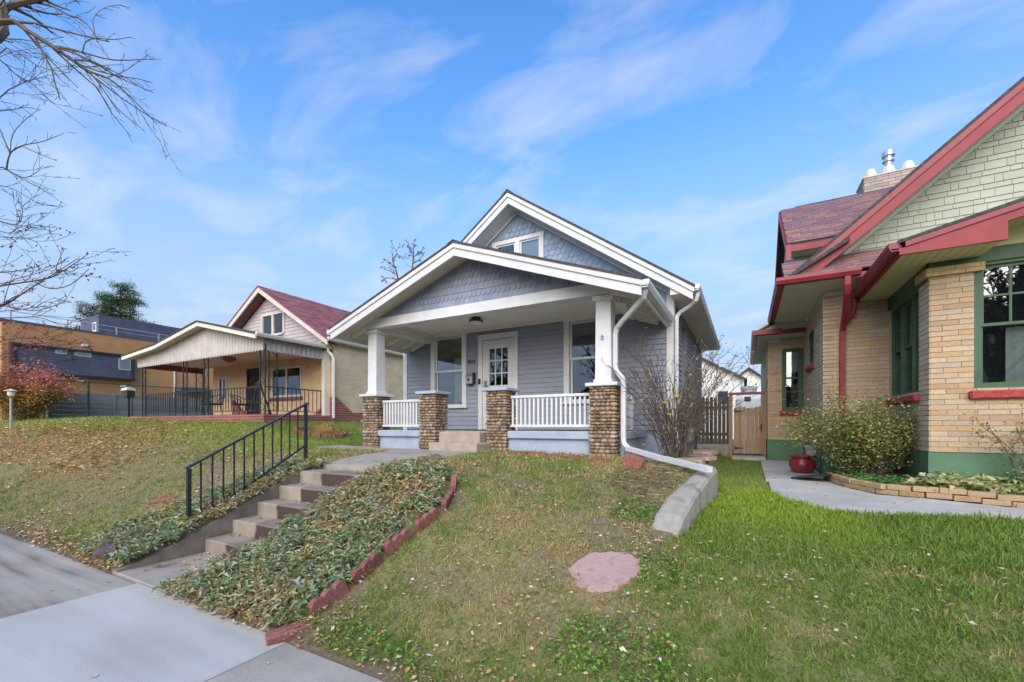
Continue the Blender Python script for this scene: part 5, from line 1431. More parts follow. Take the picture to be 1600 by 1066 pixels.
for i in range(nb):
    z0_ = za + .121 + i * (zb - za - .242) / nb; z1_ = za + .121 + (i + 1) * (zb - za - .242) / nb - .012
    MB().box(BX + .001, BX + .28, ya + .121, yb - .121, z0_, z1_).build('siding_board', M['navy_siding'], ob)
bw = Wall((BX + .285, 30), (BX + .285, 0))
def ywin(y0, y1, z0, z1, name='window'):
    f = MB(); f.box(BX + .281, BX + .31, y0, y1, z0, z1); w_ = f.build(name, M['metal_grey'], BB)
    MB().box(BX + .311, BX + .315, y0 + .08, y1 - .08, z0 + .08, z1 - .08).build('pane', M['glass'], w_)
ywin(9.35 * KB, 9.86 * KB, 1.52 + 2.82 * KB, 1.52 + 3.42 * KB); ywin(7.75 * KB, 8.35 * KB, 1.52 + 3.28 * KB, 1.52 + 3.5 * KB); ywin(7.1 * KB, 7.5 * KB, 1.52 + 3.3 * KB, 1.52 + 3.5 * KB)
MB().box(BX, BX + .25, 10.15 * KB, 10.5 * KB, 1.52 + 3.6 * KB, 1.52 + 3.95 * KB).build('wall_box', M['navy_siding'], BB)
MB().box(BX, BX + .9, 11.9 * KB, 13.3 * KB, 1.52 + 1.9 * KB, 1.52 + 2.15 * KB).build('awning', M['navy_siding'], BB)
MB().tube([(BX + .06, 11.85 * KB, .8), (BX + .06, 11.85 * KB, 7)], .05, 6).build('rain_pipe', M['white_old'], BB)
px0, pz1 = -30 * KB, 1.52 + 5.88 * KB
MB().box(-32.4 * KB, px0, 9.3 * KB, 13.4 * KB, 1.52 + 4.6 * KB, pz1).build('penthouse', M['navy_siding'], BB)
q = MB(); q.box(-30.75 * KB, -30.25 * KB, 9.27 * KB, 9.299 * KB, 1.52 + 5.0 * KB, 1.52 + 5.5 * KB); pw = q.build('window', M['white'], BB)
MB().box(-30.67 * KB, -30.33 * KB, 9.255 * KB, 9.269 * KB, 1.52 + 5.08 * KB, 1.52 + 5.42 * KB).build('pane', M['glass_dark'], pw)
rr_ = MB(); zr = 1.52 + 5.0 * KB
rr_.box(BX - .3, BX - .27, 7.5, 29, zr, zr + .04); rr_.box(BX - .3, BX - .27, 7.5, 29, zr - .25, zr - .23)
for i in range(10): rr_.box(BX - .31, BX - .26, 7.5 + i * 2.3, 7.56 + i * 2.3, 1.52 + 4.6 * KB, zr)
rr_.build('roof_railing', M['metal_grey'], BB)
for yy, zz in ((8.05 * KB, 1.52 + 3.8 * KB), (7.9 * KB, 1.52 + 2.05 * KB), (9.5 * KB, 1.52 + 1.95 * KB)):
    MB().bbox(BX, BX + .12, yy, yy + .3, zz, zz + .16, .02).build('wall_lamp', M['white_old'], BB)

# grey board fence and green chain-link fence along that lot
BF = thing('board_fence', (-29.6, 14, 1.8), 'weathered grey horizontal board fence below the brown building', 'fence')
M['grey_board'] = pieces('weathered_grey_board', [(0, (.17, .175, .19)), (.5, (.24, .245, .26)), (1, (.20, .20, .21))], .9, 8, .25, .3, stretch=(1, .2, 6))
for y0_ in np.arange(7.4, 24, 2.4):
    MB().box(-29.66, -29.54, y0_ - .06, y0_ + .06, 1.5, 3.22).build('post', M['grey_board'], BF)
    for i in range(6):
        MB().box(-29.62, -29.58, y0_ + .065, y0_ + 2.33, 1.85 + i * .22, 2.055 + i * .22).build('board', M['grey_board'], BF)
CF = thing('chain_link_fence', (-28, 11, 1.8), 'green chain-link fence with round posts in front of the grey boards', 'fence')
M['green_pipe'] = plain('dark_green_enamel', (.012, .045, .030), .4)
for y0_ in (5.2, 6.8, 8.3, 10.0, 11.9, 13.7, 15.5, 17.3): MB().tube([(-28, y0_, 1.5), (-28, y0_, 3.66)], .05 if y0_ == 8.3 else .032, 8).build('post', M['green_pipe'], CF)
MB().tube([(-28, 5.2, 3.62), (-28, 17.3, 3.62)], .022, 6).build('top_rail', M['green_pipe'], CF)
q = MB(); y = 5.2
while y < 17.3:
    for s_ in (-1, 1):
        y1_ = y + s_ * 1.8
        a, b = (y, 1.78), (y1_, 3.6)
        if y1_ > 17.3: f_ = (17.3 - y) / (y1_ - y); b = (17.3, 1.78 + f_ * 1.82)
        if y1_ < 5.2: f_ = (5.2 - y) / (y1_ - y); b = (5.2, 1.78 + f_ * 1.82)
        q.bar((-28 + s_ * .003, a[0], a[1]), (-28 + s_ * .003, b[0], b[1]), .006, .006)
    y += .12
q.build('wire_mesh', M['green_pipe'], CF)
t = thing('lawn_lamp', (-23.4, 4.86, h1(-23.4, 4.86)), 'small pagoda-topped garden lamp on a grey post at the left edge', 'lamp')
lz = h1(-23.4, 4.86)
MB().tube([(-23.4, 4.86, lz - .1), (-23.4, 4.86, lz + 1.10)], .035, 10).build('post', M['metal_grey'], t)
MB().lathe((-23.4, 4.86, lz + 1.15), [(.04, 0), (.09, .05), (.10, .14), (.09, .19)], 10).build('lantern', M['bulb'], t)
MB().lathe((-23.4, 4.86, lz + 1.35), [(.18, 0), (.18, .015), (.08, .05), (.02, .08)], 10).build('cap', M['soffit_shade_tan'], t)

# ------------------------------------------------------------------ between the houses: fence, gate, white garages
M['old_picket'] = pieces('dark_weathered_picket', [(0, (.075, .062, .055)), (.5, (.13, .11, .095)), (1, (.10, .083, .072))], .92, 12, .3, .4, stretch=(6, 6, .6))
M['gate_board'] = pieces('weathered_cedar_board', [(0, (.34, .235, .15)), (.4, (.40, .29, .20)), (.7, (.36, .22, .12)), (1, (.44, .33, .24))], .88, 14, .3, .4, stretch=(6, 6, .5))
t = thing('picket_fence', (-.75, 12.6, .9), 'dark weathered picket fence between the bungalow and the wooden gate', 'fence')
MB().bbox(-1.16, -.31, 12.52, 12.72, .6, 1.02, .015).build('concrete_base', M['kerb_conc'], t)
x = -1.15
while x < -.36:
    mb = MB(); hh = 2.28 + random.uniform(-.02, .02); mb.prism([(x, 1.03), (x + .085, 1.03), (x + .085, hh - .03), (x + .06, hh), (x + .025, hh), (x, hh - .03)], 'y', 12.58, 12.60); mb.build('picket', M['old_picket'], t); x += .10
for zz in (1.25, 1.95): MB().box(-1.16, -.34, 12.602, 12.64, zz, zz + .08).build('rail', M['old_picket'], t)
t = thing('wooden_gate', (.08, 12.5, .8), 'cedar board garden gate with black strap hinges beside the brick house', 'gate')
x = -.27; i = 0
while x < .40:
    mb = MB(); hh = 1.985 + .03 * math.sin(i * 1.3); mb.prism([(x, .80), (x + .088, .80), (x + .088, hh - .02), (x + .07, hh), (x + .018, hh), (x, hh - .02)], 'y', 12.47, 12.49); mb.build('board', M['gate_board'], t); x += .0935; i += 1
for zz in (.98, 1.78): MB().box(-.27, .39, 12.492, 12.53, zz, zz + .09).build('rail', M['gate_board'], t)
for zz in (.88, 1.83):
    mb = MB(); mb.prism([(-.25, zz), (-.25, zz + .12), (-.20, zz + .085), (-.02, zz + .06), (-.20, zz + .035)], 'y', 12.458, 12.469); mb.build('hinge', M['black_iron'], t)
mb = MB(); mb.bbox(.33, .36, 12.45, 12.47, 1.38, 1.56, .005); mb.bar((.30, 12.45, 1.47), (.38, 12.45, 1.47), .02, .02); mb.build('latch', M['black_iron'], t)
gp = thing('gate_frame', (.08, 12.55, .8), 'timber posts and dark red crossbar framing the cedar gate', 'frame')
for x in (-.345, .425): MB().box(x - .045, x + .045, 12.48, 12.57, .7, 2.31).build('post', M['gate_board'], gp)
MB().box(-.39, .47, 12.475, 12.575, 2.311, 2.375).build('crossbar', M['red_dark'], gp)

M['garage_white'] = noisy('white_garage_siding', (.66, .66, .64), (.74, .74, .72), 1.5, .7, .1, 20)
def garage(name, y, x0, x1, xr, zr, ze0, ze1, depth, label, win=None, ov=.25):
    t = thing(name, ((x0 + x1) / 2, y, .9), label, 'garage')
    m0 = (zr - ze0) / (xr - x0); m1 = (zr - ze1) / (x1 - xr)
    MB().prism([(x0, .5), (x1, .5), (x1, ze1 - .1), (xr, zr - .1), (x0, ze0 - .1)], 'y', y, y + depth).build('wall', M['garage_white'], t)
    MB().prism([(x0 - ov, ze0 - m0 * ov), (xr, zr), (x1 + ov, ze1 - m1 * ov), (x1 + ov, ze1 - m1 * ov - .1), (xr, zr - .11), (x0 - ov, ze0 - m0 * ov - .1)], 'y', y - .25, y + depth).build('roof', M['roof_dark'], t)
    if win:
        w = MB().box(win[0], win[1], y - .04, y + .002, win[2], win[3]).build('window', M['white'], t)
        MB().box(win[0] + .06, win[1] - .06, y - .05, y - .041, win[2] + .06, win[3] - .06).build('pane', M['glass_dark'], w)
    return t
g1 = garage('garage', 24.0, -4.6, -.18, -3.2, 5.75, 4.4, 3.95, 5, 'white garage with a dark sloping roof and dark window behind the picket fence', (-1.3, -.72, 2.55, 3.3))
MB().tube([(-.12, 23.9, 3.9), (-.12, 23.9, .9)], .05, 6).build('downspout', M['white_old'], g1)
garage('garage', 28.0, -1.4, 1.75, .16, 4.85, 3.55, 3.55, 5, 'white gabled garage seen straight above the wooden gate', None)
t = thing('garden_tub', (.25, 19.0, .8), 'white rounded tub with dark fittings standing behind the wooden gate', 'tub')
q = MB(); q.bbox(-.35, .95, 18.6, 19.6, .8, 2.75, .22); q.build('body', M['white'], t)
for x_ in (-.05, .5): MB().bbox(x_, x_ + .22, 18.56, 18.62, 2.45, 2.62, .02).build('fitting', M['dark_metal'], t)
MB().lathe((.12, 21.0, 2.2), [(.30, -1.4), (.30, .85), (.32, .86), (.32, .98), (.28, 1.0)], 16).build('grey_barrel', M['metal_grey'], None)
props(bpy.data.objects['grey_barrel'], 'tall grey round barrel rising behind the gate crossbar', 'barrel')
for i, (zz, nm) in enumerate(((6.0, 'highest of the thin power lines crossing the gap between the houses'), (5.32, 'middle of the thin power lines crossing the gap between the houses'), (4.85, 'lowest of the thin power lines crossing the gap between the houses'))):
    pts = [(x_, 34.5, zz + .0012 * (x_) ** 2) for x_ in np.linspace(-40, 40, 21)]
    props(MB().tube(pts, .016, 4).build('power_line', M['dark_metal']), nm, 'cable', 'power lines over the alley')

# ------------------------------------------------------------------ small things of the front yard
def sweep(poly, path, name, m, rough=.0, parent=None):
    """cross-sections (width, top z, bottom z) along a plan path, each corner slightly rounded"""
    mb = MB(); n = len(path); ring = 8
    for k, (x, y, w, zt, zb) in enumerate(path):
        a = Vector(path[max(k - 1, 0)][:2]); b = Vector(path[min(k + 1, n - 1)][:2]); d = (b - a).normalized(); r = Vector((d.y, -d.x))
        j = lambda s: random.uniform(-s, s)
        prof_ = [(-w / 2, zb), (-w / 2, zt - .03), (-w / 2 + .012, zt - .01), (-w / 2 + .04, zt), (w / 2 - .05, zt + j(.004)), (w / 2 - .015, zt - .012), (w / 2 + .01, zt - .05), (w / 2 + .03, zb)]
        for u, z in prof_: mb.v.append((x + r.x * (u + j(rough)), y + r.y * (u + j(rough)), z + j(rough * .5)))
    for k in range(n - 1):
        for i in range(ring - 1): mb.f.append((k * ring + i, k * ring + i + 1, (k + 1) * ring + i + 1, (k + 1) * ring + i))
    mb.f.append(tuple(range(ring))); mb.f.append(tuple(range((n - 1) * ring + ring - 1, (n - 1) * ring - 1, -1)))
    return mb.build(name, m, parent)
kp = []
ctrl = [(-.69, 4.12, .20, .42, .1), (-.68, 4.2, .24, .56, .15), (-.655, 4.36, .26, .66, .2), (-.60, 4.7, .25, .78, .25), (-.53, 5.1, .22, .87, .3), (-.47, 5.5, .19, .94, .35), (-.43, 5.8, .18, .975, .4), (-.42, 6.1, .18, .985, .4), (-.50, 6.4, .18, .985, .4), (-.66, 6.62, .18, .985, .4), (-.9, 6.75, .18, .98, .4)]
for a, b in zip(ctrl[:-1], ctrl[1:]):
    for i in range(4):
        t = i / 4; kp.append(tuple(a[j] + (b[j] - a[j]) * t for j in range(5)))
kp.append(ctrl[-1])
kw = sweep(None, kp, 'garden_kerb', M['kerb_conc'], .004)
props(kw, 'low curving concrete kerb wall between the two front lawns', 'kerb')

# handrail
hr = thing('handrail', (-5.86, 3.4, .4), 'black iron handrail with thin uprights beside the garden steps', 'handrail')
A0, A1 = Vector((-5.86, 2.63, .20)), Vector((-5.86, 4.18, 1.02)); HT = .80
for p, h_ in ((A0, HT), (A1, .83)): MB().box(p.x - .02, p.x + .02, p.y - .02, p.y + .02, p.z - .15, p.z + h_).build('post', M['black_iron'], hr)
T0, T1 = A0 + Vector((0, -.03, HT)), A1 + Vector((0, .03, .83))
q = MB(); q.bar(T0 + Vector((0, 0, .008)), T1 + Vector((0, 0, .008)), .05, .022); q.build('top_rail', M['black_iron'], hr)
B0, B1 = A0 + Vector((0, 0, .11)), A1 + Vector((0, 0, .20))
q = MB(); q.bar(B0, B1, .032, .022); q.build('bottom_rail', M['black_iron'], hr)
for i in range(1, 12):
    t = i / 12; a = B0.lerp(B1, t); b = T0.lerp(T1, .02 + t * .96); b.y = a.y
    MB().box(a.x - .008, a.x + .008, a.y - .008, a.y + .008, a.z + .008, b.z + .0).build('baluster', M['black_iron'], hr)

# scalloped edging blocks
def scallop(L_=.30, h_=.15, th=.055, n=3):
    pts = [(-L_ / 2, -.08)]; pts.append((-L_ / 2, h_ - .035))
    for i in range(n):
        c_ = -L_ / 2 + (i + .5) * L_ / n; r_ = L_ / n / 2
        for k in range(1, 6):
            a_ = math.pi - math.pi * k / 6; pts.append((c_ + r_ * math.cos(a_), h_ - .035 + .035 * math.sin(a_)))
        pts.append((c_ + r_, h_ - .035))
    pts.append((L_ / 2, -.08))
    return MB().prism(pts, 'y', -th / 2, th / 2).mesh('edging_block', M['edging'])
SCM = scallop()
def edging(path, group, labels, sink=.0, tilt=.06):
    P_ = [Vector(p) for p in path]; seg = [(b - a).length for a, b in zip(P_[:-1], P_[1:])]; tot = sum(seg); n = int(tot / .31); out = []
    for i in range(n):
        s = (i + .5) * tot / n; k = 0
        while s > seg[k]: s -= seg[k]; k += 1
        p = P_[k].lerp(P_[k + 1], s / seg[k]); d = (P_[k + 1] - P_[k]).normalized()
        ahead = p + d * .1; slope = math.atan2(h1(ahead.x, ahead.y) - h1(p.x, p.y), .1)
        o = bpy.data.objects.new('edging_block', SCM); link(o, None, (p.x, p.y, h1(p.x, p.y) - sink - .03 + random.uniform(-.025, .01)))
        o.rotation_euler = (random.uniform(-tilt, tilt) * 1.6, -slope + random.uniform(-tilt, tilt), math.atan2(d.y, d.x) + random.uniform(-.05, .05))
        props(o, labels(i, n), 'edging block', group); out.append(o)
    return out
ORD = ['lowest', 'second lowest', 'third lowest', 'fourth lowest', 'fifth from the bottom', 'sixth from the bottom', 'seventh from the bottom', 'eighth from the bottom', 'ninth from the bottom']
edging([(-2.83, 2.06), (-2.80, 2.30), (-2.78, 2.8), (-2.74, 3.1), (-2.70, 3.45), (-2.82, 3.8), (-3.03, 4.08)], 'red scalloped edging of the slope bed', lambda i, n: ('topmost' if i == n - 1 else ORD[i]) + ' red scalloped block edging the leafy bed on the slope')
edging([(-4.32, 4.38), (-4.08, 4.75), (-3.93, 5.05)], 'red scalloped edging at the front walk', lambda i, n: ['nearer', 'farther', 'farthest'][i] + ' red scalloped block where the leafy bed meets the front walk', .03)
FE = ['leftmost', 'second', 'third', 'fourth', 'fifth', 'sixth', 'seventh']
edging([(-3.60, 5.92), (-2.6, 5.86), (-1.62, 5.80)], 'red scalloped edging along the porch', lambda i, n: ('rightmost' if i == n - 1 else FE[i]) + ' red scalloped block in the row under the porch ledge' + ('' if i in (0, n - 1) else ', counted from the left'), .05, .04)
bl = MB().bbox(-.14, .14, -.035, .035, -.05, .21, .014); o = bpy.data.objects.new('edging_block', bl.mesh('edging_block', M['edging'])); link(o, None, (-1.33, 5.62, h1(-1.33, 5.62) - .01)); o.rotation_euler = (R(-28), R(12), R(-20))
props(o, 'tilted square red block leaning at the corner by the white downspout', 'edging block')
bl = MB().bbox(-.16, .16, -.05, .05, 0, .08, .012); o = bpy.data.objects.new('red_brick', bl.mesh('red_brick', M['edging'])); link(o, None, (-2.86, 1.93, .0)); o.rotation_euler = (R(8), R(-6), R(62))
props(o, 'red brick lying at the foot of the leafy bed on the sidewalk edge', 'brick')
for (px_, py_, rz, lab) in ((-7.25, 2.95, .9, 'upper red brick half sunk in the dry slope left of the handrail'), (-7.05, 2.45, .5, 'lower red brick half sunk in the dry slope left of the handrail')):
    o = bpy.data.objects.new('red_brick', bl.mesh('red_brick', M['edging'])); link(o, None, (px_, py_, h1(px_, py_) - .05)); o.rotation_euler = (R(20), R(-8), rz); props(o, lab, 'brick', 'bricks on the left slope')
# rock
def rock(c, r_, m, name, seed):
    rr = random.Random(seed); mb = MB(); n = 9; vs_ = []
    for k in range(6):
        ph = math.pi * (k + .5) / 6
        for i in range(n):
            t = 2 * math.pi * i / n; j = 1 + rr.uniform(-.25, .25)
            vs_.append((c[0] + r_[0] * math.sin(ph) * math.cos(t) * j, c[1] + r_[1] * math.sin(ph) * math.sin(t) * j, c[2] - r_[2] * math.cos(ph) * j))
    mb.add(vs_, [(k * n + i, k * n + (i + 1) % n, (k + 1) * n + (i + 1) % n, (k + 1) * n + i) for k in range(5) for i in range(n)] + [tuple(range(n - 1, -1, -1)), tuple(range(5 * n, 6 * n))])
    return mb.build(name, m)
props(rock((-6.15, 2.0, .10), (.17, .12, .12), noisy('dark_purple_rock', (.07, .045, .05), (.14, .09, .095), 8, .8, .8, 30, bdist=.03), 'rock', 4), 'dark purple rock among fallen leaves at the foot of the left slope', 'rock')
props(rock((-6.55, 2.25, .20), (.14, .10, .07), noisy('red_grey_rock', (.16, .10, .09), (.25, .17, .15), 8, .85, .8, 30, bdist=.03), 'rock', 9), 'small reddish grey rock in the leaf litter above the dark rock', 'rock')
# sandstone flag set in the lawn
fs_pts = [(-1.24, 3.20), (-1.16, 3.45), (-1.02, 3.56), (-.86, 3.60), (-.76, 3.52), (-.70, 3.40), (-.76, 3.22), (-.84, 3.08), (-.98, 3.02), (-1.14, 3.06)]
fp = []
for a, b in zip(fs_pts, fs_pts[1:] + fs_pts[:1]):
    fp.append(a)
    for t_ in (.2, .4, .6, .8): fp.append((a[0] + (b[0] - a[0]) * t_ + random.uniform(-.014, .014), a[1] + (b[1] - a[1]) * t_ + random.uniform(-.014, .014)))
M['sandstone'] = noisy('pink_sandstone', (.33, .20, .175), (.47, .31, .275), 5, .92, .7, 40, c3=(.40, .26, .23))
mb = MB(); n = len(fp); cxf, cyf = -.97, 3.3
mb.v = [(x, y, h1(x, y) + .016) for x, y in fp] + [(cxf + (x - cxf) * 1.03, cyf + (y - cyf) * 1.03, h1(x, y) - .03) for x, y in fp]
mb.f = [tuple(range(n)), tuple(range(2 * n - 1, n - 1, -1))] + [(i, i + n, (i + 1) % n + n, (i + 1) % n) for i in range(n)]
props(mb.build('flagstone', M['sandstone']), 'flat pink sandstone slab set in the patchy front lawn', 'flagstone')
# stepping flags along the bungalow's side
for k, (x, y, w, d_) in enumerate(((-.72, 7.0, .42, .30), (-.66, 7.9, .46, .36), (-.70, 8.9, .44, .40), (-.72, 10.0, .46, .42), (-.74, 11.2, .5, .5))):
    mb = MB(); pts = [(x + w / 2 * math.cos(a_) * random.uniform(.85, 1.1), y + d_ * math.sin(a_) * random.uniform(.85, 1.1)) for a_ in np.linspace(0, 2 * math.pi, 9)[:-1]]
    z_ = h1(x, y) + .03; mb.prism(pts, 'z', z_ - .06, z_)
    props(mb.build('stepping_stone', M['sandstone']), ['nearest', 'second nearest', 'third', 'fourth', 'farthest'][k] + ' reddish stepping stone along the side of the bungalow' + (', counted from the street' if k in (2, 3) else ''), 'stepping stone', 'stepping stones beside the bungalow')

# gas meter on the bungalow's side
t = thing('gas_meter', (-.98, 8.95, 1.0), 'grey gas meter with dark pipes on the side wall of the bungalow', 'gas meter')
MB().bbox(-1.12, -.88, 8.80, 9.02, 1.18, 1.46, .04).build('body', M['metal_grey'], t)
q = MB(); q.tube([(-1.0, 8.85, 1.44), (-1.0, 8.85, 1.58), (-1.0, 8.75, 1.60), (-1.0, 8.70, 1.5), (-1.0, 8.70, .9)], .02, 6); q.tube([(-1.0, 8.97, 1.44), (-1.0, 8.97, 1.55), (-1.0, 9.10, 1.57), (-1.14, 9.14, 1.57)], .02, 6); q.build('pipe', M['dark_metal'], t)
MB().lathe((-.95, 8.68, 1.40), [(.03, -.03), (.075, -.02), (.075, .02), (.03, .03)], 12).build('regulator', M['metal_grey'], t)
# gas meter by the brick house
t = thing('gas_meter', (1.05, 9.3, .68), 'pale grey utility meter with pipes on the green foundation of the brick house', 'gas meter')
MB().bbox(.95, 1.12, 9.2, 9.42, .95, 1.17, .03).build('body', M['metal_grey'], t)
q = MB(); q.tube([(1.03, 9.25, 1.15), (1.03, 9.25, 1.27), (1.03, 9.1, 1.27), (1.03, 9.05, 1.2), (1.03, 9.05, .65)], .018, 6); q.tube([(1.03, 9.36, .96), (1.03, 9.36, .65)], .02, 6); q.build('pipe', M['metal_grey'], t)
# red glazed pot and dark tray on the path
t = thing('garden_pot', (.86, 8.9, .69), 'red glazed round pot standing on the path by the green foundation', 'pot')
M['red_glaze'] = noisy('red_ceramic_glaze', (.20, .018, .022), (.28, .032, .036), 6, .25, .1, 20, spec=.6)
q = MB(); q.lathe((.86, 8.9, .69), [(.10, 0), (.16, .05), (.20, .13), (.19, .21), (.155, .26), (.15, .27), (.19, .285), (.195, .31), (.185, .32), (.15, .31), (.14, .27)], 24); q.f.pop(); q.build('pot_body', M['red_glaze'], t, smooth=True)
q = MB(); q.lathe((.86, 8.9, .93), [(.13, 0), (.145, .02), (.05, .03)], 16); q.build('soil', noisy('potting_soil', (.05, .035, .025), (.09, .065, .045), 30, .95, .6), t)
props(MB().bar((.72, 8.0, .715), (1.12, 7.75, .80), .42, .03).build('dark_board', M['dark_metal']), 'thin dark board lying on the path beside the leafy bed', 'board')

# brick kerb of the bed in front of the brick house, two courses
bed = thing('bed_edging', (2.2, 6.6, .62), 'two-course buff brick edging round the leafy bed before the brick house', 'edging')
bp_path = [Vector(p) for p in ((1.12, 8.02), (1.15, 7.6), (1.24, 7.2), (1.44, 6.86), (1.76, 6.68), (2.45, 6.60), (3.4, 6.60), (4.6, 6.62))]
M['bed_brick'] = pieces('tan_bed_brick', [(0, (.36, .235, .12)), (.5, (.43, .30, .165)), (1, (.38, .27, .17))], .88, 40, .2, .4)
bme_ = MB().bbox(-.108, .108, -.05, .05, 0, .062, .006).mesh('brick', M['bed_brick'])
seg = [(b - a).length for a, b in zip(bp_path[:-1], bp_path[1:])]; tot = sum(seg)
for row in (0, 1):
    s = .11 * row
    while s < tot - .05:
        r_ = s; k = 0
        while r_ > seg[k]: r_ -= seg[k]; k += 1
        p = bp_path[k].lerp(bp_path[k + 1], r_ / seg[k]); d = bp_path[k + 1] - bp_path[k]
        inst('brick', bme_, (p.x, p.y, h1(p.x, p.y) + .02 + row * .066), bed, (random.uniform(-.03, .03), 0, math.atan2(d.y, d.x) + random.uniform(-.04, .04))); s += .222

# ------------------------------------------------------------------ foliage helpers
def nrm(a): return a / np.maximum(np.linalg.norm(a, axis=1, keepdims=True), 1e-9)
def leaf_arrays(P, D, L_, W_, cols, fold=.25, droop=.15, rng=RNG):
    n = len(P); up = np.tile(np.array([0., 0, 1]), (n, 1)) + rng.normal(0, .45, (n, 3))
    S_ = nrm(np.cross(D, up)); Nn = nrm(np.cross(S_, D))
    L_ = np.asarray(L_).reshape(-1, 1) * np.ones((n, 1)); W_ = np.asarray(W_).reshape(-1, 1) * np.ones((n, 1))
    mid = P + D * L_ * .5 - Nn * fold * W_
    a = P + D * L_ * .48 + S_ * W_ / 2; b = P + D * L_ * .48 - S_ * W_ / 2
    tip = P + D * L_; tip[:, 2:3] -= droop * L_
    V = np.stack([P, a, mid, b, tip], 1).reshape(-1, 3)
    k = np.arange(n)[:, None] * 5
    F = np.concatenate([k + np.array([[0, 1, 2]]), k + np.array([[0, 2, 3]]), k + np.array([[1, 4, 2]]), k + np.array([[2, 4, 3]])], 1).reshape(-1, 3)
    C = np.repeat(cols, 5, axis=0)
    return V, F, C
def merge(parts):
    Vs, Fs, Cs, o = [], [], [], 0
    for V, F, C in parts: Vs.append(V); Fs.append(F + o); Cs.append(C); o += len(V)
    return np.concatenate(Vs), np.concatenate(Fs), np.concatenate(Cs)
def pick(pal, n, w=None, var=.15, rng=RNG):
    pal = np.array(pal); w = None if w is None else np.array(w) / np.sum(w)
    c = pal[rng.choice(len(pal), n, p=w)]
    return np.clip(c * (1 + rng.normal(0, var, (n, 1))) * (1 + rng.normal(0, .05, (n, 3))), .005, .9)
M['leaf'] = vcol('leaf_colours', .6, .25, .25)
M['grass'] = vcol('grass_colours', .6, .2, .25)
M['litter'] = vcol('dry_leaf_colours', .8, .15, .1)
def rdir(n, zmin=-.2, zmax=1, rng=RNG):
    a = rng.random(n) * 2 * np.pi; z = rng.uniform(zmin, zmax, n); r_ = np.sqrt(np.maximum(0, 1 - z * z))
    return np.stack([r_ * np.cos(a), r_ * np.sin(a), z], 1)

def covered(x, y):
    """True where paving, walls or beds keep turf away"""
    c = (y < 1.885)
    c |= (x > SX0 - .16) & (x < SX1 + .16) & (y < 4.36)
    c |= (x > -5.72) & (x < np.interp(y, [4.3, 5, 5.8], [-4.38, -3.96, -3.86])) & (y > 4.3) & (y < 6.45)
    c |= (x > -7.78) & (x < -3.85) & (y > 5.76) & (y < 6.45)
    c |= (x > -7.8) & (x < -1.1) & (y > 6.42) & (y < 14.5)
    c |= (x > -11.4 - 8.6) & (x < -11.3) & (y > 6.83)
    # right path, bed and house
    xo = np.interp(y, [5.70, 5.75, 5.98, 6.6, 7.6, 12], [1.2, .72, .42, .30, .27, .30])
    yo = np.interp(x, [.3, .42, .75, 1.2, 2.3, 3.4, 5.2], [6.6, 5.98, 5.74, 5.70, 5.86, 6.0, 6.1])
    c |= (x > xo) & (y > yo) & (y > 5.69)
    c |= (y > 11.5) & (x > -.35)
    kx = np.interp(y, [4.1, 4.7, 5.5, 6.1], [-.68, -.60, -.47, -.42])
    c |= (np.abs(x - kx) < .13) & (y > 4.1) & (y < 6.3)
    c |= (((x + .97) / .245) ** 2 + ((y - 3.31) / .265) ** 2 < 1 + .25 * (vnoise(x, y, 9, 4) - .5))
    return c
def in_bed(x, y):
    r_ = (x > np.interp(y, [1.9, 2.6, 4.2, 4.9], [-4.6, -4.33, -4.30, -3.95])) & (x < np.interp(y, [1.9, 2.3, 3.4, 4.1, 4.9], [-2.92, -2.84, -2.76, -3.08, -3.85])) & (y > 1.87) & (y < 4.9)
    l_ = (x > np.interp(y, [1.95, 2.5, 3.2, 4.3], [-6.9, -6.8, -6.5, -6.25])) & (x < -5.61) & (y > 1.98) & (y < 4.35)
    return r_, l_

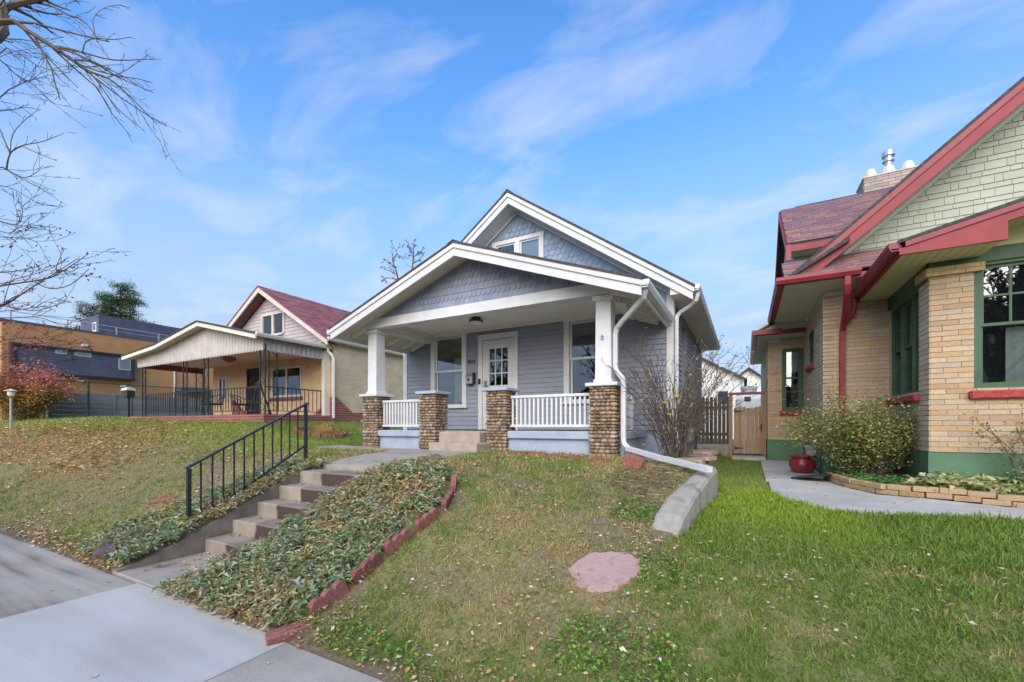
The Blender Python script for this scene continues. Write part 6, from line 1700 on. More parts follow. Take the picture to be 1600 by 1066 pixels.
# ------------------------------------------------------------------ turf
def camera_t(x, y): return np.maximum(-x * math.sin(R(28.7)) + y * math.cos(R(28.7)), .1), x * math.cos(R(28.7)) + y * math.sin(R(28.7))
def turf(n, x0, x1, y0, y1, d0, power, hmul=1.0, wmul=1.0, seed=1, keep=None):
    rng = np.random.default_rng(seed)
    x = rng.uniform(x0, x1, n); y = rng.uniform(y0, y1, n)
    t, X_ = camera_t(x, y); a = X_ / t
    ok = (np.abs(a) < 1.5) & ~covered(x, y); rb, lb = in_bed(x, y); ok &= ~rb & ~lb
    d = np.sqrt(x * x + y * y)
    ok &= rng.random(n) < np.minimum(1, (d0 / d) ** power)
    g, c = zone(x, y)
    tuft = fbm(x, y, 7.0, 21)
    ok &= rng.random(n) < np.clip(c * (.25 + 1.5 * tuft), .05, 1)
    if keep is not None: ok &= keep(x, y)
    x, y, d, g, c, tuft = x[ok], y[ok], d[ok], g[ok], c[ok], tuft[ok]; m = len(x)
    z = hgt(x, y, False)
    s = np.maximum(1, d / d0) ** .75
    hgt_ = (.020 + .038 * rng.random(m) * (.2 + 1.6 * tuft)) * (.75 + .5 * g) * hmul * np.minimum(s, 1.6)
    wd = .0052 * (.7 + .7 * rng.random(m)) * s * wmul
    az_ = rng.random(m) * 2 * np.pi; lean = rng.uniform(.1, 1.15, m)
    D = np.stack([np.cos(az_) * np.sin(lean), np.sin(az_) * np.sin(lean), np.cos(lean)], 1)
    side = nrm(np.cross(D, rng.normal(0, 1, (m, 3))))
    P = np.stack([x, y, z - .004], 1)
    q0 = P - side * wd[:, None] / 2; q1 = P + side * wd[:, None] / 2
    mid = P + D * hgt_[:, None] * .55; tip = P + D * hgt_[:, None]; tip[:, 2] -= .35 * hgt_ * lean * .5
    V = np.stack([q0, q1, mid + side * wd[:, None] * .42, tip, mid - side * wd[:, None] * .42], 1).reshape(-1, 3)
    k = np.arange(m)[:, None] * 5
    F = np.concatenate([k + np.array([[0, 1, 2]]), k + np.array([[0, 2, 4]]), k + np.array([[4, 2, 3]])], 1).reshape(-1, 3)
    gg = np.clip(g + .9 * (fbm(x, y, 5.5, 33) - .48) + .5 * (vnoise(x, y, 16, 35) - .5) + rng.normal(0, .10, m), 0, 1)[:, None]
    dark = np.array([.125, .205, .038]); fresh = np.array([.245, .345, .060]); dry = np.array([.54, .44, .20]); tan_ = np.array([.38, .285, .125])
    gn = dark + (fresh - dark) * rng.random((m, 1)); dn = tan_ + (dry - tan_) * rng.random((m, 1))
    col = dn + (gn - dn) * sstep(.25, .62, gg)
    # sunlight painted as grass colour: strip beside the kerb, band across the left lawn
    sun_strip = (sstep(-.5, -.2, x) * (1 - sstep(.5, 1.3, x)) * sstep(4.0, 5.2, y) * (1 - sstep(7.3, 8.4, y)))[:, None]
    col = col * (1 - sun_strip) + (np.array([.27, .37, .045]) * (.75 + .5 * rng.random((m, 1)))) * sun_strip
    yb_ = ((1 - sstep(-8.5, -7.6, x)) * sstep(4.3, 5.0, y) * (1 - sstep(6.0, 6.9, y)))[:, None] * .6
    col = col * (1 - yb_) + (np.array([.42, .44, .10]) * (.75 + .5 * rng.random((m, 1)))) * yb_
    return V, F, np.repeat(col, 5, axis=0)
def tufts(n, x0, x1, y0, y1, seed, per=22):
    rng = np.random.default_rng(seed); x = rng.uniform(x0, x1, n); y = rng.uniform(y0, y1, n)
    ok = ~covered(x, y) & ~in_bed(x, y)[0] & ~in_bed(x, y)[1] & (rng.random(n) < np.clip(2.4 * (fbm(x, y, 1.7, 44) - .36), 0, 1)); x, y = x[ok], y[ok]; n = len(x); m = n * per
    s = np.repeat(rng.uniform(.5, 1.35, n), per); P = np.stack([np.repeat(x, per), np.repeat(y, per), np.zeros(m)], 1); P[:, :2] += rng.normal(0, .017, (m, 2)) * s[:, None]
    P[:, 2] = hgt(P[:, 0], P[:, 1], False) - .003; D = rdir(m, .25, 1, rng); L_ = rng.uniform(.03, .075, m) * s
    gcol_ = np.repeat(pick([(.15, .24, .045), (.20, .29, .06), (.27, .33, .09), (.36, .33, .13)], n, rng=rng), per, axis=0) * rng.uniform(.75, 1.25, (m, 1))
    return leaf_arrays(P, D, L_, rng.uniform(.0035, .006, m), gcol_, fold=.1, droop=.25, rng=rng)
parts_ = [tufts(2600, -6.5, -.5, 1.9, 6.3, 61), tufts(900, -.6, 3.2, 1.9, 5.6, 62), tufts(1500, -11, -6, 1.9, 5.5, 63),
          turf(330000, -6.5, 3.4, 1.9, 6.6, 2.9, 1.15, seed=1),
          turf(60000, -.5, 3.2, 1.9, 6.2, 3.2, 1.0, seed=5, hmul=.9), turf(60000, 3.2, 8, 1.9, 6.4, 4.5, 1.0, seed=7),
          turf(150000, -14, -5.5, 1.9, 8.5, 5.5, 1.3, seed=2),
          turf(120000, -30, -7, 1.9, 12, 9, 1.5, 1.2, 1.5, seed=3),
          turf(9000, -1.1, .4, 6.0, 12.4, 8, 1, 1.0, 1.2, seed=4)]
V, F, C = merge(parts_)
gr = np_mesh('lawn_grass', V, F, M['grass'], C); props(gr, 'short patchy autumn grass covering the front lawns', kind='stuff')
print('grass tris', len(F))

# clover and dry stalks
def patch(name, cx_, cy_, rx, ry, n, pal, L_, W_, label, zlo=.01, zhi=.05, zmin=-.1, zmax=.7, w=None, matn='leaf', kind='stuff', seed=0, lim=None):
    rng = np.random.default_rng(seed + 50)
    a = rng.random(n) * 2 * np.pi; r_ = np.sqrt(rng.random(n)) * (.75 + .5 * vnoise(np.cos(a) * 2, np.sin(a) * 2, 1.1, seed))
    x = cx_ + rx * r_ * np.cos(a); y = cy_ + ry * r_ * np.sin(a)
    if lim is not None: k = lim(x, y); x, y = x[k], y[k]
    n = len(x); P = np.stack([x, y, hgt(x, y, False) + rng.uniform(zlo, zhi, n)], 1)
    V, F, C = leaf_arrays(P, rdir(n, zmin, zmax, rng), rng.uniform(*L_, n), rng.uniform(*W_, n), pick(pal, n, w, rng=rng), rng=rng)
    o = np_mesh(name, V, F, M[matn], C); props(o, label, kind=kind); return o
CLOVER = [(.15, .31, .04), (.10, .22, .035), (.22, .38, .07)]
patch('clover', -.72, 2.52, .38, .28, 700, CLOVER, (.018, .038), (.016, .032), 'bright green clover patch in the foreground lawn', seed=1)
patch('clover', -.58, 3.45, .16, .26, 220, CLOVER, (.02, .04), (.02, .034), 'bright green weeds at the right of the sandstone slab', seed=2)
patch('clover', -.98, 4.45, .26, .26, 380, CLOVER, (.02, .04), (.02, .034), 'bright green weeds near the low end of the kerb', seed=3)
patch('clover', -2.2, 2.02, .6, .10, 420, CLOVER, (.025, .05), (.008, .02), 'green weeds along the sidewalk edge by the red brick', seed=4, lim=lambda x, y: y > 1.9)
patch('dry_stalks', -1.0, 5.25, .55, .55, 1300, [(.40, .31, .19), (.30, .20, .12), (.22, .14, .10), (.47, .39, .26)], (.06, .20), (.004, .010), 'flattened dry straw stalks beside the kerb', .01, .06, -.1, .45, matn='litter', seed=6, lim=lambda x, y: x < -.62)

# ------------------------------------------------------------------ fallen leaves
def litter(n, x0, x1, y0, y1, prob, size, seed, pal=None, ground=None):
    rng = np.random.default_rng(seed); x = rng.uniform(x0, x1, n); y = rng.uniform(y0, y1, n)
    ok = rng.random(n) < prob(x, y); x, y = x[ok], y[ok]; n = len(x)
    pal = pal or [(.50, .38, .22), (.43, .24, .09), (.58, .50, .38), (.30, .16, .08), (.46, .29, .13), (.62, .56, .48)]
    z = hgt(x, y, False) + rng.uniform(.012, .05, n) if ground is None else ground + rng.uniform(.004, .012, n) + 0 * x
    D = rdir(n, -.25, .3, rng); L_ = rng.uniform(*size, n)
    return leaf_arrays(np.stack([x, y, z], 1), D, L_, L_ * rng.uniform(.4, .75, n), pick(pal, n, rng=rng), fold=.3, droop=.12, rng=rng)
nobeds = lambda x, y: ~covered(x, y)
lp_ = [litter(15000, -.6, 3.4, 1.95, 6.4, lambda x, y: nobeds(x, y) * np.clip(.03 + .6 * (fbm(x, y, 1.3, 31) - .47), 0, .5), (.015, .05), 11),
       litter(42000, -6.0, -.5, 1.95, 6.2, lambda x, y: nobeds(x, y) * np.clip(.16 + 1.4 * (fbm(x, y, 1.9, 31) - .47), .02, .8), (.012, .044), 1, [(.54, .40, .23), (.40, .26, .14), (.28, .18, .12), (.60, .50, .35), (.50, .29, .12)]),
       litter(900, -4.7, -2.8, 1.85, 2.0, lambda x, y: .7 + 0 * x, (.02, .05), 12),
       litter(2600, -9.5, -5.7, 1.85, 2.05, lambda x, y: .35 + .6 * (fbm(x, y, 1.5, 3) - .3), (.02, .05), 13),
       litter(4000, -6.0, 3.4, 1.95, 6.4, lambda x, y: nobeds(x, y) * np.clip(.05 + .8 * (fbm(x, y, 1.3, 31) - .47) + .16 * (x < -.7), 0, .7), (.012, .05), 1),
       litter(1500, -3.0, 1.2, 1.86, 2.25, lambda x, y: .6 * (1 - sstep(1.95, 2.25, y)) * (fbm(x, y, 1.6, 3) > .35), (.02, .05), 2),
       litter(24000, -27, -8.5, 2.3, 8.0, lambda x, y: nobeds(x, y) * np.clip(1.8 * (fbm(x, y, .35, 8) - .45) + .75 * sstep(-9.8, -12.5, x) * sstep(2.8, 3.5, y) * (1 - sstep(4.9, 5.8, y)) * (.5 + fbm(x, y, .8, 18)), 0, .9), (.05, .10), 3, [(.60, .33, .13), (.52, .25, .09), (.64, .46, .25), (.42, .22, .10)]),
       litter(5500, -9.5, -5.8, 1.95, 4.8, lambda x, y: nobeds(x, y) * np.clip(.10 + 1.3 * (fbm(x, y, 1.0, 12) - .44) + .7 * (1 - sstep(1.95, 2.5, y)), 0, .8), (.025, .06), 4),
       litter(1700, -6.7, -5.72, 1.88, 2.5, lambda x, y: .75 + 0 * x, (.03, .065), 5, [(.50, .33, .15), (.44, .24, .08), (.55, .44, .28)]),
       litter(260, -8, 2, .4, 1.86, lambda x, y: .10 + .5 * sstep(1.6, 1.86, y), (.025, .055), 6, ground=.0),
       litter(220, -5.6, -4.4, 2.0, 2.7, lambda x, y: .7 * sstep(2.35, 2.7, y) + .3 * (x < -5.35), (.025, .05), 7, ground=.012),
       litter(200, .3, 3.2, 5.7, 8, lambda x, y: .16 + 0 * x, (.025, .06), 8)]
for yy, zz in zip(STEP_Y, STEP_Z):
    lp_.append(litter(60, SX0 + .03, SX1 - .02, yy + .17, yy + .29, lambda x, y: .15 + .8 * ((x < SX0 + .25) | (x > SX1 - .3)), (.02, .05), int(yy * 100), ground=zz))
V, F, C = merge(lp_)
props(np_mesh('fallen_leaves', V, F, M['litter'], C), 'scattered tan and orange fallen leaves over lawns and walks', kind='stuff')

# ------------------------------------------------------------------ leafy ground-cover beds either side of the steps
def groundcover(name, x0, x1, y0, y1, n_cl, which, label, seed, tone):
    rng = np.random.default_rng(seed); x = rng.uniform(x0, x1, n_cl * 3); y = rng.uniform(y0, y1, n_cl * 3)
    k = in_bed(x, y)[which]; x, y = x[k][:n_cl], y[k][:n_cl]; n = len(x); per = 15
    hz = hgt(x, y, False) + .01 + .11 * fbm(x, y, 3.2, seed)
    cx_ = np.repeat(x, per); cy_ = np.repeat(y, per); cz_ = np.repeat(hz, per); m = n * per
    D = rdir(m, -.05, .85, rng); P = np.stack([cx_, cy_, cz_], 1) + rng.normal(0, .02, (m, 3)) + np.array([0, -.02, 0])
    dry = np.repeat(tone(x, y) + rng.normal(0, .18, n), per) + rng.normal(0, .12, m)
    big = np.repeat(rng.uniform(.55, 1.45, n), per)
    green = pick([(.17, .25, .075), (.27, .35, .16), (.38, .43, .28), (.47, .50, .37), (.21, .31, .10)], m, rng=rng)
    dead = pick([(.55, .42, .22), (.44, .31, .16), (.62, .53, .34), (.56, .34, .09), (.33, .24, .15)], m, rng=rng)
    f_ = sstep(.42, .62, dry)[:, None]
    V, F, C = leaf_arrays(P, D, rng.uniform(.05, .105, m) * big * (1 - .25 * f_[:, 0]), rng.uniform(.014, .026, m) * big, green * (1 - f_) + dead * f_, fold=.35, droop=.35, rng=rng)
    o = np_mesh(name, V, F, M['leaf'], C); props(o, label, kind='stuff'); return o
groundcover('ground_cover', -4.7, -2.7, 1.86, 4.9, 1350, 0, 'low bed of grey green and dried leaves right of the steps', 5, lambda x, y: .43 + 1.1 * (fbm(x, y, 2.4, 4) - .45) + .10 * sstep(2.6, 3.2, y))
groundcover('ground_cover', -6.95, -5.6, 1.98, 4.35, 900, 1, 'low bed of green and dried leaves left of the handrail', 6, lambda x, y: .32 + .8 * (fbm(x, y, 1.7, 14) - .42))

# ------------------------------------------------------------------ branches
def pixp(px, py, t):
    a, b = (px - 800) / 667., (665 - py) / 667.
    th = R(28.7)
    return Vector((t * (a * math.cos(th) - math.sin(th)), t * (a * math.sin(th) + math.cos(th)), CAMZ + t * b))
def smooth_path(pts, sub=4):
    pts = [Vector(p) for p in pts]; out = []
    for i in range(len(pts) - 1):
        p0, p1, p2, p3 = pts[max(i - 1, 0)], pts[i], pts[i + 1], pts[min(i + 2, len(pts) - 1)]
        for k in range(sub):
            t = k / sub
            out.append(.5 * ((2 * p1) + (p2 - p0) * t + (2 * p0 - 5 * p1 + 4 * p2 - p3) * t * t + (3 * p1 - p0 - 3 * p2 + p3) * t ** 3))
    out.append(pts[-1]); return out
def grow(mb, rng, path, r0, r1, level, spread=.75, dens=1.0, up=.0, tips=None, rmin=.0032, lscale=.42, seglen=None):
    path = smooth_path(path, 3) if level == 0 else path
    n = len(path); rad = [r0 + (r1 - r0) * (i / (n - 1)) ** .8 for i in range(n)]
    mb.tube(path, [max(q, rmin) for q in rad], 6 if r0 > .03 else (4 if r0 > .008 else 3), cap=False)
    L_ = sum((b - a).length for a, b in zip(path[:-1], path[1:]))
    if tips is not None: tips.append((path[-1], (path[-1] - path[-2]).normalized()))
    if level <= -3 or L_ < .10: return
    cnt = max(2, int((3.2 if level > -1 else 2.6) * dens * (L_ ** .5) * 1.6))
    for k in range(cnt):
        f = (.18 if level == 0 else .12) + .86 * (k + rng.random()) / cnt
        i = min(int(f * (n - 1)), n - 2); p = path[i].lerp(path[i + 1], f * (n - 1) - i)
        d = (path[i + 1] - path[i]).normalized()
        ax = Vector((rng.gauss(0, 1), rng.gauss(0, 1), rng.gauss(0, 1))); ax = (ax - d * ax.dot(d)).normalized()
        ang = rng.uniform(.45, 1.1) * spread
        dd = (d * math.cos(ang) + ax * math.sin(ang) + Vector((0, 0, up))).normalized()
        ll = L_ * lscale * rng.uniform(.5, 1.15) * (1 - .45 * f)
        m = 5; q = [p]; cur = dd
        for s in range(m - 1):
            cur = (cur + Vector((rng.gauss(0, .16), rng.gauss(0, .16), rng.gauss(0, .14) + up * .5))).normalized(); q.append(q[-1] + cur * ll / (m - 1))
        rr = rad[i] * rng.uniform(.42, .62)
        grow(mb, rng, q, max(rr, rmin), max(rr * .35, rmin * .8), level - 1, spread, dens, up, tips, rmin, lscale)

M['bark'] = noisy('grey_brown_bark', (.085, .065, .055), (.16, .125, .105), 14, .9, .6, 50, stretch=(1, 1, .4))
M['bark_red'] = noisy('reddish_dark_bark', (.075, .045, .045), (.13, .085, .08), 14, .85, .5, 50)

# big street tree at the upper left; its trunk stands on the verge outside the picture
rng = random.Random(5)
tA = thing('street_tree', (-9.6, -.9, 0), 'bare street tree whose drooping branches reach in at the top left', 'tree')
tr = MB(); tr.tube(smooth_path([(-9.6, -.9, -.1), (-9.58, -.9, .5), (-9.5, -.85, 1.8), (-9.45, -.8, 3.0), (-9.3, -.65, 4.1)], 3), [.34, .30, .27, .26, .25, .245, .24, .235, .23, .225, .22, .21, .19], 12); tr.build('trunk', M['bark'], tA)
fk = Vector((-9.3, -.65, 4.0)); T5 = 5.2
br = MB()
P5 = lambda l, t=T5, dt=0: [pixp(x, y, t + dt * i) for i, (x, y) in enumerate(l)]
base_in = [fk, (-9.0, .1, 4.9), (-8.5, .95, 5.8)]
grow(br, rng, base_in + P5([(2, 34), (42, 48), (82, 73), (113, 94), (138, 111), (171, 124), (204, 152), (246, 195)], T5, .05), .05, .004, 0, .6, 1.7, -.04, None, .0026, .23)
for l, r0 in (([(82, 73), (106, 76), (129, 82), (178, 94), (240, 92)], .03), ([(138, 111), (155, 131), (183, 169), (220, 200)], .022), ([(113, 94), (140, 96), (170, 112), (200, 128), (240, 145)], .018), ([(129, 82), (134, 66), (150, 60), (178, 62), (205, 58)], .016), ([(150, 60), (146, 30), (165, 12), (190, 8)], .012)):
    grow(br, rng, P5(l, T5 + .12, .06), r0 * .6, .004, 0, .7, 1.6, -.03, None, .0026, .26)
grow(br, rng, [Vector((-8.5, .95, 5.8))] + P5([(-5, 60), (3, 23), (14, 10), (47, 2), (80, -6), (130, -30)], T5 + .1, .05), .06, .02, 0, .7, 1.3, -.02, None, .0026, .22)
grow(br, rng, P5([(47, 2), (82, 10), (105, 23), (128, 31), (145, 50), (152, 66)], T5 + .3), .016, .005, 0, .7, 1.1, 0, None, .0026, .3)
for l, r0 in (([(-60, 40), (0, 59), (35, 62), (70, 68)], .03), ([(-80, 40), (0, 94), (23, 115), (54, 134), (80, 160)], .028), ([(-40, 160), (14, 140), (40, 128), (70, 120)], .016), ([(-40, 110), (10, 75), (60, 104), (110, 114)], .014), ([(-30, -10), (30, 14), (70, 20), (110, 30)], .014)):
    grow(br, rng, [fk, (-8.9, .3, 5.4)] + P5(l, 5.6, .05), max(r0 * .6, .012), .004, 0, .7, 1.3, -.02, None, .0026, .2)
for l, r0 in (([(-120, 330), (-40, 275), (0, 262), (10, 265), (39, 278), (63, 265)], .03), ([(10, 265), (16, 240), (34, 228), (68, 221), (100, 208)], .024), ([(16, 240), (5, 215), (-5, 190)], .018), ([(34, 228), (60, 240), (90, 252)], .012), ([(16, 240), (20, 210), (42, 185), (60, 172)], .014), ([(-20, 175), (18, 172), (40, 168), (62, 172)], .012),
              ([(-120, 380), (-30, 340), (0, 346), (24, 351), (34, 341), (36, 322), (48, 314)], .026), ([(-60, 290), (0, 290), (30, 300), (60, 318), (85, 322)], .012)):
    grow(br, rng, [fk, (-9.3, .5, 4.4)] + P5(l, 6.2, .05) if l[0][0] < -100 else P5(l, 6.3, .05), r0 * .6, .004, 0, .7, 1.35, .0, None, .0028, .22)
for d_ in ((-2.5, -1.2, 3.5), (-1.0, -3.0, 3.8), (1.2, -2.4, 4.2), (-3.5, 1.0, 3.0), (0, 0, 5)):
    grow(br, rng, [fk, fk + Vector(d_) * .5 + Vector((.2, .1, .3)), fk + Vector(d_)], .12, .02, 0, .8, .7, .03)
br.build('branches', M['bark'], tA)

# small tree with dark red leftover leaves, lower left
rng = random.Random(8); tips = []
tB = thing('crabapple_tree', (-19.0, 2.7, .3), 'small tree with thin reddish twigs and a few dark leaves at the left edge', 'tree')
q = MB(); q.tube(smooth_path([(-19, 2.7, .1), (-18.95, 2.7, 1.2), (-18.7, 2.75, 2.4), (-18.5, 2.8, 3.2)], 3), [.14, .13, .12, .115, .11, .105, .10, .095, .09, .085], 8); q.build('trunk', M['bark_red'], tB)
br = MB(); st_ = [Vector((-18.5, 2.8, 3.1)), Vector((-17.6, 2.8, 3.7))]
T9 = 10.2
for l, r0 in (([(-40, 455), (0, 447), (39, 441), (79, 434), (113, 414), (139, 396)], .045), ([(-30, 490), (0, 479), (16, 472), (47, 451), (89, 425), (120, 405)], .04), ([(-40, 430), (0, 426), (30, 423), (53, 417)], .025), ([(-30, 478), (5, 478), (32, 483), (60, 485), (102, 472)], .028), ([(-30, 500), (20, 497), (60, 496), (100, 508), (118, 500)], .022), ([(-30, 540), (25, 528), (70, 530), (110, 545)], .022), ([(-20, 560), (20, 548), (60, 535), (95, 540)], .02), ([(-30, 600), (20, 590), (45, 580), (60, 560)], .02), ([(-20, 385), (10, 372), (40, 372), (60, 380)], .016), ([(-20, 375), (14, 365), (30, 355), (45, 352)], .014)):
    grow(br, rng, st_ + P5(l, T9, .08), r0 * .8, .007, 0, .7, .75, .02, tips, .005, .33)
for l, r0 in (([(55, 441), (79, 451), (110, 445), (139, 420)], .022), ([(89, 425), (89, 414), (101, 388)], .016)):
    grow(br, rng, P5(l, T9 + .3, .06), r0 * .8, .007, 0, .7, .75, .02, tips, .005, .33)
br.build('branches', M['bark_red'], tB)
tp = np.array([list(p) for p, d in tips]); nr = np.random.default_rng(3); sel = tp[nr.random(len(tp)) < .5]
n = len(sel); V, F, C = leaf_arrays(sel + nr.normal(0, .03, (n, 3)), rdir(n, -.9, .2, nr), nr.uniform(.05, .09, n), nr.uniform(.03, .05, n), pick([(.20, .05, .05), (.10, .045, .045), (.30, .08, .06), (.16, .06, .05)], n, rng=nr), rng=nr)
low = np.array([list(pixp(x, y, 10.2 + nr.random())) for x, y in zip(nr.uniform(-10, 75, 260), nr.uniform(500, 600, 260))])
V2, F2_, C2 = leaf_arrays(low, rdir(260, -.9, .4, nr), nr.uniform(.05, .10, 260), nr.uniform(.03, .06, 260), pick([(.40, .09, .09), (.45, .16, .14), (.33, .07, .06)], 260, rng=nr), rng=nr)
V, F, C = merge([(V, F, C), (V2, F2_, C2)])
np_mesh('leaves', V, F, M['leaf'], C, tB, tuple(ORG[tB.name]))['kind'] = 'stuff'

# two far bare trees behind the bungalow's roof, and the trees across the street (seen in the windows)
def bare_tree(name, base_, h_, label, group, seed, pts=None, r0=.22, rmin=.012, dens=1.0, lev=0, up=.10):
    rg = random.Random(seed); t = thing(name, base_, label, 'tree', group)
    B = Vector(base_); q = MB(); top = B + Vector((rg.uniform(-.3, .3), rg.uniform(-.3, .3), h_ * .42))
    q.tube([B - Vector((0, 0, .2)), B.lerp(top, .33) + Vector((.06, 0, 0)), B.lerp(top, .66), top], [r0, r0 * .85, r0 * .8, r0 * .72], 10); q.build('trunk', M['bark'], t)
    b = MB()
    for i in range(6):
        a = i * 2.4 + rg.random(); sp = rg.uniform(.12, .42) * h_ * .5
        e = top + Vector((math.cos(a) * sp, math.sin(a) * sp, h_ * rg.uniform(.34, .58)))
        s0 = B.lerp(top, rg.uniform(.72, 1.0))
        grow(b, rg, [s0, s0.lerp(e, .4) + Vector((math.cos(a) * sp * .25, math.sin(a) * sp * .25, 0)), e], r0 * .5, r0 * .06, 0, .8, dens, up * .4, None, rmin)
    b.build('branches', M['bark'], t); return t
def pixtree(base_, stems, label, seed):
    rg = random.Random(seed); t = thing('far_tree', base_, label, 'tree', 'bare trees behind the bungalow')
    q = MB(); b = MB(); first = stems[0][0]
    q.tube([Vector(base_) - Vector((0, 0, .3)), Vector(base_).lerp(first, .5), first], [.34, .28, .2], 8); q.build('trunk', M['bark'], t)
    tips = []
    for s, r0 in stems_r(stems): grow(b, rg, s, r0, .02, 0, .9, .7, .06, tips, .011, .5)
    b.build('branches', M['bark'], t)
    pts = np.array([list(p) for p, d in tips]); n_ = len(pts); V, F, C = leaf_arrays(pts, rdir(n_, -.8, .3), RNG.uniform(.10, .2, n_), RNG.uniform(.06, .12, n_), pick([(.22, .13, .09), (.28, .17, .11)], n_))
    np_mesh('leaves', V, F, M['leaf'], C, t, tuple(base_))['kind'] = 'stuff'
def stems_r(st): return [(s, .075 if i == 0 else .05) for i, s in enumerate(st)]
TT = 33
pa = lambda l, dt=.3: [pixp(x, y, TT + dt * i) for i, (x, y) in enumerate(l)]
b1 = pixp(628, 640, TT); b2 = pixp(642, 640, TT + 2)
pixtree((b1.x, b1.y, 1.2), [pa([(622, 436), (618, 420), (613, 406), (618, 400), (620, 394), (614, 386)]), pa([(617, 418), (608, 410), (600, 404)]), pa([(621, 430), (610, 424), (600, 420)]), pa([(622, 438), (606, 434), (597, 440)])], 'left of two bare treetops showing above the porch roof', 3)
pixtree((b2.x, b2.y, 1.2), [pa([(644, 424), (645, 410), (646, 396), (640, 390), (636, 383)]), pa([(646, 396), (646, 385), (646, 378)]), pa([(645, 402), (654, 397), (660, 391)]), pa([(645, 412), (652, 408), (663, 398)])], 'right of two bare treetops showing above the porch roof', 6)
bare_tree('opposite_tree', (-9, -15, 0), 11, 'bare tree mirrored in the right porch window, across the street', 'trees across the street', 21, r0=.28, rmin=.02)
bare_tree('opposite_tree', (9.6, -12.5, 0), 11, 'bare tree mirrored in the front window of the brick house, across the street', 'trees across the street', 22, r0=.30, rmin=.025, dens=1.7)
bare_tree('opposite_tree', (-18, -15, 0), 10, 'bare tree mirrored in the left porch window, across the street', 'trees across the street', 24, r0=.28, rmin=.02)

# ------------------------------------------------------------------ evergreen behind the brown building
rgn = np.random.default_rng(17)
eb = pixp(188, 640, 60); ez = 20.8
tE = thing('evergreen_tree', (eb.x, eb.y, 1.5), 'dark green evergreen tree rising behind the brown building', 'tree')
MB().tube([(eb.x, eb.y, 1.2), (eb.x, eb.y, 12), (eb.x, eb.y, ez)], [.5, .35, .06], 10).build('trunk', M['bark'], tE)
br = MB(); cl = []
for i in range(95):
    z_ = rgn.uniform(8.5, ez - .3); f = (ez - z_) / (ez - 8.5); a = rgn.random() * 6.28; r_ = (.7 + 7.6 * f ** .75) * rgn.uniform(.55, 1.1)
    e = Vector((eb.x + r_ * math.cos(a), eb.y + r_ * math.sin(a), z_ + rgn.uniform(-.2, .9))); br.tube([(eb.x, eb.y, z_), e], [.08, .02], 4)
    for k in range(int(5 + 4 * r_)):
        s = rgn.uniform(.25, 1.02); c_ = Vector((eb.x, eb.y, z_)).lerp(e, s); cl.append((c_.x + rgn.normal(0, .25), c_.y + rgn.normal(0, .25), c_.z + rgn.normal(0, .2)))
br.build('branches', M['bark'], tE)
cl = np.array(cl); per = 34; P = np.repeat(cl, per, axis=0) + rgn.normal(0, .24, (len(cl) * per, 3)); n = len(P)
V, F, C = leaf_arrays(P, rdir(n, -.5, .8, rgn), rgn.uniform(.15, .38, n), rgn.uniform(.05, .11, n), pick([(.055, .10, .035), (.085, .14, .05), (.13, .18, .065)], n, rng=rgn), rng=rgn)
np_mesh('needles', V, F, M['leaf'], C, tE, (eb.x, eb.y, 1.5))['kind'] = 'stuff'

# ------------------------------------------------------------------ shrubs
def shrub(name, base_, label, cat, n_stem, hgt_, spread, pal, w, n_leaf, L_, W_, seed, rings=None, rad=.012, bark='bark', top=None, leaf_from=.35, jitter=.10, sq=1.0, dens=.8):
    rg = random.Random(seed); ng = np.random.default_rng(seed); t = thing(name, base_, label, cat)
    B = Vector(base_); b = MB(); tips = []; samples = []
    for i in range(n_stem):
        a = rg.uniform(0, 6.283); r_ = spread * math.sqrt(rg.random()); e = B + Vector((math.cos(a) * r_, math.sin(a) * r_ * sq, hgt_ * (1 - .35 * (r_ / spread) ** 2) * rg.uniform(.72, 1.05)))
        s = B + Vector((rg.uniform(-.14, .14) * spread, rg.uniform(-.14, .14) * spread * sq, -.03)); m_ = s.lerp(e, .5) + Vector((-(e - s).x * .12, -(e - s).y * .12, .06))
        pth = smooth_path([s, m_, e], 4); grow(b, rg, pth, rad, .004, -1, .7, dens, .05, tips, .003, .40)
        for k in range(24): f = rg.uniform(leaf_from, 1); j = f * (len(pth) - 1); i0 = min(int(j), len(pth) - 2); samples.append(list(pth[i0].lerp(pth[i0 + 1], j - i0)))
    b.build('stems', M[bark], t)
    samples = np.array(samples + [list(p) for p, d in tips for _ in (0, 1)])
    P = samples[ng.integers(0, len(samples), n_leaf)] + ng.normal(0, jitter, (n_leaf, 3)); P[:, 2] = np.maximum(P[:, 2], base_[2] + .05)
    cols = pick(pal, n_leaf, w, rng=ng) if not callable(pal) else pal(P, ng)
    V, F, C = leaf_arrays(P, rdir(n_leaf, -.5, .9, ng), ng.uniform(*L_, n_leaf), ng.uniform(*W_, n_leaf), cols, rng=ng)
    np_mesh('leaves', V, F, M['leaf'], C, t, base_)['kind'] = 'stuff'
    return t
shrub('evergreen_shrub', (1.50, 7.88, .70), 'dense olive green shrub with yellowing leaves in front of the brick bay', 'shrub', 64, 1.22, 1.02, [(.24, .29, .09), (.33, .36, .14), (.17, .23, .07), (.42, .40, .12), (.62, .42, .06), (.38, .28, .16)], [5, 4, 4, 2, 1.0, 1], 12500, (.03, .06), (.016, .034), 31, sq=.62, jitter=.085, leaf_from=.42)
shrub('bare_shrub', (-1.0, 7.2, .98), 'tall nearly bare shrub with a few yellow leaves at the corner of the bungalow', 'shrub', 58, 2.0, 1.45, [(.50, .36, .05), (.42, .36, .08), (.36, .22, .16), (.55, .42, .10), (.40, .30, .24)], None, 720, (.03, .07), (.02, .05), 33, rad=.010, sq=.7, jitter=.05, leaf_from=.25, dens=1.0)
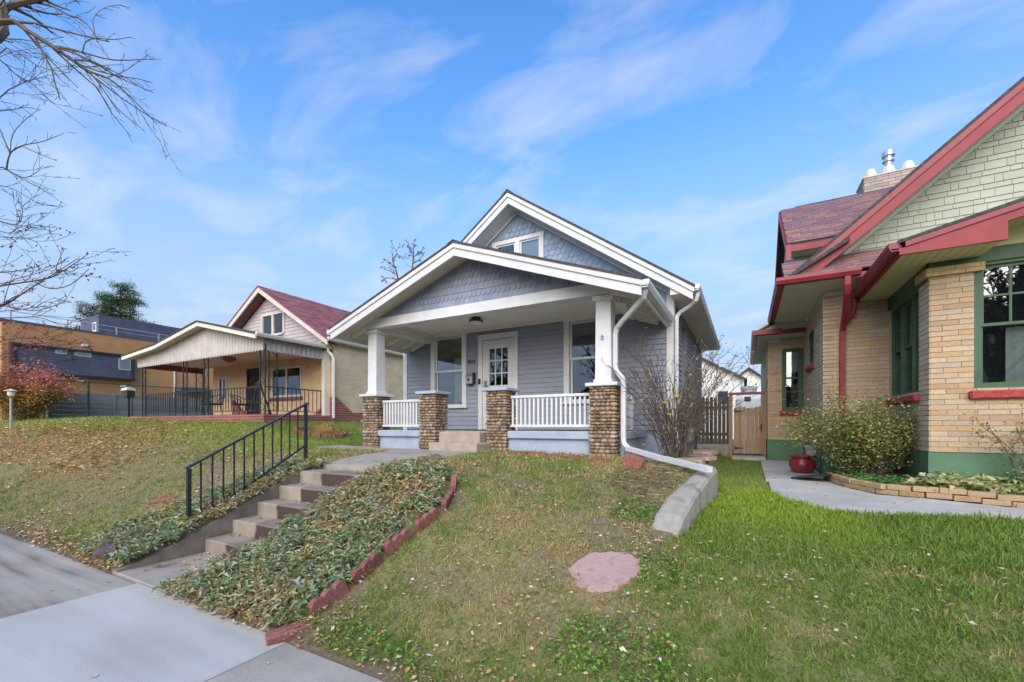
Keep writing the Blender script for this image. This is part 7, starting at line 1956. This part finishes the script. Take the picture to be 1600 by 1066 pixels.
def autumn(P, ng):
    n_ = len(P); f = np.clip((P[:, 2] - 2.0) / 1.7 + ng.normal(0, .18, n_), 0, 1)[:, None]
    lo = pick([(.58, .34, .07), (.48, .28, .07), (.36, .25, .08), (.62, .42, .12), (.26, .16, .07)], n_, rng=ng); hi = pick([(.62, .21, .14), (.56, .15, .13), (.66, .31, .16), (.54, .23, .17)], n_, rng=ng)
    k = sstep(.45, .85, f); return lo * (1 - k) + hi * k
sb_ = pixp(38, 660, 19.5)
shrub('autumn_shrub', (sb_.x, sb_.y, h1(sb_.x, sb_.y)), 'large rounded shrub in orange and red autumn leaf at the left edge', 'shrub', 60, 2.3, 1.75, autumn, None, 17000, (.06, .13), (.04, .075), 35, rad=.02, jitter=.20, leaf_from=.15)
shrub('rose_bush', (2.85, 7.02, .72), 'straggling rose bush with sparse green leaves at the right edge', 'shrub', 7, .95, .62, [(.13, .20, .05), (.22, .27, .07), (.40, .33, .06), (.10, .15, .05)], None, 300, (.03, .06), (.02, .035), 37, rad=.009, sq=.5, jitter=.05, leaf_from=.3)

# leafy bed before the brick house: ivy on the left, collapsing hosta leaves on the right
rg = np.random.default_rng(41)
def bedfill(n, xr, yr, pal, L_, W_, zmax, name, label, zmin=-.1, hz=.16):
    x = rg.uniform(*xr, n); y = rg.uniform(*yr, n)
    yb_ = np.interp(x, [1.12, 1.24, 1.44, 1.76, 2.45, 4.6], [7.9, 7.25, 6.92, 6.72, 6.62, 6.62]); k = (y > yb_ - .02) & ~((x > 1.98) & (y > 7.17)); x, y = x[k], y[k]; m = len(x)
    P = np.stack([x, y, hgt(x, y, False) + .05 + rg.uniform(0, hz, m) * (.4 + fbm(x, y, 3.5, 6))], 1)
    V, F, C = leaf_arrays(P, rdir(m, zmin, zmax, rg), rg.uniform(*L_, m), rg.uniform(*W_, m), pick(pal, m, rng=rg), fold=.3, droop=.35, rng=rg)
    o = np_mesh(name, V, F, M['leaf'], C); props(o, label, kind='stuff')
bedfill(5200, (1.15, 2.1), (6.68, 8.2), [(.09, .18, .06), (.13, .24, .08), (.18, .28, .10)], (.03, .055), (.02, .04), .8, 'ivy', 'low dark green ivy filling the left end of the brick-edged bed')
bedfill(1500, (1.75, 4.6), (6.6, 7.18), [(.48, .50, .20), (.38, .45, .17), (.60, .55, .28), (.30, .40, .13), (.56, .45, .26)], (.08, .17), (.035, .075), .75, 'hosta_leaves', 'pale collapsing broad leaves filling the brick-edged bed', hz=.22)
bedfill(500, (1.9, 4.6), (6.6, 7.18), [(.46, .38, .22), (.36, .28, .15)], (.08, .2), (.006, .015), .6, 'dry_stems', 'dry straw stems among the broad leaves of the brick-edged bed', hz=.2)

# ------------------------------------------------------------------ unseen houses added across the street to block bright sky in window reflections
def added_opposite_house(x, w, label, wallm, k):
    t = thing('added_opposite_house', (x, -22, 0), label, 'house', 'houses added across the street')
    y0, y1, zw, zr = -30, -21, (5.8 if x > 10 else 3.6), (9.0 if x > 10 else 6.4)  # rightmost house raised so it covers bright sky in the brick house panes
    MB().prism([(x - w / 2, 0), (x + w / 2, 0), (x + w / 2, zw), (x, zr), (x - w / 2, zw)], 'y', y0, y1).build('wall', M[wallm], t)
    r_ = MB()
    for s_ in (-1, 1): r_.prism([(x, zr + .15), (x + s_ * (w / 2 + .4), zw - .1), (x + s_ * (w / 2 + .4), zw - .25), (x, zr)], 'y', y0 - .3, y1 + .5)
    r_.build('roof', M['roof_dark'], t)
    d = MB().box(x - .5, x + .5, y1, y1 + .06, .6, 2.7).build('door', M['white'], t)
    for dx in (-2.1, 1.1):
        f = MB().box(x + dx, x + dx + 1.2, y1, y1 + .06, 1.4, 2.8).build('window', M['white'], t); MB().box(x + dx + .1, x + dx + 1.1, y1 + .061, y1 + .07, 1.5, 2.7).build('pane', M['glass_dark'], f)
    MB().box(x - .9, x + .9, y1, y1 + 1.4, 0, .6).build('porch_slab', M['concrete'], t)
for k, (x, w, l, m_) in enumerate(((-22, 8, 'unseen red brick gabled house added across the street, mirrored at the far left', 'red_brick_x'), (-10.5, 8, 'unseen tan brick gabled house added across the street, mirrored in the left porch window', 'tan_brick_x'), (1, 8, 'unseen red brick gabled house added across the street, mirrored in the door panes', 'red_brick_x'), (12, 8, 'unseen tan brick gabled house added across the street, mirrored in the brick house windows', 'tan_brick_x'))):
    added_opposite_house(x, w, l, m_, k)
